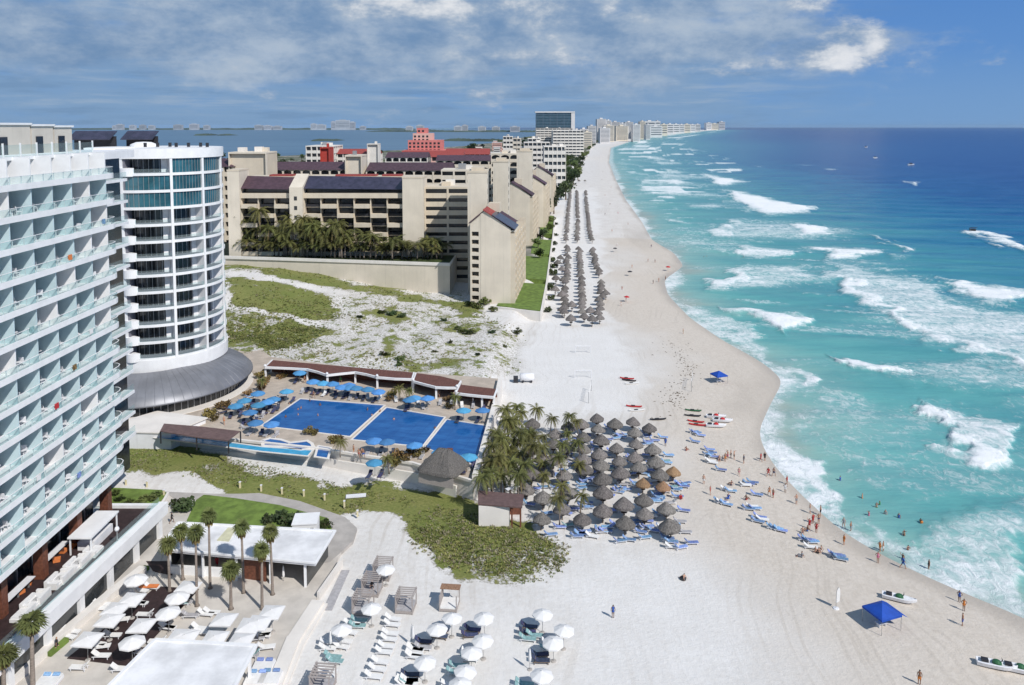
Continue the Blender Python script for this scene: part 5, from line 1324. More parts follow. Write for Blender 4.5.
# white roofed bar
def bar():
    Zr = 4.0
    q = [P(178, 523, Zr), P(335, 531.5, Zr), P(315.5, 563.5, Zr), P(160, 549, Zr)]
    t = thing('bar_pavilion', 'low bar pavilion with a large flat white roof behind the tall fan palms', 'pavilion', (-30, 104, 0), split=False)
    MB().prism([(v.x, v.y) for v in q], Zr - .35, Zr).build('roof', 'roof_white', t, world=True)
    ribbon([tuple(v.to_2d()) for v in q] + [tuple(q[0].to_2d())], .3, Zr - .05, Zr + .18, 'white_clean', 'roof_edge', t)
    ins = [(q[0] * .96 + q[2] * .04), q[1] * .95 + q[3] * .05, q[2] * .93 + q[0] * .07, q[3] * .95 + q[1] * .05]
    ribbon([(ins[3].x, ins[3].y), (ins[0].x, ins[0].y), (ins[1].x, ins[1].y), (ins[2].x, ins[2].y)], .25, .3, Zr - .35, 'dark_glass', 'rear_wall', t)
    ribbon([(ins[3].x, ins[3].y + .2), (ins[2].x - 9, ins[2].y + 2.2)], .5, .3, 1.5, 'white_clean', 'counter', t)
    ribbon([(ins[2].x - 8.5, ins[2].y + 2), (ins[2].x - 5.5, ins[2].y + 1.3)], .3, .3, Zr - .36, 'brown', 'wood_panel', t)
    for f in (0, .25, .5, .75, 1):
        v = ins[3].lerp(ins[2], f); MB().box(v.x - .15, v.y - .1, .3, v.x + .15, v.y + .2, Zr - .35).build('column', 'white_clean', t, world=True)
    a = [P(228, 527.5, Zr + .1), P(236, 528, Zr + .1), P(229, 541, Zr + .1), P(217, 540, Zr + .1)]
    MB().prism([(v.x, v.y) for v in a], Zr + .003, Zr + .12).build('roof_hatch', mat('pale_yellow_skylight', (.6, .58, .4), .5), t, world=True)
    return t
bar()
pv = P(306, 522, 2.6)
t = thing('vent_box', 'white vented equipment box behind the white roofed bar', 'equipment box', (pv.x, pv.y, .4), R(6), split=False)
MB().box(-1.7, -1.6, 0, 1.7, 1.6, 2.6).build('case', 'white_clean', t)
for i in range(4): MB().box(-1.3 + .7 * i, -1.63, 1.5, -.8 + .7 * i, -1.57, 2.1).build('vent', 'dark', t)
MB().box(-1.8, -1.7, 2.603, 1.8, 1.7, 2.75).build('lid', 'white_clean', t)
def pavilion2():
    Zr = 4.2
    q = [P(155, 640, Zr), P(256, 646, Zr), P(228, 700, Zr), P(95, 700, Zr)]
    t = thing('flat_pavilion', 'large flat white pavilion roof at the bottom edge', 'pavilion', (-33, 82, 0), split=False)
    MB().prism([(v.x, v.y) for v in q], Zr - .4, Zr).build('roof', 'roof_white', t, world=True)
    ribbon([tuple(v.to_2d()) for v in q] + [tuple(q[0].to_2d())], .35, Zr - .06, Zr + .15, 'white_clean', 'roof_edge', t)
    c = sum(q, Vector()) / 4
    for v in q: w = v.lerp(c, .1); MB().box(w.x - .15, w.y - .15, .3, w.x + .15, w.y + .15, Zr - .4).build('column', 'white_clean', t, world=True)
    w = [v.lerp(c, .25) for v in q]; MB().prism([(v.x, v.y) for v in w], .3, Zr - .4).build('bar_core', 'stucco', t, world=True)
pavilion2()

# umbrellas of the courtyard
C5 = lambda x, y: (40 + x / 5.956, 570 + y / 5.956)
C4 = lambda x, y: (x / 4, 514 + y / 4)
octs = [C5(570, 42), C5(815, 147), C5(765, 238), C5(545, 415)]
sqs = [C5(545, 162), C5(450, 222), C5(410, 287), C5(280, 402), C5(612, 318), C5(878, 92), C5(838, 382), (272, 610), (258, 620.5), (250, 623), (215, 636), (241, 639), (185, 635), (224, 618)]
ki = 0
for lst, pr, lab, h in ((octs, UWB, 'eight sided white umbrella on the dark courtyard carpet', 2.9), (sqs, USQ, 'square white umbrella in the courtyard', 2.75)):
    for (x, y) in lst:
        p = P(x, y, h + .4); pr.place((p.x, p.y, .45), R(-4) if pr is USQ else rng.uniform(0, .8), lab, 'white umbrellas of the courtyard')
        for s in range(2):
            a = rng.uniform(0, 6.28)
            lounge((p.x + 1.35 * math.cos(a) + .3, p.y + 1.2 * math.sin(a) - .4, .5), rng.choice([0, .2, -.2, 3.1]), rng.choice(['white', 'white', 'grey', 'teal' if x > 140 else 'white']), 'lounger by a %s white umbrella in the courtyard' % ('square' if pr is USQ else 'round'), 'loungers of the courtyard')
for (x, y) in [(212, 611), (206, 612.5), (200, 627), (203, 631), (141, 589), (137, 594), (102, 603), (99, 607), (72, 630), (68, 635), (152, 586)]:
    p = P(x, y, .9); lounge((p.x, p.y, .45), rng.uniform(-.3, .1), 'white', 'white lounger standing free on the courtyard tiles', 'loungers of the courtyard')
def coffee():
    t = thing('wooden_bench', 'orange brown wooden bench at the far end of the dark carpet', 'bench', split=False)
    MB().box(-1.3, -.35, .38, 1.3, .35, .5).build('seat', 'orange', t)
    for x in (-1.1, 1.1): MB().box(x - .06, -.3, 0, x + .06, .3, .38).build('leg', 'wood', t)
    return t
bn = coffee(); p = P(148, 587, .8); bn.location = (p.x, p.y, .5)
def dayset():
    t = thing('daybed', 'white daybed with blue pillows at the bottom edge', 'daybed', split=False)
    MB().box(-1.1, -1.1, 0, 1.1, 1.1, .3).build('base', 'plastic', t); MB().box(-1.05, -1.05, .303, 1.05, 1.05, .5).build('mattress', 'cushion', t)
    for x in (-.5, .5): MB().obox((x, .75, .62), (.7, .35, .2), 0, R(25)).build('pillow', 'sling_blue', t)
    return t
DB = Proto(dayset)
for (x, y) in [(263, 668), (256, 680), (270, 679), (48, 683)]:
    p = P(x, y, .6); DB.place((p.x, p.y, .45), 0, 'white daybed with blue pillows beside the bottom pavilion roof', 'daybeds with blue pillows')
# path bollards
def boll():
    t = thing('bollard_light', '', 'bollard light', split=False)
    MB().box(-.12, -.12, 0, .12, .12, .95).build('post', 'yellow', t); MB().box(-.15, -.15, .953, .15, .15, 1.1).build('cap', 'plastic', t); return t
BL = Proto(boll)
C8 = lambda x, y: (150 + x / 4.567, 470 + y / 4.567)
for (x, y) in [C8(412, 82), C8(508, 97), C8(603, 110), C8(703, 120), C8(798, 141), C8(888, 176), C8(948, 222), (126, 485), (147, 487), (164, 496), (240, 488)]:
    p = G(x, y); BL.place((p.x, p.y, max(p.z, .3)), 0, 'short cream bollard light beside the curving path', 'bollard lights along the path')
p = G(356, 497)
t = thing('overturned_board', 'white board lying on the grass below the pool wall', 'board', (p.x, p.y, p.z), R(10), split=False)
MB().box(-1.6, -.5, .12, 1.6, .5, .3).build('deck', 'plastic', t); MB().box(-1.2, -.1, 0, 1.2, .1, .12).build('keel', 'plastic', t)
# royal lawns on the beach side
for pts in ([(497, 305), (540, 311), (546, 284), (512, 282)], [(522, 278), (547, 280), (549.5, 257), (526, 256)], [(531, 253), (549, 254), (552, 240), (533, 239)], [(540, 233), (552, 234), (554, 216), (541, 214)]):
    sheet('lawn', pts, .5, 2.75, 'lawn')
t = thing('beach_wall', 'pale low wall along the beach edge of the condominium lawns', 'wall', (10, 255, 0), split=False)
w_ = [P(x, y, 2.6).to_2d() for x, y in [(490, 307), (541, 313), (546.5, 284), (550, 257), (553, 236), (555, 214)]]
ribbon([tuple(v) for v in w_], .5, -.5, 3.0, 'stucco', 'wall', t)
# ================================================================== palms
def frond(mb, base, az, L, lift, droop, r, wd=.55, nl=9):
    pts = []; d = Vector((math.cos(az), math.sin(az), 0))
    for i in range(nl + 1):
        t = i / nl; pts.append(Vector(base) + d * (L * t * (1 - .18 * t * droop)) + Vector((0, 0, L * (lift * t - droop * t * t))))
    side = Vector((-d.y, d.x, 0))
    for i in range(nl):
        a, b = pts[i], pts[i + 1]; t = (i + .5) / nl; w = wd * L * .42 * (math.sin(math.pi * min(1, t * .85 + .12)) ** .7)
        for s in (-1, 1):
            tip = (a + b) / 2 + side * (s * w) + (b - a) * .9 + Vector((0, 0, -w * r.uniform(.35, .75)))
            tip2 = a * .3 + b * .7 + side * (s * w * .8) + (b - a) * 1.0 + Vector((0, 0, -w * r.uniform(.3, .9)))
            m_ = a.lerp(b, .55)
            mb.add([a, m_, tip], [(0, 1, 2)]); mb.add([m_, b, tip2], [(0, 1, 2)])
        mb.add([a - side * .03, a + side * .03, b + side * .02, b - side * .02], [(0, 1, 2, 3)])
def coco(seed, h):
    def f():
        r = random.Random(seed)
        t = thing('palm_tree', '', 'palm tree', split=False)
        bx, by = r.uniform(-.9, .9), r.uniform(-.7, .7)
        pts = [(bx * q * q, by * q * q, h * q) for q in (0, .2, .4, .6, .8, 1)]
        MB().tube(pts, [.24, .17, .15, .14, .13, .12], 7).build('trunk', 'trunk', t, True)
        mb = MB()
        for i in range(22):
            ring = i / 22
            frond(mb, (bx, by, h), 2.4 * i + r.uniform(-.25, .25), r.uniform(2.3, 3.0), .95 - 1.05 * ring + r.uniform(-.1, .1), .55 + .35 * ring + r.uniform(0, .15), r)
        mb.build('crown', 'frond', t)
        mb = MB()
        for i in range(4): frond(mb, (bx, by, h - .1), r.uniform(0, 6.3), r.uniform(1.5, 2.1), -.25, .95, r, .4, 6)
        mb.build('dry_fronds', 'frond_dry', t)
        return t
    return Proto(f)
COCO = [coco(1, 6.2), coco(2, 7.4), coco(3, 5.0), coco(4, 8.6)]
CHT = [6.2, 7.4, 5.0, 8.6]
def fanpalm(seed, h):
    def f():
        r = random.Random(seed); t = thing('fan_palm', '', 'palm tree', split=False)
        bx, by = r.uniform(-.15, .15), r.uniform(-.15, .15)
        MB().tube([(0, 0, 0), (0, 0, .25), (bx * .3, by * .3, h * .4), (bx, by, h)], [.34, .2, .17, .13], 8).build('trunk', 'trunk', t, True)
        mb = MB()
        for i in range(26):
            el = math.asin(1 - 1.6 * (i + .5) / 26); az = 2.4 * i; L = r.uniform(.15, .5)
            d = Vector((math.cos(az) * math.cos(el), math.sin(az) * math.cos(el), math.sin(el)))
            c = Vector((bx, by, h + .25)); p = c + d * L
            mb.tube([c, p], .02, 3)
            u = d.cross(Vector((0, 0, 1))); u = u.normalized() if u.length > .05 else Vector((1, 0, 0)); w = d.cross(u)
            n = 8; R_ = r.uniform(.85, 1.25)
            for k in range(n):
                a = math.pi * (k + .5) / n - math.pi / 2
                dirv = d * math.cos(a) * .9 + u * math.sin(a); tip = p + dirv * R_ + Vector((0, 0, -.3 * R_ * abs(math.sin(a)) - .18))
                sd_ = (u * math.cos(a) - d * math.sin(a)) * .09
                mid = p + dirv * R_ * .5
                mb.add([p, mid + sd_, tip, mid - sd_], [(0, 1, 2, 3)])
        mb.build('crown', 'fan', t)
        mb = MB()
        for i in range(14):
            az = 2.4 * i; c = Vector((bx, by, h - .1)); d = Vector((math.cos(az), math.sin(az), 0))
            mb.add([c + Vector((0, 0, .2)), c + d * .5 + Vector((-d.y * .25, d.x * .25, -.5)), c + d * .45 + Vector((0, 0, -1.1)), c + d * .5 + Vector((d.y * .25, -d.x * .25, -.5))], [(0, 1, 2, 3)])
        mb.build('dry_skirt', 'frond_dry', t); return t
    return f
FP = [((90, 555), (85, 325), 'shortest fan palm at the left end of the courtyard row'), ((150, 500), (140, 268), 'slim fan palm second from the left, behind the row'), ((215, 620), (208, 268), 'tall fan palm third from the left, rising from the carpet edge'),
      ((275, 540), (262, 195), 'tallest fan palm, fourth from the left, crown above the white roof'), ((370, 635), (368, 440), 'short fan palm with a yellowish crown in the middle of the row'), ((428, 560), (413, 250), 'tall slim fan palm sixth from the left'),
      ((512, 635), (492, 352), 'fan palm seventh from the left, nearest the square umbrellas'), ((560, 568), (547, 270), 'fan palm at the right end of the courtyard row')]
for i, (b_, c_, lab) in enumerate(FP):
    bp_ = C8(*b_); cp_ = C8(*c_); g = P(*bp_, .42)
    h = (bp_[1] - cp_[1]) / (F / (g.y * CP + (H) * SP)) * 1.0
    o = fanpalm(50 + i, h - .3)(); o.location = (g.x, g.y, .42); o['label'] = lab; o['group'] = 'tall fan palms of the courtyard'
    if i == 4: o.scale = (1.1, 1.1, 1)
for (x, y, top, lab) in [(33, 690, 617, 'fan palm at the bottom edge in front of the hotel terrace'), (4, 700, 651, 'fan palm cut by the left edge in front of the terrace')]:
    g = P(x, y, .42); h = (y - top) / (F / (g.y * CP + H * SP)); o = fanpalm(70 + x, h - .3)(); o.location = (g.x, g.y, .42); o['label'] = lab; o['group'] = 'tall fan palms of the courtyard'; o.scale = (1.35, 1.35, 1)
B5 = lambda x, y: (480 + x / 5.27, 400 + y / 5.27)
PALMS = [(180, 30), (150, 55), (290, 45), (110, 160), (180, 110), (145, 130), (250, 160), (90, 240), (180, 215), (60, 345), (130, 300), (215, 285), (200, 385), (255, 235), (110, 390), (160, 340), (40, 400), (85, 300), (230, 205), (135, 210), (205, 60), (280, 190), (120, 105), (100, 200), (215, 340), (70, 385), (150, 260), (35, 330), (190, 165),
         (370, 95), (460, 78), (520, 108), (452, 170), (345, 250), (432, 225), (340, 330), (530, 225), (430, 305), (530, 335), (425, 440), (420, 510), (530, 495), (330, 400), (345, 190)]
for i, (x, y) in enumerate(PALMS):
    px, py = B5(x, y); k = i % 3; s = rng.uniform(.68, .92) if x < 300 else rng.uniform(.52, .72)
    p = P(px, py, CHT[k] * s)
    lab = 'coconut palm in the dense grove along the white pool wall' if x < 300 else 'coconut palm among the thatched beach umbrellas'
    COCO[k].place((p.x, p.y, GZ(p.x, p.y)), rng.uniform(0, 6.28), lab, 'coconut palms beside the pool' if x < 300 else 'coconut palms among the thatched umbrellas', 'left', scale=s)
# condominium garden palms, on the podium
CP_ = [(234, 226), (243, 245), (257, 233), (265, 250), (278, 244), (286, 252), (299, 226), (307, 250), (315, 232), (322, 250), (343, 234), (352, 248), (361, 246), (372, 238), (379, 250), (390, 240), (406, 243), (431, 252), (248, 252), (294, 234), (230, 243), (238, 236), (246, 232), (240, 250), (252, 246), (262, 240), (268, 228), (274, 222), (281, 236), (288, 228), (292, 221), (284, 246), (296, 243), (303, 234), (311, 226), (310, 246), (318, 238), (326, 244), (333, 236), (337, 226), (338, 248), (347, 240), (356, 236), (366, 244), (385, 245), (393, 251), (401, 250), (410, 253), (422, 240), (427, 246), (436, 241), (441, 247), (416, 252), (258, 254), (272, 252), (250, 213), (330, 217)]
for i, (x, y) in enumerate(CP_):
    k = (1, 3, 0)[i % 3]; s = rng.uniform(1.0, 1.25); z = 12.6
    h = CHT[k] * s; Yd = 270 + rng.uniform(0, 9)
    X_w = (x - 512) * Yd / 780; zc = H - (y - HORZ) * Yd / 780
    s = max(.7, min(2.0, (zc - z) / CHT[k]))
    Yd = max(Yd, 270 + (-21 - X_w) * .2)
    COCO[k].place((X_w, Yd, z), rng.uniform(0, 6.28), 'coconut palm in front of the long beige condominium wing', 'coconut palms of the condominium garden', 'left', scale=(1.75, 1.75, s))
# small palms and planting on the pool terrace
for (x, y, lab) in [(340, 446, 'small palm beside the tiny splash pool'), (389, 462, 'small palm on the near pool paving'), (400, 391, 'small palm between the two longer pergolas'), (455, 400, 'small palm left of the smallest pergola'), (409, 394, 'palm shrub between the pergolas by the pool edge'), (262, 383, 'small palm left of the longest pergola')]:
    p = P(x, y, 5); COCO[2].place((p.x, p.y, 3.0), rng.uniform(0, 6), lab, 'small palms on the pool terrace', split=False, scale=.55)

# ------------------------------------------------------------------ shrubs and leafy trees
def crown(mb, c, rx, ry, rz, n, ls, r, clumps=9):
    cs = []
    for _ in range(clumps):
        d = Vector((r.gauss(0, 1), r.gauss(0, 1), r.gauss(0, .8))).normalized() * r.uniform(.35, .8)
        cs.append((d, r.uniform(.3, .5)))
    for _ in range(n):
        d, cr = r.choice(cs); e = Vector((r.gauss(0, 1), r.gauss(0, 1), r.gauss(0, 1))).normalized() * cr * r.uniform(.6, 1.05)
        q = d + e; p = Vector((c[0] + q.x * rx, c[1] + q.y * ry, c[2] + q.z * rz))
        u = Vector((r.gauss(0, 1), r.gauss(0, 1), r.gauss(0, .6))).normalized(); w = u.orthogonal().normalized(); s = ls * r.uniform(.6, 1.3)
        mb.add([p - u * s, p - w * s * .55, p + u * s, p + w * s * .55], [(0, 1, 2, 3)])
def shrub(seed, m_, n=260):
    def f():
        r = random.Random(seed); t = thing('shrub', '', 'shrub', split=False)
        mb = MB(); crown(mb, (0, 0, .7), 1, 1, .75, n, .2, r); mb.build('leaves', m_, t)
        mb = MB()
        for i in range(5): mb.tube([(0, 0, -.2), (r.uniform(-.5, .5), r.uniform(-.5, .5), .8)], .04, 4)
        mb.build('branches', 'wood', t); return t
    return Proto(f)
SH = [shrub(1, 'bush'), shrub(2, 'bush'), shrub(3, 'bush_dark')]
FL = shrub(5, 'hibiscus')
for (x, y) in [A1(415, 180), A1(430, 230), A1(450, 150), A1(130, 390), A1(90, 430), A1(60, 450), A1(170, 385), A1(325, 300), A1(340, 395), A1(570, 180), A1(545, 185), A1(100, 470), A1(460, 195), A1(420, 265), A1(740, 560), A1(780, 565), A2(270, 200), A2(290, 170), A2(340, 110), A2(660, 200), A2(680, 250), A2(320, 575), A2(370, 590), A2(420, 565), A2(460, 580), A2(490, 565), A2(520, 545), A2(280, 620), A2(310, 640), A2(380, 610), A1(910, 620), A1(950, 610)]:
    p = D(x, y, 3.4); FL.place((p.x, p.y, 3.0), rng.uniform(0, 6), 'orange flowering shrub planted on the pool terrace', 'flowering shrubs on the pool terrace', scale=rng.uniform(.8, 1.3))
for (x, y, s, lab) in [(185, 506, 1.7, 'dark grey green shrub at the corner of the larger lawn'), (178, 503, 1.4, 'smaller dark shrub next to the path junction'), (287, 519, 1.5, 'dark shrub left of the white vent box'), (278, 516, 1.3, 'dark shrub on the lawn behind the white bar roof'), (268, 518, 1.1, 'low shrub at the lawn edge behind the bar roof'), (325, 523, 1.2, 'green shrub right of the white vent box'), (295, 516, 1.2, 'shrub directly behind the white vent box')]:
    p = P(x, y, 1.2); SH[2].place((p.x, p.y, .4), rng.uniform(0, 6), lab, 'shrubs by the larger lawn', split=False, scale=s)
for (x, y) in [(146, 497), (154, 497), (158, 493), (140, 502), (120, 497), (128, 501), (114, 492)]:
    p = P(x, y, .9); SH[0].place((p.x, p.y, .4), rng.uniform(0, 6), 'low clipped shrub on the small lawn beside the hotel', 'shrubs on the small lawn', scale=(1.1, 1.1, .6))
for (x, y) in [(551, 262), (553, 275), (549, 290), (552, 252), (554, 245), (556, 236), (551, 300), (548, 312), (545, 255), (541, 262), (556, 225), (554, 268), (540, 238), (546, 236)]:
    p = G(x, y); SH[2].place((p.x, p.y, p.z), rng.uniform(0, 6), 'dark shrub along the beach edge of the condominium lawns', 'shrubs along the condominium lawns', 'near', scale=rng.uniform(1.4, 2.4))
# bushes standing on the dune
for (x, y, s) in [(517, 334, 1.9), (485, 305, 2.6), (478, 308, 2.4), (470, 306, 2.3), (493, 312, 1.8), (462, 332, 1.6), (470, 334, 1.8), (458, 330, 1.3), (444, 321, 1.2), (400, 360, 1.5), (398, 366, 1.2), (385, 355, 1.6), (360, 318, 1.3), (492, 333, 1.2), (450, 343, 1.0), (505, 347, .9), (435, 352, 1.0), (478, 355, .9), (382, 313, 1.7), (392, 315, 1.8), (402, 317, 1.6)]:
    p = G(x, y); SH[rng.randrange(3)].place((p.x, p.y, p.z - .1), rng.uniform(0, 6), 'rounded green bush on the pale sandy dune', 'bushes on the sandy dune', scale=(s, s * .9, s * .7))
CLEAR = [[(222, 266), (300, 279), (352, 288), (352, 297), (300, 289), (222, 275)], [(222, 303), (275, 310), (332, 318), (330, 326), (270, 319), (222, 312)], [(270, 315), (279, 315), (277, 331), (270, 333)]]
def inpoly(x, y, poly):
    ins = False
    for i in range(len(poly)):
        (x0, y0), (x1, y1) = poly[i], poly[(i + 1) % len(poly)]
        if (y0 > y) != (y1 > y) and x < (x1 - x0) * (y - y0) / (y1 - y0) + x0: ins = not ins
    return ins
def scrub(name, polys, n, seed, mats_, smin, smax, label=None):
    """countless low dune plants: one mass of small leaf tufts"""
    r = random.Random(seed); mb = MB(); k = 0; tries = 0
    while k < n and tries < n * 30:
        tries += 1; poly, wgt = r.choice(polys)
        xs = [q[0] for q in poly]; ys = [q[1] for q in poly]
        x, y = r.uniform(min(xs), max(xs)), r.uniform(min(ys), max(ys))
        ins = False
        for i in range(len(poly)):
            (x0, y0), (x1, y1) = poly[i], poly[(i + 1) % len(poly)]
            if (y0 > y) != (y1 > y) and x < (x1 - x0) * (y - y0) / (y1 - y0) + x0: ins = not ins
        if not ins: continue
        p = P(x, y, 2.0 if y < 400 else .5); p = G(x, y) if k % 3 == 0 else Vector((p.x, p.y, GZ(p.x, p.y)))
        if any(inpoly(x, y, q) for q in CLEAR): continue
        x += r.gauss(0, 2.5); y += r.gauss(0, 1.2); p = Vector((P(x, y, p.z).x, P(x, y, p.z).y, p.z)); p.z = GZ(p.x, p.y)
        nz = float(fbm(np.array([p.x * .12]), np.array([p.y * .12]), 3, 17)[0])
        if nz < wgt + r.uniform(-.08, .08): continue
        k += 1; s = r.uniform(smin, smax); mi = r.randrange(len(mats_))
        for _ in range(7):
            a = r.uniform(0, 6.28); u = Vector((math.cos(a), math.sin(a), 0)); q = p + u * s * r.uniform(.1, .9)
            w = Vector((-u.y, u.x, 0)) * s * .35; tip = q + u * s * .5 + Vector((0, 0, s * r.uniform(.4, 1.1)))
            mb.add([q - w, q + w, tip + w * .3, tip - w * .3], [(0, 1, 2, 3)], mi)
    o = mb.build(name, mats_); o['kind'] = 'stuff'; return o
bankp = [(112, 440), (160, 448), (220, 457), (307, 476), (350, 487), (470, 513), (545, 537), (566, 548), (566, 562), (552, 582), (522, 582), (492, 576), (464, 564), (432, 543), (407, 526), (377, 516), (350, 516), (330, 506), (300, 498), (215, 482), (180, 473), (112, 466)]
M['tuft'] = mat('dune_plant', (.16, .185, .05), .8, .35, .2, trans=.15); M['tuft2'] = mat('yellow_dune_plant', (.27, .26, .09), .8, .3, .2, trans=.15)
M['tuft_dry'] = mat('dry_dune_grass', (.26, .23, .15), .9, .25, .3); M['tuft_dark'] = mat('dark_dune_plant', (.12, .15, .045), .8, .3, .2)
scrub('bank_vegetation', [(bankp, .4)], 5600, 5, ['tuft', 'tuft2', 'tuft', 'tuft_dry', 'tuft_dark'], .09, .22)
scrub('bank_vegetation', [([(470, 520), (565, 540), (574, 558), (550, 584), (500, 580), (440, 566), (400, 535)], .55)], 800, 15, ['tuft', 'tuft_dry', 'tuft2'], .15, .35)
dall = [(222, 257), (455, 290), (480, 313), (522, 331), (528, 350), (505, 383), (420, 378), (260, 357), (222, 350)]
scrub('dune_scrub', [(dall, .5)], 2400, 6, ['tuft_dry', 'tuft2', 'tuft'], .15, .36)
scrub('dune_scrub', [([(222, 268), (300, 288), (345, 298), (340, 318), (290, 325), (222, 312)], .3), ([(222, 312), (270, 322), (275, 345), (240, 352), (222, 360)], .4), ([(256, 325), (310, 318), (330, 325), (315, 342), (280, 350), (258, 346)], .3),
                     ([(222, 259), (330, 273), (360, 284), (455, 301), (485, 316), (470, 318), (430, 305), (350, 290), (300, 280), (222, 266)], .25)], 3000, 8, ['tuft', 'tuft_dark', 'tuft2', 'tuft'], .18, .42)
# trees along the hotel strip and round the lagoon
def tree(seed, m_, tall=False):
    def f():
        r = random.Random(seed); t = thing('tree', '', 'tree', split=False)
        mb = MB().tube([(0, 0, -1), (.2, .1, 3), (.1, .2, 5)], [.35, .25, .12], 6)
        for _ in range(4): mb.tube([(.1, .1, 3), (r.uniform(-2, 2), r.uniform(-2, 2), 5.2)], [.15, .05], 5)
        mb.build('trunk', 'wood', t)
        mb = MB(); crown(mb, (0, 0, 5), 3.6, 3.4, 2.6, 420, .55, r, 12); mb.build('crown', m_, t); return t
    return Proto(f)
TR = [tree(11, 'bush_dark'), tree(12, 'bush_dark'), tree(13, 'bush')]
TPX = [(566, 200), (562, 192), (570, 176), (577, 174), (583, 164), (587, 157), (567, 184), (558, 180), (560, 174), (552, 184), (576, 167), (565, 172), (571, 170), (580, 163), (590, 150), (594, 147), (601, 143), (606, 140), (556, 206), (554, 214), (551, 226), (548, 196), (573, 185), (578, 180), (570, 190), (566, 196), (575, 172), (581, 170), (568, 178), (562, 170), (556, 176), (572, 163), (584, 160), (561, 186), (588, 152), (579, 156), (592, 148), (597, 144), (552, 201), (548, 212), (545, 221), (550, 234), (543, 240), (556, 190), (566, 166), (603, 141), (540, 262), (538, 250)]
for i, (x, y) in enumerate(TPX):
    p = G(x, y); s = rng.uniform(1.5, 2.3) if p.y > 480 else .8
    TR[i % 3].place((p.x, p.y, p.z), rng.uniform(0, 6), 'leafy tree on the land edge of the upper beach' if p.y > 480 else 'small tree by the condominium lawns', 'trees at the upper beach edge' if p.y > 480 else 'small trees by the lawns', 'near', scale=(s, s, s * 1.05))
r3 = random.Random(31)
for i in range(170):
    Y = 420 * (3200 / 420) ** r3.random(); xr = float(edgeX(Y)) - 12; xl = max(float(lagoonX(Y)) + 15, -.4 * Y)
    if Y < 760: xl = max(xl, float(edgeX(Y)) - 70)
    x = r3.uniform(xl, xr); s = r3.uniform(1.2, 2.1) * (1.5 if Y > 1500 else 1)
    TR[i % 3].place((x, Y, GZ(x, Y) if Y < 1200 else 1.0), r3.uniform(0, 6), 'dark green tree among the far hotels', 'trees among the far hotels', scale=s, split=False)
for i in range(50):
    x0 = r3.uniform(268, 420); Y = r3.uniform(760, 1150); X_w = (x0 - 512) * Y / 780
    TR[i % 3].place((X_w, Y, 1), r3.uniform(0, 6), 'dark green tree on the lagoon shore behind the condominium', 'trees on the lagoon shore', scale=r3.uniform(1.2, 2.0), split=False)

# ================================================================== thatched beach umbrellas
def palapa(seed, m_='thatch', r_=1.42, h=1.95, rise=1.25):
    def f():
        r = random.Random(seed); t = thing('thatched_umbrella', '', 'thatched umbrella', split=False)
        n = 20; mb = MB(); vs = []
        prof = [(1.0, -.18), (.985, .0), (.7, .36), (.38, .7), (.1, 1.0), (.02, 1.04)]
        for q, (a, z) in enumerate(prof):
            for i in range(n):
                th = 2 * math.pi * i / n; j = r.uniform(-.06, .06) if q < 2 else r.uniform(-.02, .02)
                vs.append((r_ * (a + j) * math.cos(th), r_ * (a + j) * math.sin(th), h + rise * z + (r.uniform(-.14, .05) if q == 0 else 0)))
        fs = [(q * n + i, q * n + (i + 1) % n, (q + 1) * n + (i + 1) % n, (q + 1) * n + i) for q in range(len(prof) - 1) for i in range(n)] + [tuple(range(5 * n, 6 * n))]
        vs.append((0, 0, h + rise * .5)); fs += [((i + 1) % n, i, 6 * n) for i in range(n)]
        mb.add(vs, fs); mb.build('thatch_roof', m_, t)
        MB().tube([(0, 0, -.2), (0, 0, h + rise * .8)], .09, 7).build('post', 'wood', t)
        MB().lathe([(0, .92), (.45, .92), (.45, .98), (0, .98)], 10).build('table_ring', 'wood', t); return t
    return Proto(f)
PA = [palapa(1), palapa(2), palapa(3)]; PAB = palapa(4, 'thatch_brown')
B6 = lambda x, y: (580 + x / 4.567, 400 + y / 4.567)
gp = [B6(*q) for q in [(80, 65), (160, 95), (238, 82), (318, 108), (80, 118), (250, 130), (95, 170), (168, 200), (255, 180), (335, 213), (90, 230), (180, 258), (252, 243), (95, 278), (270, 290), (348, 270), (110, 345), (188, 318), (365, 328), (105, 410), (290, 437), (202, 465), (105, 485), (295, 497), (395, 475), (205, 540), (418, 555), (10, 95), (15, 205), (15, 250), (10, 520), (20, 300), (15, 150)]]
gp += [B5(*q) for q in [(275, 112), (465, 125), (385, 215), (455, 235), (262, 245), (445, 375), (462, 470), (332, 495), (435, 545), (322, 598), (240, 450), (272, 372), (352, 352), (395, 160), (330, 300), (385, 290)]]
bpx = [B6(*q) for q in [(424, 300), (288, 355), (378, 368), (160, 95)]]
rows = ['farthest', 'seventh', 'sixth', 'fifth', 'fourth', 'third', 'second', 'front']
ALLP = []
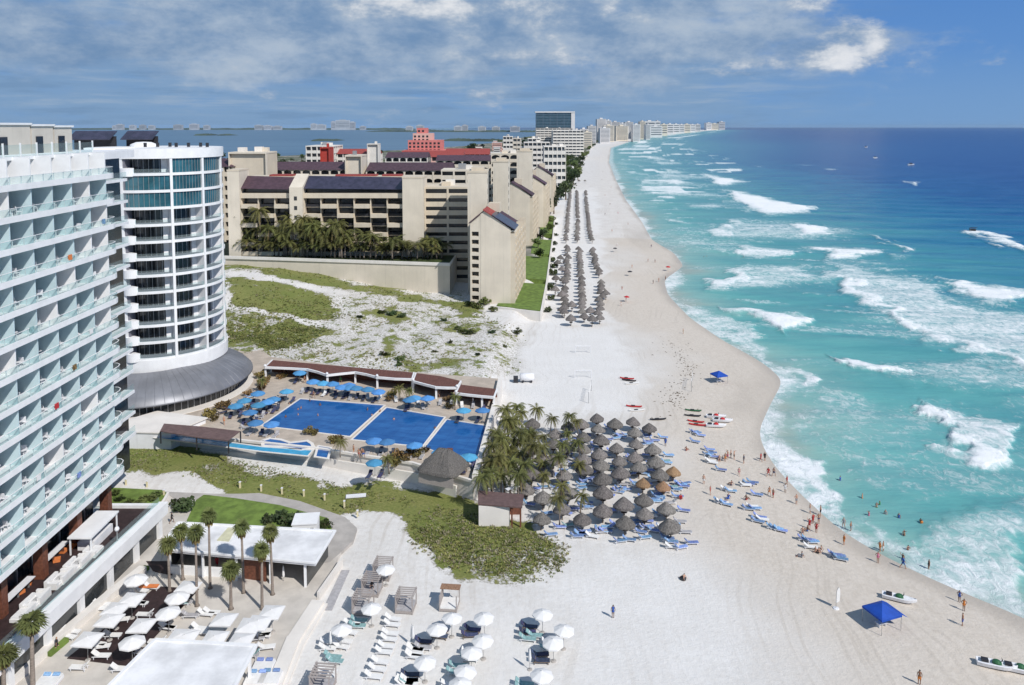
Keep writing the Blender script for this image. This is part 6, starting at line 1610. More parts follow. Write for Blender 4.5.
for brown, lst in ((0, gp), (1, bpx[:3])):
    for i, (x, y) in enumerate(lst):
        p = P(x, y, 2.6); z = GZ(p.x, p.y); s = rng.uniform(.95, 1.15) * (.85 if brown else 1)
        rw = min(7, max(0, int((y - 412) / 15.5)))
        lab = ('brown flat thatched beach umbrella near the seaward side' if brown else 'grey thatched umbrella in the %s row of the cluster' % rows[rw])
        (PAB if brown else PA[i % 3]).place((p.x, p.y, z), rng.uniform(0, 6), lab, 'thatched umbrellas in the near cluster', scale=(s, s, .9 * s if not brown else .8))
        ALLP.append((p.x, p.y, rw, x))
        nl = 3 if x > 545 else 1
        for q in range(nl):
            a = rng.uniform(-.9, .5); dx, dy = [(.9, -2.1), (2.3, -.9), (-.6, -2.5), (2.2, -2.4)][q]
            kind = 'blue' if rng.random() < .8 else rng.choice(['white', 'grey', 'teal'])
            lounge(p.x + dx + rng.uniform(-.5, .5), p.y + dy + rng.uniform(-.6, .6), rng.uniform(-.35, .35) + R(180) * (rng.random() < .15), kind, '%s lounger by the %s row of thatched umbrellas' % (kind, rows[rw]), 'loungers among the thatched umbrellas')
for (x, y, n_) in [B6(185, 390) + (3,), B6(405, 262) + (3,), B6(310, 165) + (2,), B6(30, 470) + (2,), B6(15, 590) + (3,), B6(105, 590) + (2,), B6(310, 590) + (3,), B6(410, 640) + (4,), B6(475, 598) + (1,), B6(355, 425) + (2,), B6(450, 385) + (3,), B6(470, 490) + (1,), B6(310, 540) + (2,), B6(35, 340) + (2,), B6(30, 370) + (2,), B6(160, 150) + (1,)]:
    for q in range(n_):
        p = P(x + rng.uniform(-3, 3), y + rng.uniform(-4, 4), .4); lounge(p.x, p.y, rng.uniform(-.4, .4), 'blue' if rng.random() < .85 else 'grey', 'blue lounger at the edge of the thatched cluster', 'loungers among the thatched umbrellas')
# far lines of thatched umbrellas below the condominium
lines = [('inland line', [(565, 322), (566, 292), (568, 250)], [(565.5, 243), (568, 218), (570, 192)]), ('middle line', [(583, 322), (581, 290), (579.5, 252)], [(577, 243), (577.5, 215), (577, 193)]), ('seaward line', [(599, 323), (602, 290), (592, 253)], [(591, 243), (587, 215), (585.5, 193)])]
for nm, lo, hi_ in lines:
    for part, seg, st in (('nearer', lo, 6.0), ('farther', hi_, 7.5)):
        q = [G(*v) for v in seg]; ysq = [v.y for v in q]; xsq = [v.x for v in q]
        y = ysq[0] - 1; k = 0
        while y < ysq[-1]:
            x = float(np.interp(y, ysq, xsq)) + rng.uniform(-.5, .5); gap = rng.random() < .06
            if not gap:
                PA[k % 3].place((x, y + rng.uniform(-.7, .7), GZ(x, y)), rng.uniform(0, 6), 'dark thatched umbrella in the %s part of the %s' % (part, nm), 'far lines of thatched umbrellas', 'near', scale=(1.05, 1.05, 1.0))
                if part == 'nearer' and k % 99 == 98: lounge(x + 2.2, y - .5, rng.uniform(-.3, .3), 'grey', 'grey lounger in the %s below the condominium' % nm, 'loungers in the far umbrella lines', 'near')
            y += st; k += 1
for (x, y) in [(558, 268), (562, 275), (556, 284), (563, 286), (560, 263), (555, 296), (562, 301), (573, 183), (579, 183), (585, 183), (572, 312), (562, 317), (571, 326), (590, 318), (592, 327), (606, 300)]:
    p = G(x, y); PA[1].place((p.x, p.y, p.z), rng.uniform(0, 6), 'dark thatched umbrella standing loose beside the far lines', 'far lines of thatched umbrellas', 'near', scale=1.15)
# ------------------------------------------------------------------ beach club on the near sand
E5 = lambda x, y: (390 + x / 5.12, 560 + y / 5.12)
E8 = lambda x, y: (280 + x / 5.48, 560 + y / 5.48)
for (x, y) in [E5(315, 290), E5(240, 345), E5(485, 285), E5(478, 400), E5(415, 467), E5(178, 512), E5(378, 562), E5(360, 625), E5(780, 270), E5(888, 350), E5(838, 410), E5(775, 580), E8(500, 255), E8(580, 40), E8(332, 372)]:
    p = P(x, y, 2.5); UW.place((p.x, p.y, GZ(p.x, p.y)), rng.uniform(0, .8), 'round white umbrella on the near sand', 'white umbrellas on the near sand')
    if y > 605:
        for q in (0, 1):
            kind = rng.choice(['white', 'grey', 'navy', 'navy', 'navy', 'white', 'teal']); lounge(p.x - 1.6 + rng.uniform(-.2, .2), p.y + (-.3 + 1.0 * q), rng.uniform(-.15, .15), kind, '%s lounger in the shade of a round white umbrella' % {'navy': 'dark'}.get(kind, kind), 'loungers on the near sand')  # navy picks put the deep shade under the canopy into the lounger colour
def closed_umb():
    t = thing('closed_umbrella', '', 'umbrella', split=False)
    MB().lathe([(0, .95), (.13, 1.0), (.17, 1.3), (.1, 2.2), (.03, 2.5), (0, 2.5)], 8).build('canopy', 'canvas', t); MB().tube([(0, 0, 0), (0, 0, 2.6)], .035).build('pole', 'pole', t)
    MB().lathe([(0, .1), (.28, .08), (.3, 0), (0, 0)], 10).build('base', 'concrete', t); return t
CU = Proto(closed_umb)
for (x, y) in [E5(118, 440), E5(716, 560), E8(278, 500), E8(722, 465), E8(20, 130)]:
    p = P(x, y, 0.05); CU.place((p.x, p.y, GZ(p.x, p.y)), 0, 'folded white umbrella on its pole on the near sand', 'folded umbrellas on the near sand')
for (x, y) in [E8(395, 345), E8(380, 390), E8(350, 440), E8(335, 468), E8(265, 608), E8(255, 625), E8(620, 318), E8(615, 348), E8(605, 398), E8(598, 428), E8(585, 467), E8(570, 498), E8(550, 553), E8(535, 592), E8(515, 632), E8(740, 483), E8(735, 523), E8(690, 655), E8(680, 672), E5(130, 455), E5(125, 480), E5(100, 610), E5(95, 628)]:
    p = P(x, y, .4); lounge(p.x, p.y, R(-8) + rng.uniform(-.08, .08), 'white', 'white lounger in the open rows on the near sand', 'loungers on the near sand')
for (x, y) in [E8(290, 525), E8(300, 547), E5(705, 398), E5(740, 380), E5(690, 630)]:
    p = P(x, y, .4); lounge(p.x, p.y, R(-8), 'teal', 'teal cushioned lounger on the near sand', 'loungers on the near sand')
def cabana(brown):
    def f():
        t = thing('beach_daybed', '', 'daybed', split=False)
        MB().box(-1.1, -1.15, .1, 1.1, 1.15, .38).build('base', 'palewood', t)
        MB().box(-1.02, -1.08, .383, 1.02, 1.08, .58).build('mattress', 'cushion_grey' if not brown else 'cushion', t)
        for x in (-1.05, 1.05):
            for y in (-1.1, 1.1): MB().box(x - .06, y - .06, 0, x + .06, y + .06, 2.1).build('post', 'palewood', t)
        mb = MB()
        if brown: mb.box(-1.25, .2, 2.1, 1.25, 1.3, 2.2)
        else:
            for i in range(6): mb.box(-1.2, -1.15 + .42 * i, 2.1, 1.2, -.97 + .42 * i, 2.17)
            mb.box(-1.1, -1.2, 2.173, -1.0, 1.2, 2.23).box(1.0, -1.2, 2.173, 1.1, 1.2, 2.23)
        mb.build('roof', 'brown' if brown and 0 else ('thatch_brown' if brown else 'palewood'), t)
        MB().box(-1.08, -1.05, .6, -1.02, 1.05, 2.0).build('side_screen', 'palewood', t)
        return t
    return Proto(f)
CB, CBB = cabana(False), cabana(True)
for (x, y, lab) in [E8(565, 50) + ('slatted daybed at the top of the row of three, by a white umbrella',), E8(505, 135) + ('slatted daybed in the middle of the row of three',), E8(455, 235) + ('slatted daybed at the lower end of the row of three',), E8(690, 225) + ('slatted daybed standing alone in the middle of the near sand',), E8(235, 660) + ('slatted daybed near the bottom edge by the kerb',)]:
    p = P(x, y, 1.0); CB.place((p.x, p.y, GZ(p.x, p.y)), R(-6), lab, 'daybeds on the near sand', split=False)
p = P(*E5(305, 200), 1.0); CBB.place((p.x, p.y, 0), R(-6), 'daybed with a solid brown canopy below the grassy bank', 'daybeds on the near sand', split=False)
# ================================================================== people
SKIN = [mat('skin_light', (.5, .29, .2), .6, .06, 3), mat('skin_tan', (.36, .19, .12), .6, .06, 3), mat('skin_brown', (.2, .1, .06), .6, .06, 3)]
HAIR = [mat('hair_dark', (.02, .014, .01), .6, .2, 20), mat('hair_brown', (.08, .045, .025), .6, .2, 20), mat('hair_fair', (.3, .2, .1), .6, .2, 20)]
CLO = {k: mat('cloth_' + k, c, .8, .08, 4) for k, c in {'red': (.42, .03, .035), 'black': (.02, .02, .025), 'blue': (.03, .1, .38), 'white': (.7, .7, .7), 'green': (.05, .22, .08), 'orange': (.6, .2, .04), 'navy': (.02, .03, .1), 'pink': (.6, .18, .28), 'grey': (.25, .25, .27)}.items()}
def body_mesh(pose):
    J = {}; E = []
    def j(n, p, r, par=None):
        J[n] = (len(J), p, r)
        if par: E.append((J[par][0], J[n][0]))
    z0 = {'sit': -.72}.get(pose, 0)
    j('pelvis', (0, 0, .95 + z0), .125); j('waist', (0, .005, 1.12 + z0), .112, 'pelvis'); j('chest', (0, .01, 1.3 + z0), .138, 'waist'); j('neck0', (0, .01, 1.45 + z0), .075, 'chest'); j('neck', (0, 0, 1.53 + z0), .05, 'neck0')
    j('head', (0, -.015, 1.62 + z0), .088, 'neck'); j('crown_', (0, -.005, 1.71 + z0), .08, 'head')
    for s, n in ((-1, 'r'), (1, 'l')):
        j('sh' + n, (s * .17, .01, 1.42 + z0), .058, 'neck0')
        sw = {'walk': s * .18, 'walk2': -s * .2}.get(pose, 0)
        if pose == 'raise' and s > 0: el, ha = (.3, -.1, 1.55), (.26, -.3, 1.72)
        elif pose == 'hips': el, ha = (s * .37, .1, 1.18), (s * .19, -.06, 1.03)
        elif pose == 'sit': el, ha = (s * .27, .17, 1.17), (s * .3, .3, .95)
        else: el, ha = (s * .24, .02 - sw * .5, 1.15), (s * .25, -.05 - sw * 1.1, .9)
        j('el' + n, (el[0], el[1], el[2] + z0), .042, 'sh' + n); j('wr' + n, (ha[0], ha[1], ha[2] + z0), .03, 'el' + n)
        j('hd' + n, (ha[0], ha[1] - .04, ha[2] + z0 - .09), .034, 'wr' + n)
        j('hip' + n, (s * .09, 0, .88 + z0), .1, 'pelvis')
        if pose == 'sit': kn, an, to = (s * .13, -.42, .46), (s * .14, -.72, .08), (s * .15, -.9, .05)
        else: kn, an, to = (s * .1, -.04 - sw, .5), (s * .1, .03 - sw * 1.5 + (.12 if sw < 0 else 0), .08), (s * .11, -.15 - sw * 1.5 + (.1 if sw < 0 else 0), .035)
        j('kn' + n, kn, .062, 'hip' + n); j('an' + n, an, .042, 'kn' + n); j('to' + n, to, .035, 'an' + n)
    me = bpy.data.meshes.new('body'); me.from_pydata([J[k][1] for k in J], E, []); o = bpy.data.objects.new('tmp', me); COL.objects.link(o)
    mo = o.modifiers.new('s', 'SKIN'); o.modifiers.new('u', 'SUBSURF').levels = 1
    for k in J: v = me.skin_vertices[0].data[J[k][0]]; v.radius = (J[k][2], J[k][2]); v.use_root = (k == 'pelvis')
    dg = bpy.context.evaluated_depsgraph_get(); ev = o.evaluated_get(dg)
    r = bpy.data.meshes.new_from_object(ev); bpy.data.objects.remove(o); r.name = 'body'
    # nose and ears pushed out of the head surface
    hz = 1.62 + z0
    for v in r.vertices:
        if abs(v.co.x) < .03 and v.co.y < -.07 and abs(v.co.z - hz) < .035: v.co.y -= .025
    r.polygons.foreach_set('use_smooth', [True] * len(r.polygons)); r.update()
    return r, z0
def shell(body, name, test, off):
    idx = {}; vs = []; fs = []
    for p in body.polygons:
        if all(test(body.vertices[i].co) for i in p.vertices):
            f = []
            for i in p.vertices:
                if i not in idx:
                    v = body.vertices[i]; idx[i] = len(vs); vs.append(v.co + v.normal * off)
                f.append(idx[i])
            fs.append(f)
    m_ = bpy.data.meshes.new(name); m_.from_pydata([tuple(v) for v in vs], [], fs); m_.polygons.foreach_set('use_smooth', [True] * len(fs)); m_.update(); return m_
BODY = {}; WEAR = {}
def person(loc, rz, pose, wear, color, label, group=None, skin=None, hair=None, order='near'):
    if pose not in BODY:
        b_, z0 = body_mesh(pose); b_.materials.append(SKIN[0])
        h_ = shell(b_, 'hair', lambda c: c.z > 1.6 + z0 and (c.y > -.05 or c.z > 1.72 + z0), .022); h_.materials.append(HAIR[0]); BODY[pose] = (b_, h_, z0)
    b_, h_, z0 = BODY[pose]
    if (pose, wear) not in WEAR:
        hipz = lambda c, lo: (c.z > lo + z0 and c.z < 1.06 + z0 and abs(c.x) < .22) if pose != 'sit' else (c.z < 1.06 + z0 and c.y > -.32 and abs(c.x) < .24)
        L = []
        if wear == 'trunks': L.append(shell(b_, 'trunks', lambda c: hipz(c, .6), .02))
        if wear == 'bikini': L += [shell(b_, 'bikini_bottom', lambda c: hipz(c, .78), .016), shell(b_, 'bikini_top', lambda c: 1.22 + z0 < c.z < 1.42 + z0 and abs(c.x) < .19, .016)]
        if wear in ('shirt', 'suit'):
            L.append(shell(b_, 'trunks' if wear == 'shirt' else 'swimsuit', lambda c: hipz(c, .6 if wear == 'shirt' else .78), .018))
            L.append(shell(b_, 'shirt' if wear == 'shirt' else 'swimsuit_top', lambda c: .98 + z0 < c.z < 1.5 + z0 and abs(c.x) < (.27 if wear == 'shirt' else .17), .024))
        for m_ in L: m_.materials.append(CLO['black'])
        WEAR[(pose, wear)] = L
    sk = skin if skin is not None else rng.choice([0, 0, 1, 1, 2])
    t = thing('person', label, 'person', loc, rz, group, order)
    def lk_(m_, mt, n):
        o = bpy.data.objects.new(n, m_); COL.objects.link(o); o.parent = t; s_ = o.material_slots[0]; s_.link = 'OBJECT'; s_.material = mt; return o
    lk_(b_, SKIN[sk], 'body'); lk_(h_, HAIR[hair if hair is not None else rng.choice([0, 0, 1, 2])], 'hair')
    for m_ in WEAR[(pose, wear)]: lk_(m_, CLO[color], m_.name.split('.')[0])
    sc = rng.uniform(.9, 1.0); t.scale = (sc, sc, sc)
    return t
B2 = lambda x, y: (690 + x / 3.066, 340 + y / 3.066)
B7 = lambda x, y: (768 + x / 4, 514 + y / 4)
cols = list(CLO)
def folk(lst, where, group, poses, seaz=None):
    for i, (x, y) in enumerate(lst):
        p = G(x, y); z = p.z if seaz is None else seaz
        if seaz is not None: p = P(x, y, seaz + .3)
        wear = rng.choice(['trunks', 'trunks', 'bikini', 'suit', 'shirt']); col_ = rng.choice(cols); pose = rng.choice(poses)
        verb = {'sit': 'sitting', 'walk': 'walking', 'walk2': 'walking', 'stand': 'standing', 'hips': 'standing', 'raise': 'waving'}[pose]
        wn = {'trunks': 'swim trunks', 'bikini': 'bikini', 'suit': 'swimsuit', 'shirt': 'shirt and shorts'}[wear]
        person((p.x, p.y, z), rng.uniform(0, 6.28), pose, wear, col_, 'person in %s %s %s %s' % (col_, wn, verb, where), group)
folk([B2(*q) for q in [(240, 418), (257, 418), (217, 372), (229, 370), (292, 467), (297, 443), (326, 503), (368, 532), (400, 538), (471, 577), (493, 588), (472, 628), (582, 650), (592, 650), (576, 683)]] + [B7(540, 217), B7(643, 228), B7(765, 352), B7(783, 387), B7(778, 447)], 'at the water edge', 'people along the water edge', ['walk', 'walk2', 'stand', 'hips'])
folk([B2(*q) for q in [(243, 477), (255, 484), (377, 563), (394, 563), (387, 590), (62, 475), (42, 442), (165, 378), (115, 366), (125, 362), (135, 366), (108, 372), (150, 417)]] + [B7(605, 682), B7(165, 60), B6(390, 210), (613, 618)], 'on the open sand', 'people on the open sand', ['stand', 'walk', 'hips', 'raise'])
folk([B2(*q) for q in [(127, 447), (118, 488), (172, 491), (345, 592), (360, 587), (343, 667), (385, 652), (395, 655), (402, 648), (100, 370), (90, 368)]] + [B6(485, 232), B6(460, 455), (684, 580)], 'by the blue loungers', 'people sitting on the sand', ['sit'])
folk([B2(*q) for q in [(460, 440), (528, 495), (572, 524), (581, 516), (548, 549), (599, 545), (640, 557), (710, 575), (656, 608), (668, 655), (652, 682)]] + [B7(545, 102), B7(610, 50)], 'in the shallow water', 'bathers in the sea', ['stand', 'raise', 'hips'], SEA - .85)
folk([c1([q])[0] for q in [(170, 292), (178, 290), (35, 357), (50, 352), (68, 347), (270, 297), (276, 294), (40, 300), (115, 490), (30, 260)]] + [(626, 301), (621, 306), (632, 268), (617, 246), (612, 232), (628, 225), (605, 215), (622, 290), (648, 262), (610, 205), (605, 196), (611, 188), (602, 180), (603, 172), (618, 214)], 'far up the beach', 'people far up the beach', ['stand', 'walk'])
for k, (x, y) in enumerate([A1(585, 460), A1(670, 445), A1(690, 400), A1(805, 450), A1(820, 380), A1(670, 408), A1(610, 370), A1(750, 350), A2(120, 275), A2(300, 340), A2(150, 312), A2(580, 400), A2(205, 285)]):
    p = D(x, y, 3.0); person((p.x, p.y, 1.9), rng.uniform(0, 6), 'stand', 'trunks', rng.choice(cols), 'person standing chest deep in the deep blue pool', 'bathers in the pools')
for k, (x, y) in enumerate([A1(715, 225), A1(960, 225), A1(165, 510), A1(775, 330), A1(440, 400), A2(60, 600), A2(80, 590), A2(90, 600), A2(25, 570), A2(840, 240), A1(575, 160), A2(605, 190)]):
    p = D(x, y); person((p.x, p.y, 3.0), rng.uniform(0, 6), rng.choice(['stand', 'walk']), rng.choice(['trunks', 'bikini', 'shirt']), rng.choice(cols), 'person on foot on the pool terrace', 'people on the pool terrace')
for (x, y, c_, lab) in [(57, 651, 'black', 'person in black walking along the foot of the long planter wall'), (39, 654, 'grey', 'person in grey standing at the bottom of the long planter wall'), (137, 550, 'red', 'person in red below the far end of the terrace wall'), (217, 568, 'red', 'person in red standing at the pavilion counter'), (372, 612 - 20, 'black', 'person in black by the lower daybed of the row of three'), (306, 581, 'black', 'person in black at the top of the steps by the low white wall'), (172, 523, 'black', 'person in black on the path left of the white pavilion roof')]:
    p = P(x, y, .45); person((p.x, p.y, .45), rng.uniform(0, 6), 'walk', 'shirt', c_, lab, None)

# ================================================================== things on the beach
def tent(lab, px, py, s=1.0, zt=2.0):
    p = P(px, py, zt); z = GZ(p.x, p.y)
    t = thing('beach_tent', lab, 'tent', (p.x, p.y, z), R(20), split=False)
    a = 1.55 * s
    mb = MB(); rim = [(-a, -a, 1.95), (a, -a, 1.95), (a, a, 1.95), (-a, a, 1.95)]
    low = [(x, y, 1.7) for x, y, _ in rim]; mb.add([(0, 0, 2.85)] + rim + low, [(0, 1 + i, 1 + (i + 1) % 4) for i in range(4)] + [(1 + i, 5 + i, 5 + (i + 1) % 4, 1 + (i + 1) % 4) for i in range(4)])
    mb.add([(0, 0, 2.82)] + [(x * .98, y * .98, 1.93) for x, y, _ in rim], [(0, 1 + (i + 1) % 4, 1 + i) for i in range(4)])
    mb.add([(a, -a, 1.95), (a, a, 1.95), (a + .9, a + .1, 1.45), (a + .9, -a - .1, 1.45)], [(0, 1, 2, 3)]); mb.build('canopy', 'tent_blue', t)
    for x in (-1, 1):
        for y in (-1, 1): MB().tube([(x * a * .96, y * a * .96, 0), (x * a * .96, y * a * .96, 1.95)], .035).build('leg', 'pole', t)
    MB().box(-.7, -.4, .45, .5, .3, .52).box(-.6, -.3, 0, -.55, .2, .45).box(.35, -.3, 0, .4, .2, .45).build('table', 'plastic', t)
tent('royal blue peaked beach tent with an awning near the water, lower right', 882, 609)
tent('small blue beach shelter on the curve of the sand up the beach', 719, 373, .95)
def boat_(cover):
    def f():
        t = thing('small_boat', '', 'boat', split=False)
        mb = MB(); vs = []; N = 9
        for i in range(N):
            u = i / (N - 1); x = -2 + 4 * u; w = .62 * (1 - max(0, (u - .55) / .45) ** 2.2) * (.85 + .15 * min(1, u * 6)); k = .1 + .35 * max(0, (u - .7) / .3) ** 2
            vs += [(x, -w, .62 + k * .5), (x, -w * .75, .12 + k), (x, 0, .02 + k), (x, w * .75, .12 + k), (x, w, .62 + k * .5), (x, w * .8, .66 + k * .5), (x, 0, .5 + k * .4), (x, -w * .8, .66 + k * .5)]
        fs = [(8 * i + k, 8 * i + 8 + k, 8 * i + 8 + (k + 1) % 8, 8 * i + (k + 1) % 8) for i in range(N - 1) for k in range(8)] + [tuple(range(8)), tuple(range(8 * N - 8, 8 * N))[::-1]]
        mb.add(vs, fs); mb.build('hull', 'plastic', t)
        MB().lathe([(0, .56), (.5, .58), (.45, .85), (.2, 1.0), (0, 1.02)], 10).build('cover', cover, t)
        MB().obox((-1.2, 0, .78), (.7, .55, .25)).build('seat', 'dark', t)
        mb = MB().tube([(.5, -.35, 1.15), (.5, .35, 1.15)], .03).tube([(.45, 0, .9), (.5, 0, 1.15)], .05); mb.build('handlebar', 'dark', t); return t
    return Proto(f)
BG, BR = boat_('green'), boat_('red')
for pr, (x, y), a, lab in [(BG, B7(525, 350), -.45, 'white personal watercraft with a green cover behind the blue tent'), (BG, B7(915, 618), -.35, 'white watercraft with a green cover near the lower right corner'), (BG, B7(1010, 635), -.35, 'white watercraft with a green cover cut by the right edge'),
                          (BR, B2(80, 240), -.1, 'white and red watercraft at the back of the group by the water'), (BR, B2(100, 252), -.15, 'white and red watercraft at the right of the group by the water'), (BR, B2(80, 268), -.1, 'white and red watercraft at the front of the group by the water')]:
    p = G(x, y); pr.place((p.x, p.y, p.z), a, lab, 'watercraft drawn up on the sand', split=False, scale=1.0)
def kayak_():
    t = thing('kayak', '', 'kayak', split=False); mb = MB(); vs = []; N = 9
    for i in range(N):
        u = i / (N - 1); x = -1.7 + 3.4 * u; w = .36 * math.sin(math.pi * (.06 + .88 * u)) ** .6; k = .16 * (2 * u - 1) ** 4
        vs += [(x, -w, .24 + k), (x, -w * .6, .05 + k), (x, w * .6, .05 + k), (x, w, .24 + k), (x, 0, .31 + k)]
    fs = [(5 * i + k, 5 * i + 5 + k, 5 * i + 5 + (k + 1) % 5, 5 * i + (k + 1) % 5) for i in range(N - 1) for k in range(5)] + [tuple(range(5)), tuple(range(5 * N - 5, 5 * N))[::-1]]
    mb.add(vs, fs); mb.build('hull', 'cushion', t); MB().obox((-.2, 0, .36), (.8, .36, .1)).build('seat', 'dark', t); return t
KY = Proto(kayak_)
KL = [(B2(18, 252), 'red', 'red'), (B2(22, 262), 'red', 'red'), (B2(10, 218), 'green', 'dark green'), (B2(8, 234), 'dark', 'black'), ((634, 407), 'red', 'red'), ((637, 411), 'cushion', 'white'), ((629, 381), 'dark', 'black'), ((632, 384), 'cushion', 'white'), ((627, 379), 'red', 'red'), (c1([(48, 720)])[0], 'dark', 'black')]
for (x, y), m_, cn in KL:
    p = G(x, y); KY.place((p.x, p.y, p.z), rng.uniform(-.4, .2), '%s kayak lying on the upper sand' % cn, 'kayaks on the sand', mats={'hull': m_})
BL2 = [(180, 445), (192, 441), (170, 449), (205, 478), (100, 503), (112, 508), (92, 500), (190, 515), (180, 522), (200, 521), (215, 548), (222, 555), (208, 560), (265, 583), (278, 588), (255, 580), (60, 340), (66, 350), (55, 355), (72, 362), (62, 375), (68, 380), (95, 402), (20, 288), (32, 296), (12, 285), (15, 315), (125, 467), (112, 463), (365, 618), (375, 624), (352, 616), (455, 668), (445, 664), (462, 676), (370, 640)]
for (x, y) in BL2:
    p = G(*B2(x, y)); lounge(p.x, p.y, rng.uniform(-.5, .1), 'blue' if rng.random() < .8 else 'white', 'low lounger out on the open sand near the water', 'loungers near the water')
def goal_():
    t = thing('goal_frame', '', 'goal', split=False)
    for x in (-2, 2): MB().tube([(x, 0, 0), (x, 0, 1.9)], .07).build('post', 'plastic', t)
    MB().tube([(-2, 0, 1.9), (2, 0, 1.9)], .07).build('crossbar', 'plastic', t)
    mb = MB()
    for i in range(9): mb.tube([(-2 + .5 * i, 0, 1.9), (-2 + .5 * i, 1.3, 0)], .012, 3)
    for i in range(5): mb.tube([(-2, .26 * i, 1.9 - .38 * i), (2, .26 * i, 1.9 - .38 * i)], .012, 3)
    mb.build('net', 'canvas', t); return t
GO = Proto(goal_)
for (x, y, lab) in [(583, 353, 'farther white goal frame on the groomed sand'), (583, 378, 'nearer white goal frame on the groomed sand')]:
    p = G(x, y); GO.place((p.x, p.y, p.z), 0, lab, 'goals on the groomed sand', split=False)
def vnet(px, py, L, rz, lab):
    p = G(px, py); t = thing('volleyball_net', lab, 'net', (p.x, p.y, p.z), rz, split=False)
    for s in (-1, 1): MB().tube([(s * L / 2, 0, 0), (s * L / 2, 0, 2.5)], .06).build('post', 'pole', t)
    mb = MB()
    for i in range(int(L / .35) + 1): mb.tube([(-L / 2 + .35 * i, 0, 1.5), (-L / 2 + .35 * i, 0, 2.4)], .012, 3)
    for z in (1.5, 1.72, 1.95, 2.18, 2.4): mb.tube([(-L / 2, 0, z), (L / 2, 0, z)], .015, 3)
    mb.build('net', 'canvas', t)
vnet(590, 397, 8, R(80), 'pale volleyball net near the thatched cluster on the groomed sand')
vnet(692, 386, 8, R(75), 'volleyball net on the wide sand left of the small blue shelter')
p = G(527, 382); t = thing('water_tank', 'white rounded tank trailer at the corner of the groomed sand', 'tank', (p.x, p.y, p.z), split=False)
mb = MB().tube([(-1.7, 0, 1.2), (-1.5, 0, 1.2), (1.5, 0, 1.2), (1.7, 0, 1.2)], [.6, .95, .95, .6], 14); mb.build('tank', 'plastic', t, True)
for x in (-1, 1): MB().box(x - .15, -.8, 0, x + .15, .8, .6).build('leg', 'dark', t)
MB().box(-3.2, -.7, 0, -2.1, .7, 1.3).build('shadow_box', 'dark', t)  # dark box stands in for the shadow left of the tank
p = P(836, 607, .1); t = thing('feather_flag', 'white curved feather flag standing alone on the lower sand', 'flag', (p.x, p.y, GZ(p.x, p.y)), R(15), split=False)
MB().tube([(0, 0, 0), (0, 0, 1.8), (.08, 0, 2.4), (.3, 0, 2.75)], .035).build('pole', 'pole', t)
MB().prism_xz([(.03, .7), (.03, 1.8), (.1, 2.4), (.3, 2.72), (.5, 2.5), (.55, 1.8), (.5, .9)], -.02, .02).build('banner', 'canvas', t)
MB().lathe([(0, .15), (.35, .1), (.4, 0), (0, 0)], 10).build('base', 'plastic', t)
p = G(683, 579.5); t = thing('beach_bag', 'small dark bag lying alone on the white sand', 'bag', (p.x, p.y, p.z), split=False)
MB().lathe([(0, .45), (.2, .42), (.42, .25), (.4, 0), (0, 0)], 10).build('body', 'dark', t); MB().tube([(-.25, 0, .35), (-.1, 0, .65), (.1, 0, .65), (.25, 0, .35)], .03).build('handle', 'dark', t)
for (x, y, c_, lab) in [(626.5, 302, 'red', 'small red sun umbrella up the beach near the waterline'), (615, 252, 'dark', 'small dark sun umbrella on the upper beach'), (668, 271, 'red', 'small red sun umbrella beside the wet sand'), (630, 276, 'dark', 'dark heap of folded chairs on the upper beach')]:
    p = G(x, y); o = UW.place((p.x, p.y, p.z), 0, lab, None, split=False, scale=.8, mats={'canopy': c_})
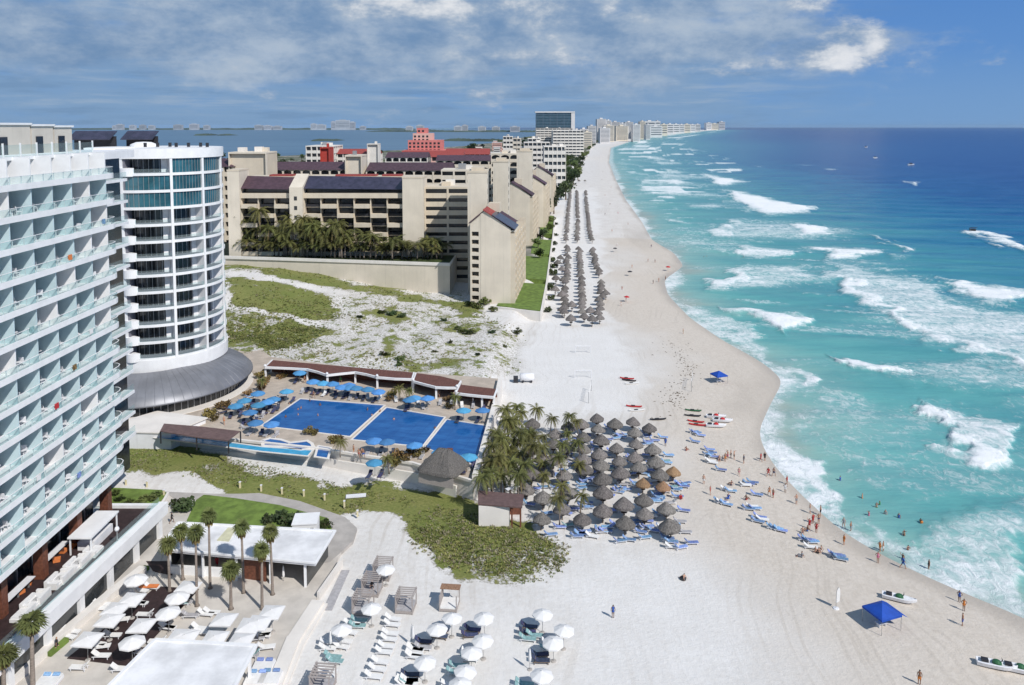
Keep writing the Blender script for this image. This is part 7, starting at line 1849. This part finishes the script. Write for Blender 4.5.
# motor boats, sails and swell far out
def speed():
    t = thing('motor_boat', '', 'boat', split=False); mb = MB(); vs = []; N = 8
    for i in range(N):
        u = i / (N - 1); x = -4 + 8 * u; w = 1.35 * (1 - max(0, (u - .5) / .5) ** 2); k = .5 * max(0, (u - .4) / .6) ** 2
        vs += [(x, -w, 1.3 + k * .4), (x, -w * .7, .1 + k), (x, 0, -.3 + k * 1.6), (x, w * .7, .1 + k), (x, w, 1.3 + k * .4), (x, 0, 1.25 + k * .5)]
    fs = [(6 * i + k, 6 * i + 6 + k, 6 * i + 6 + (k + 1) % 6, 6 * i + (k + 1) % 6) for i in range(N - 1) for k in range(6)] + [tuple(range(6)), tuple(range(6 * N - 6, 6 * N))[::-1]]
    mb.add(vs, fs); mb.build('hull', 'plastic', t); MB().box(-1.5, -.9, 1.2, 1.2, .9, 2.5).build('cabin', 'dark_glass', t)
    MB().box(-2.2, -1, 2.9, 1, 1, 3.0).build('canopy', 'dark', t)
    for x in (-2, .9):
        for y in (-.9, .9): MB().tube([(x, y, 1.2), (x, y, 2.9)], .04).build('post', 'pole', t)
    return t
SB = Proto(speed)
for (x, y, rz, s, lab) in [(972, 233, R(165), 1.1, 'motor boat with a dark canopy trailing a long white wake'), (866, 147.5, R(20), 1.6, 'distant white boat farthest out on the deep blue sea'), (875, 158, R(200), 1.2, 'distant white boat below the farthest one on the blue sea'), (911, 165, 0, 1.3, 'small distant boat on the blue sea above the whitecap')]:
    p = P(x, y, SEA); SB.place((p.x, p.y, SEA - .1), rz, lab, None, split=False, scale=s)
r4 = random.Random(9); mb = MB()
for _ in range(240):
    t_ = r4.random(); ax = np.interp(t_, [0, .3, .5, .75, 1], [668, 686, 690, 676, 672]); ay = np.interp(t_, [0, .3, .5, .75, 1], [345, 358, 372, 395, 408])
    p = G(float(ax) + r4.gauss(0, 9 if r4.random() < .5 else 3.5), float(ay) + r4.gauss(0, 6)); a = r4.uniform(0, 6.28); s = r4.uniform(.1, .4)
    u = Vector((math.cos(a), math.sin(a), 0)) * s; w = Vector((-u.y, u.x, 0)) * .45; z_ = Vector((0, 0, r4.uniform(.03, .12)))
    mb.add([p - u, p + w + z_, p + u, p - w + z_], [(0, 1, 2, 3)])
M['weed'] = mat('dry_seaweed', (.16, .125, .09), .9, .3, 2)
o = mb.build('seaweed', 'weed'); o['kind'] = 'stuff'
# ------------------------------------------------------------------ sea air
def haze():
    mb = MB().box(-42000, -1200, -4, 46000, 50000, 125)
    m_ = bpy.data.materials.new('sea_air'); m_.use_nodes = True; nt = m_.node_tree; nt.nodes.clear()
    o_ = nn(nt, 'ShaderNodeOutputMaterial'); v = nn(nt, 'ShaderNodeVolumePrincipled')
    v.inputs['Color'].default_value = (.6, .8, 1, 1); v.inputs['Density'].default_value = 1.3e-5; v.inputs['Anisotropy'].default_value = .2
    lk(nt, v.outputs[0], o_.inputs['Volume']); M['sea_air'] = m_
    o = mb.build('haze', 'sea_air'); o['kind'] = 'stuff'
if HAZE: haze()

finish_labels()
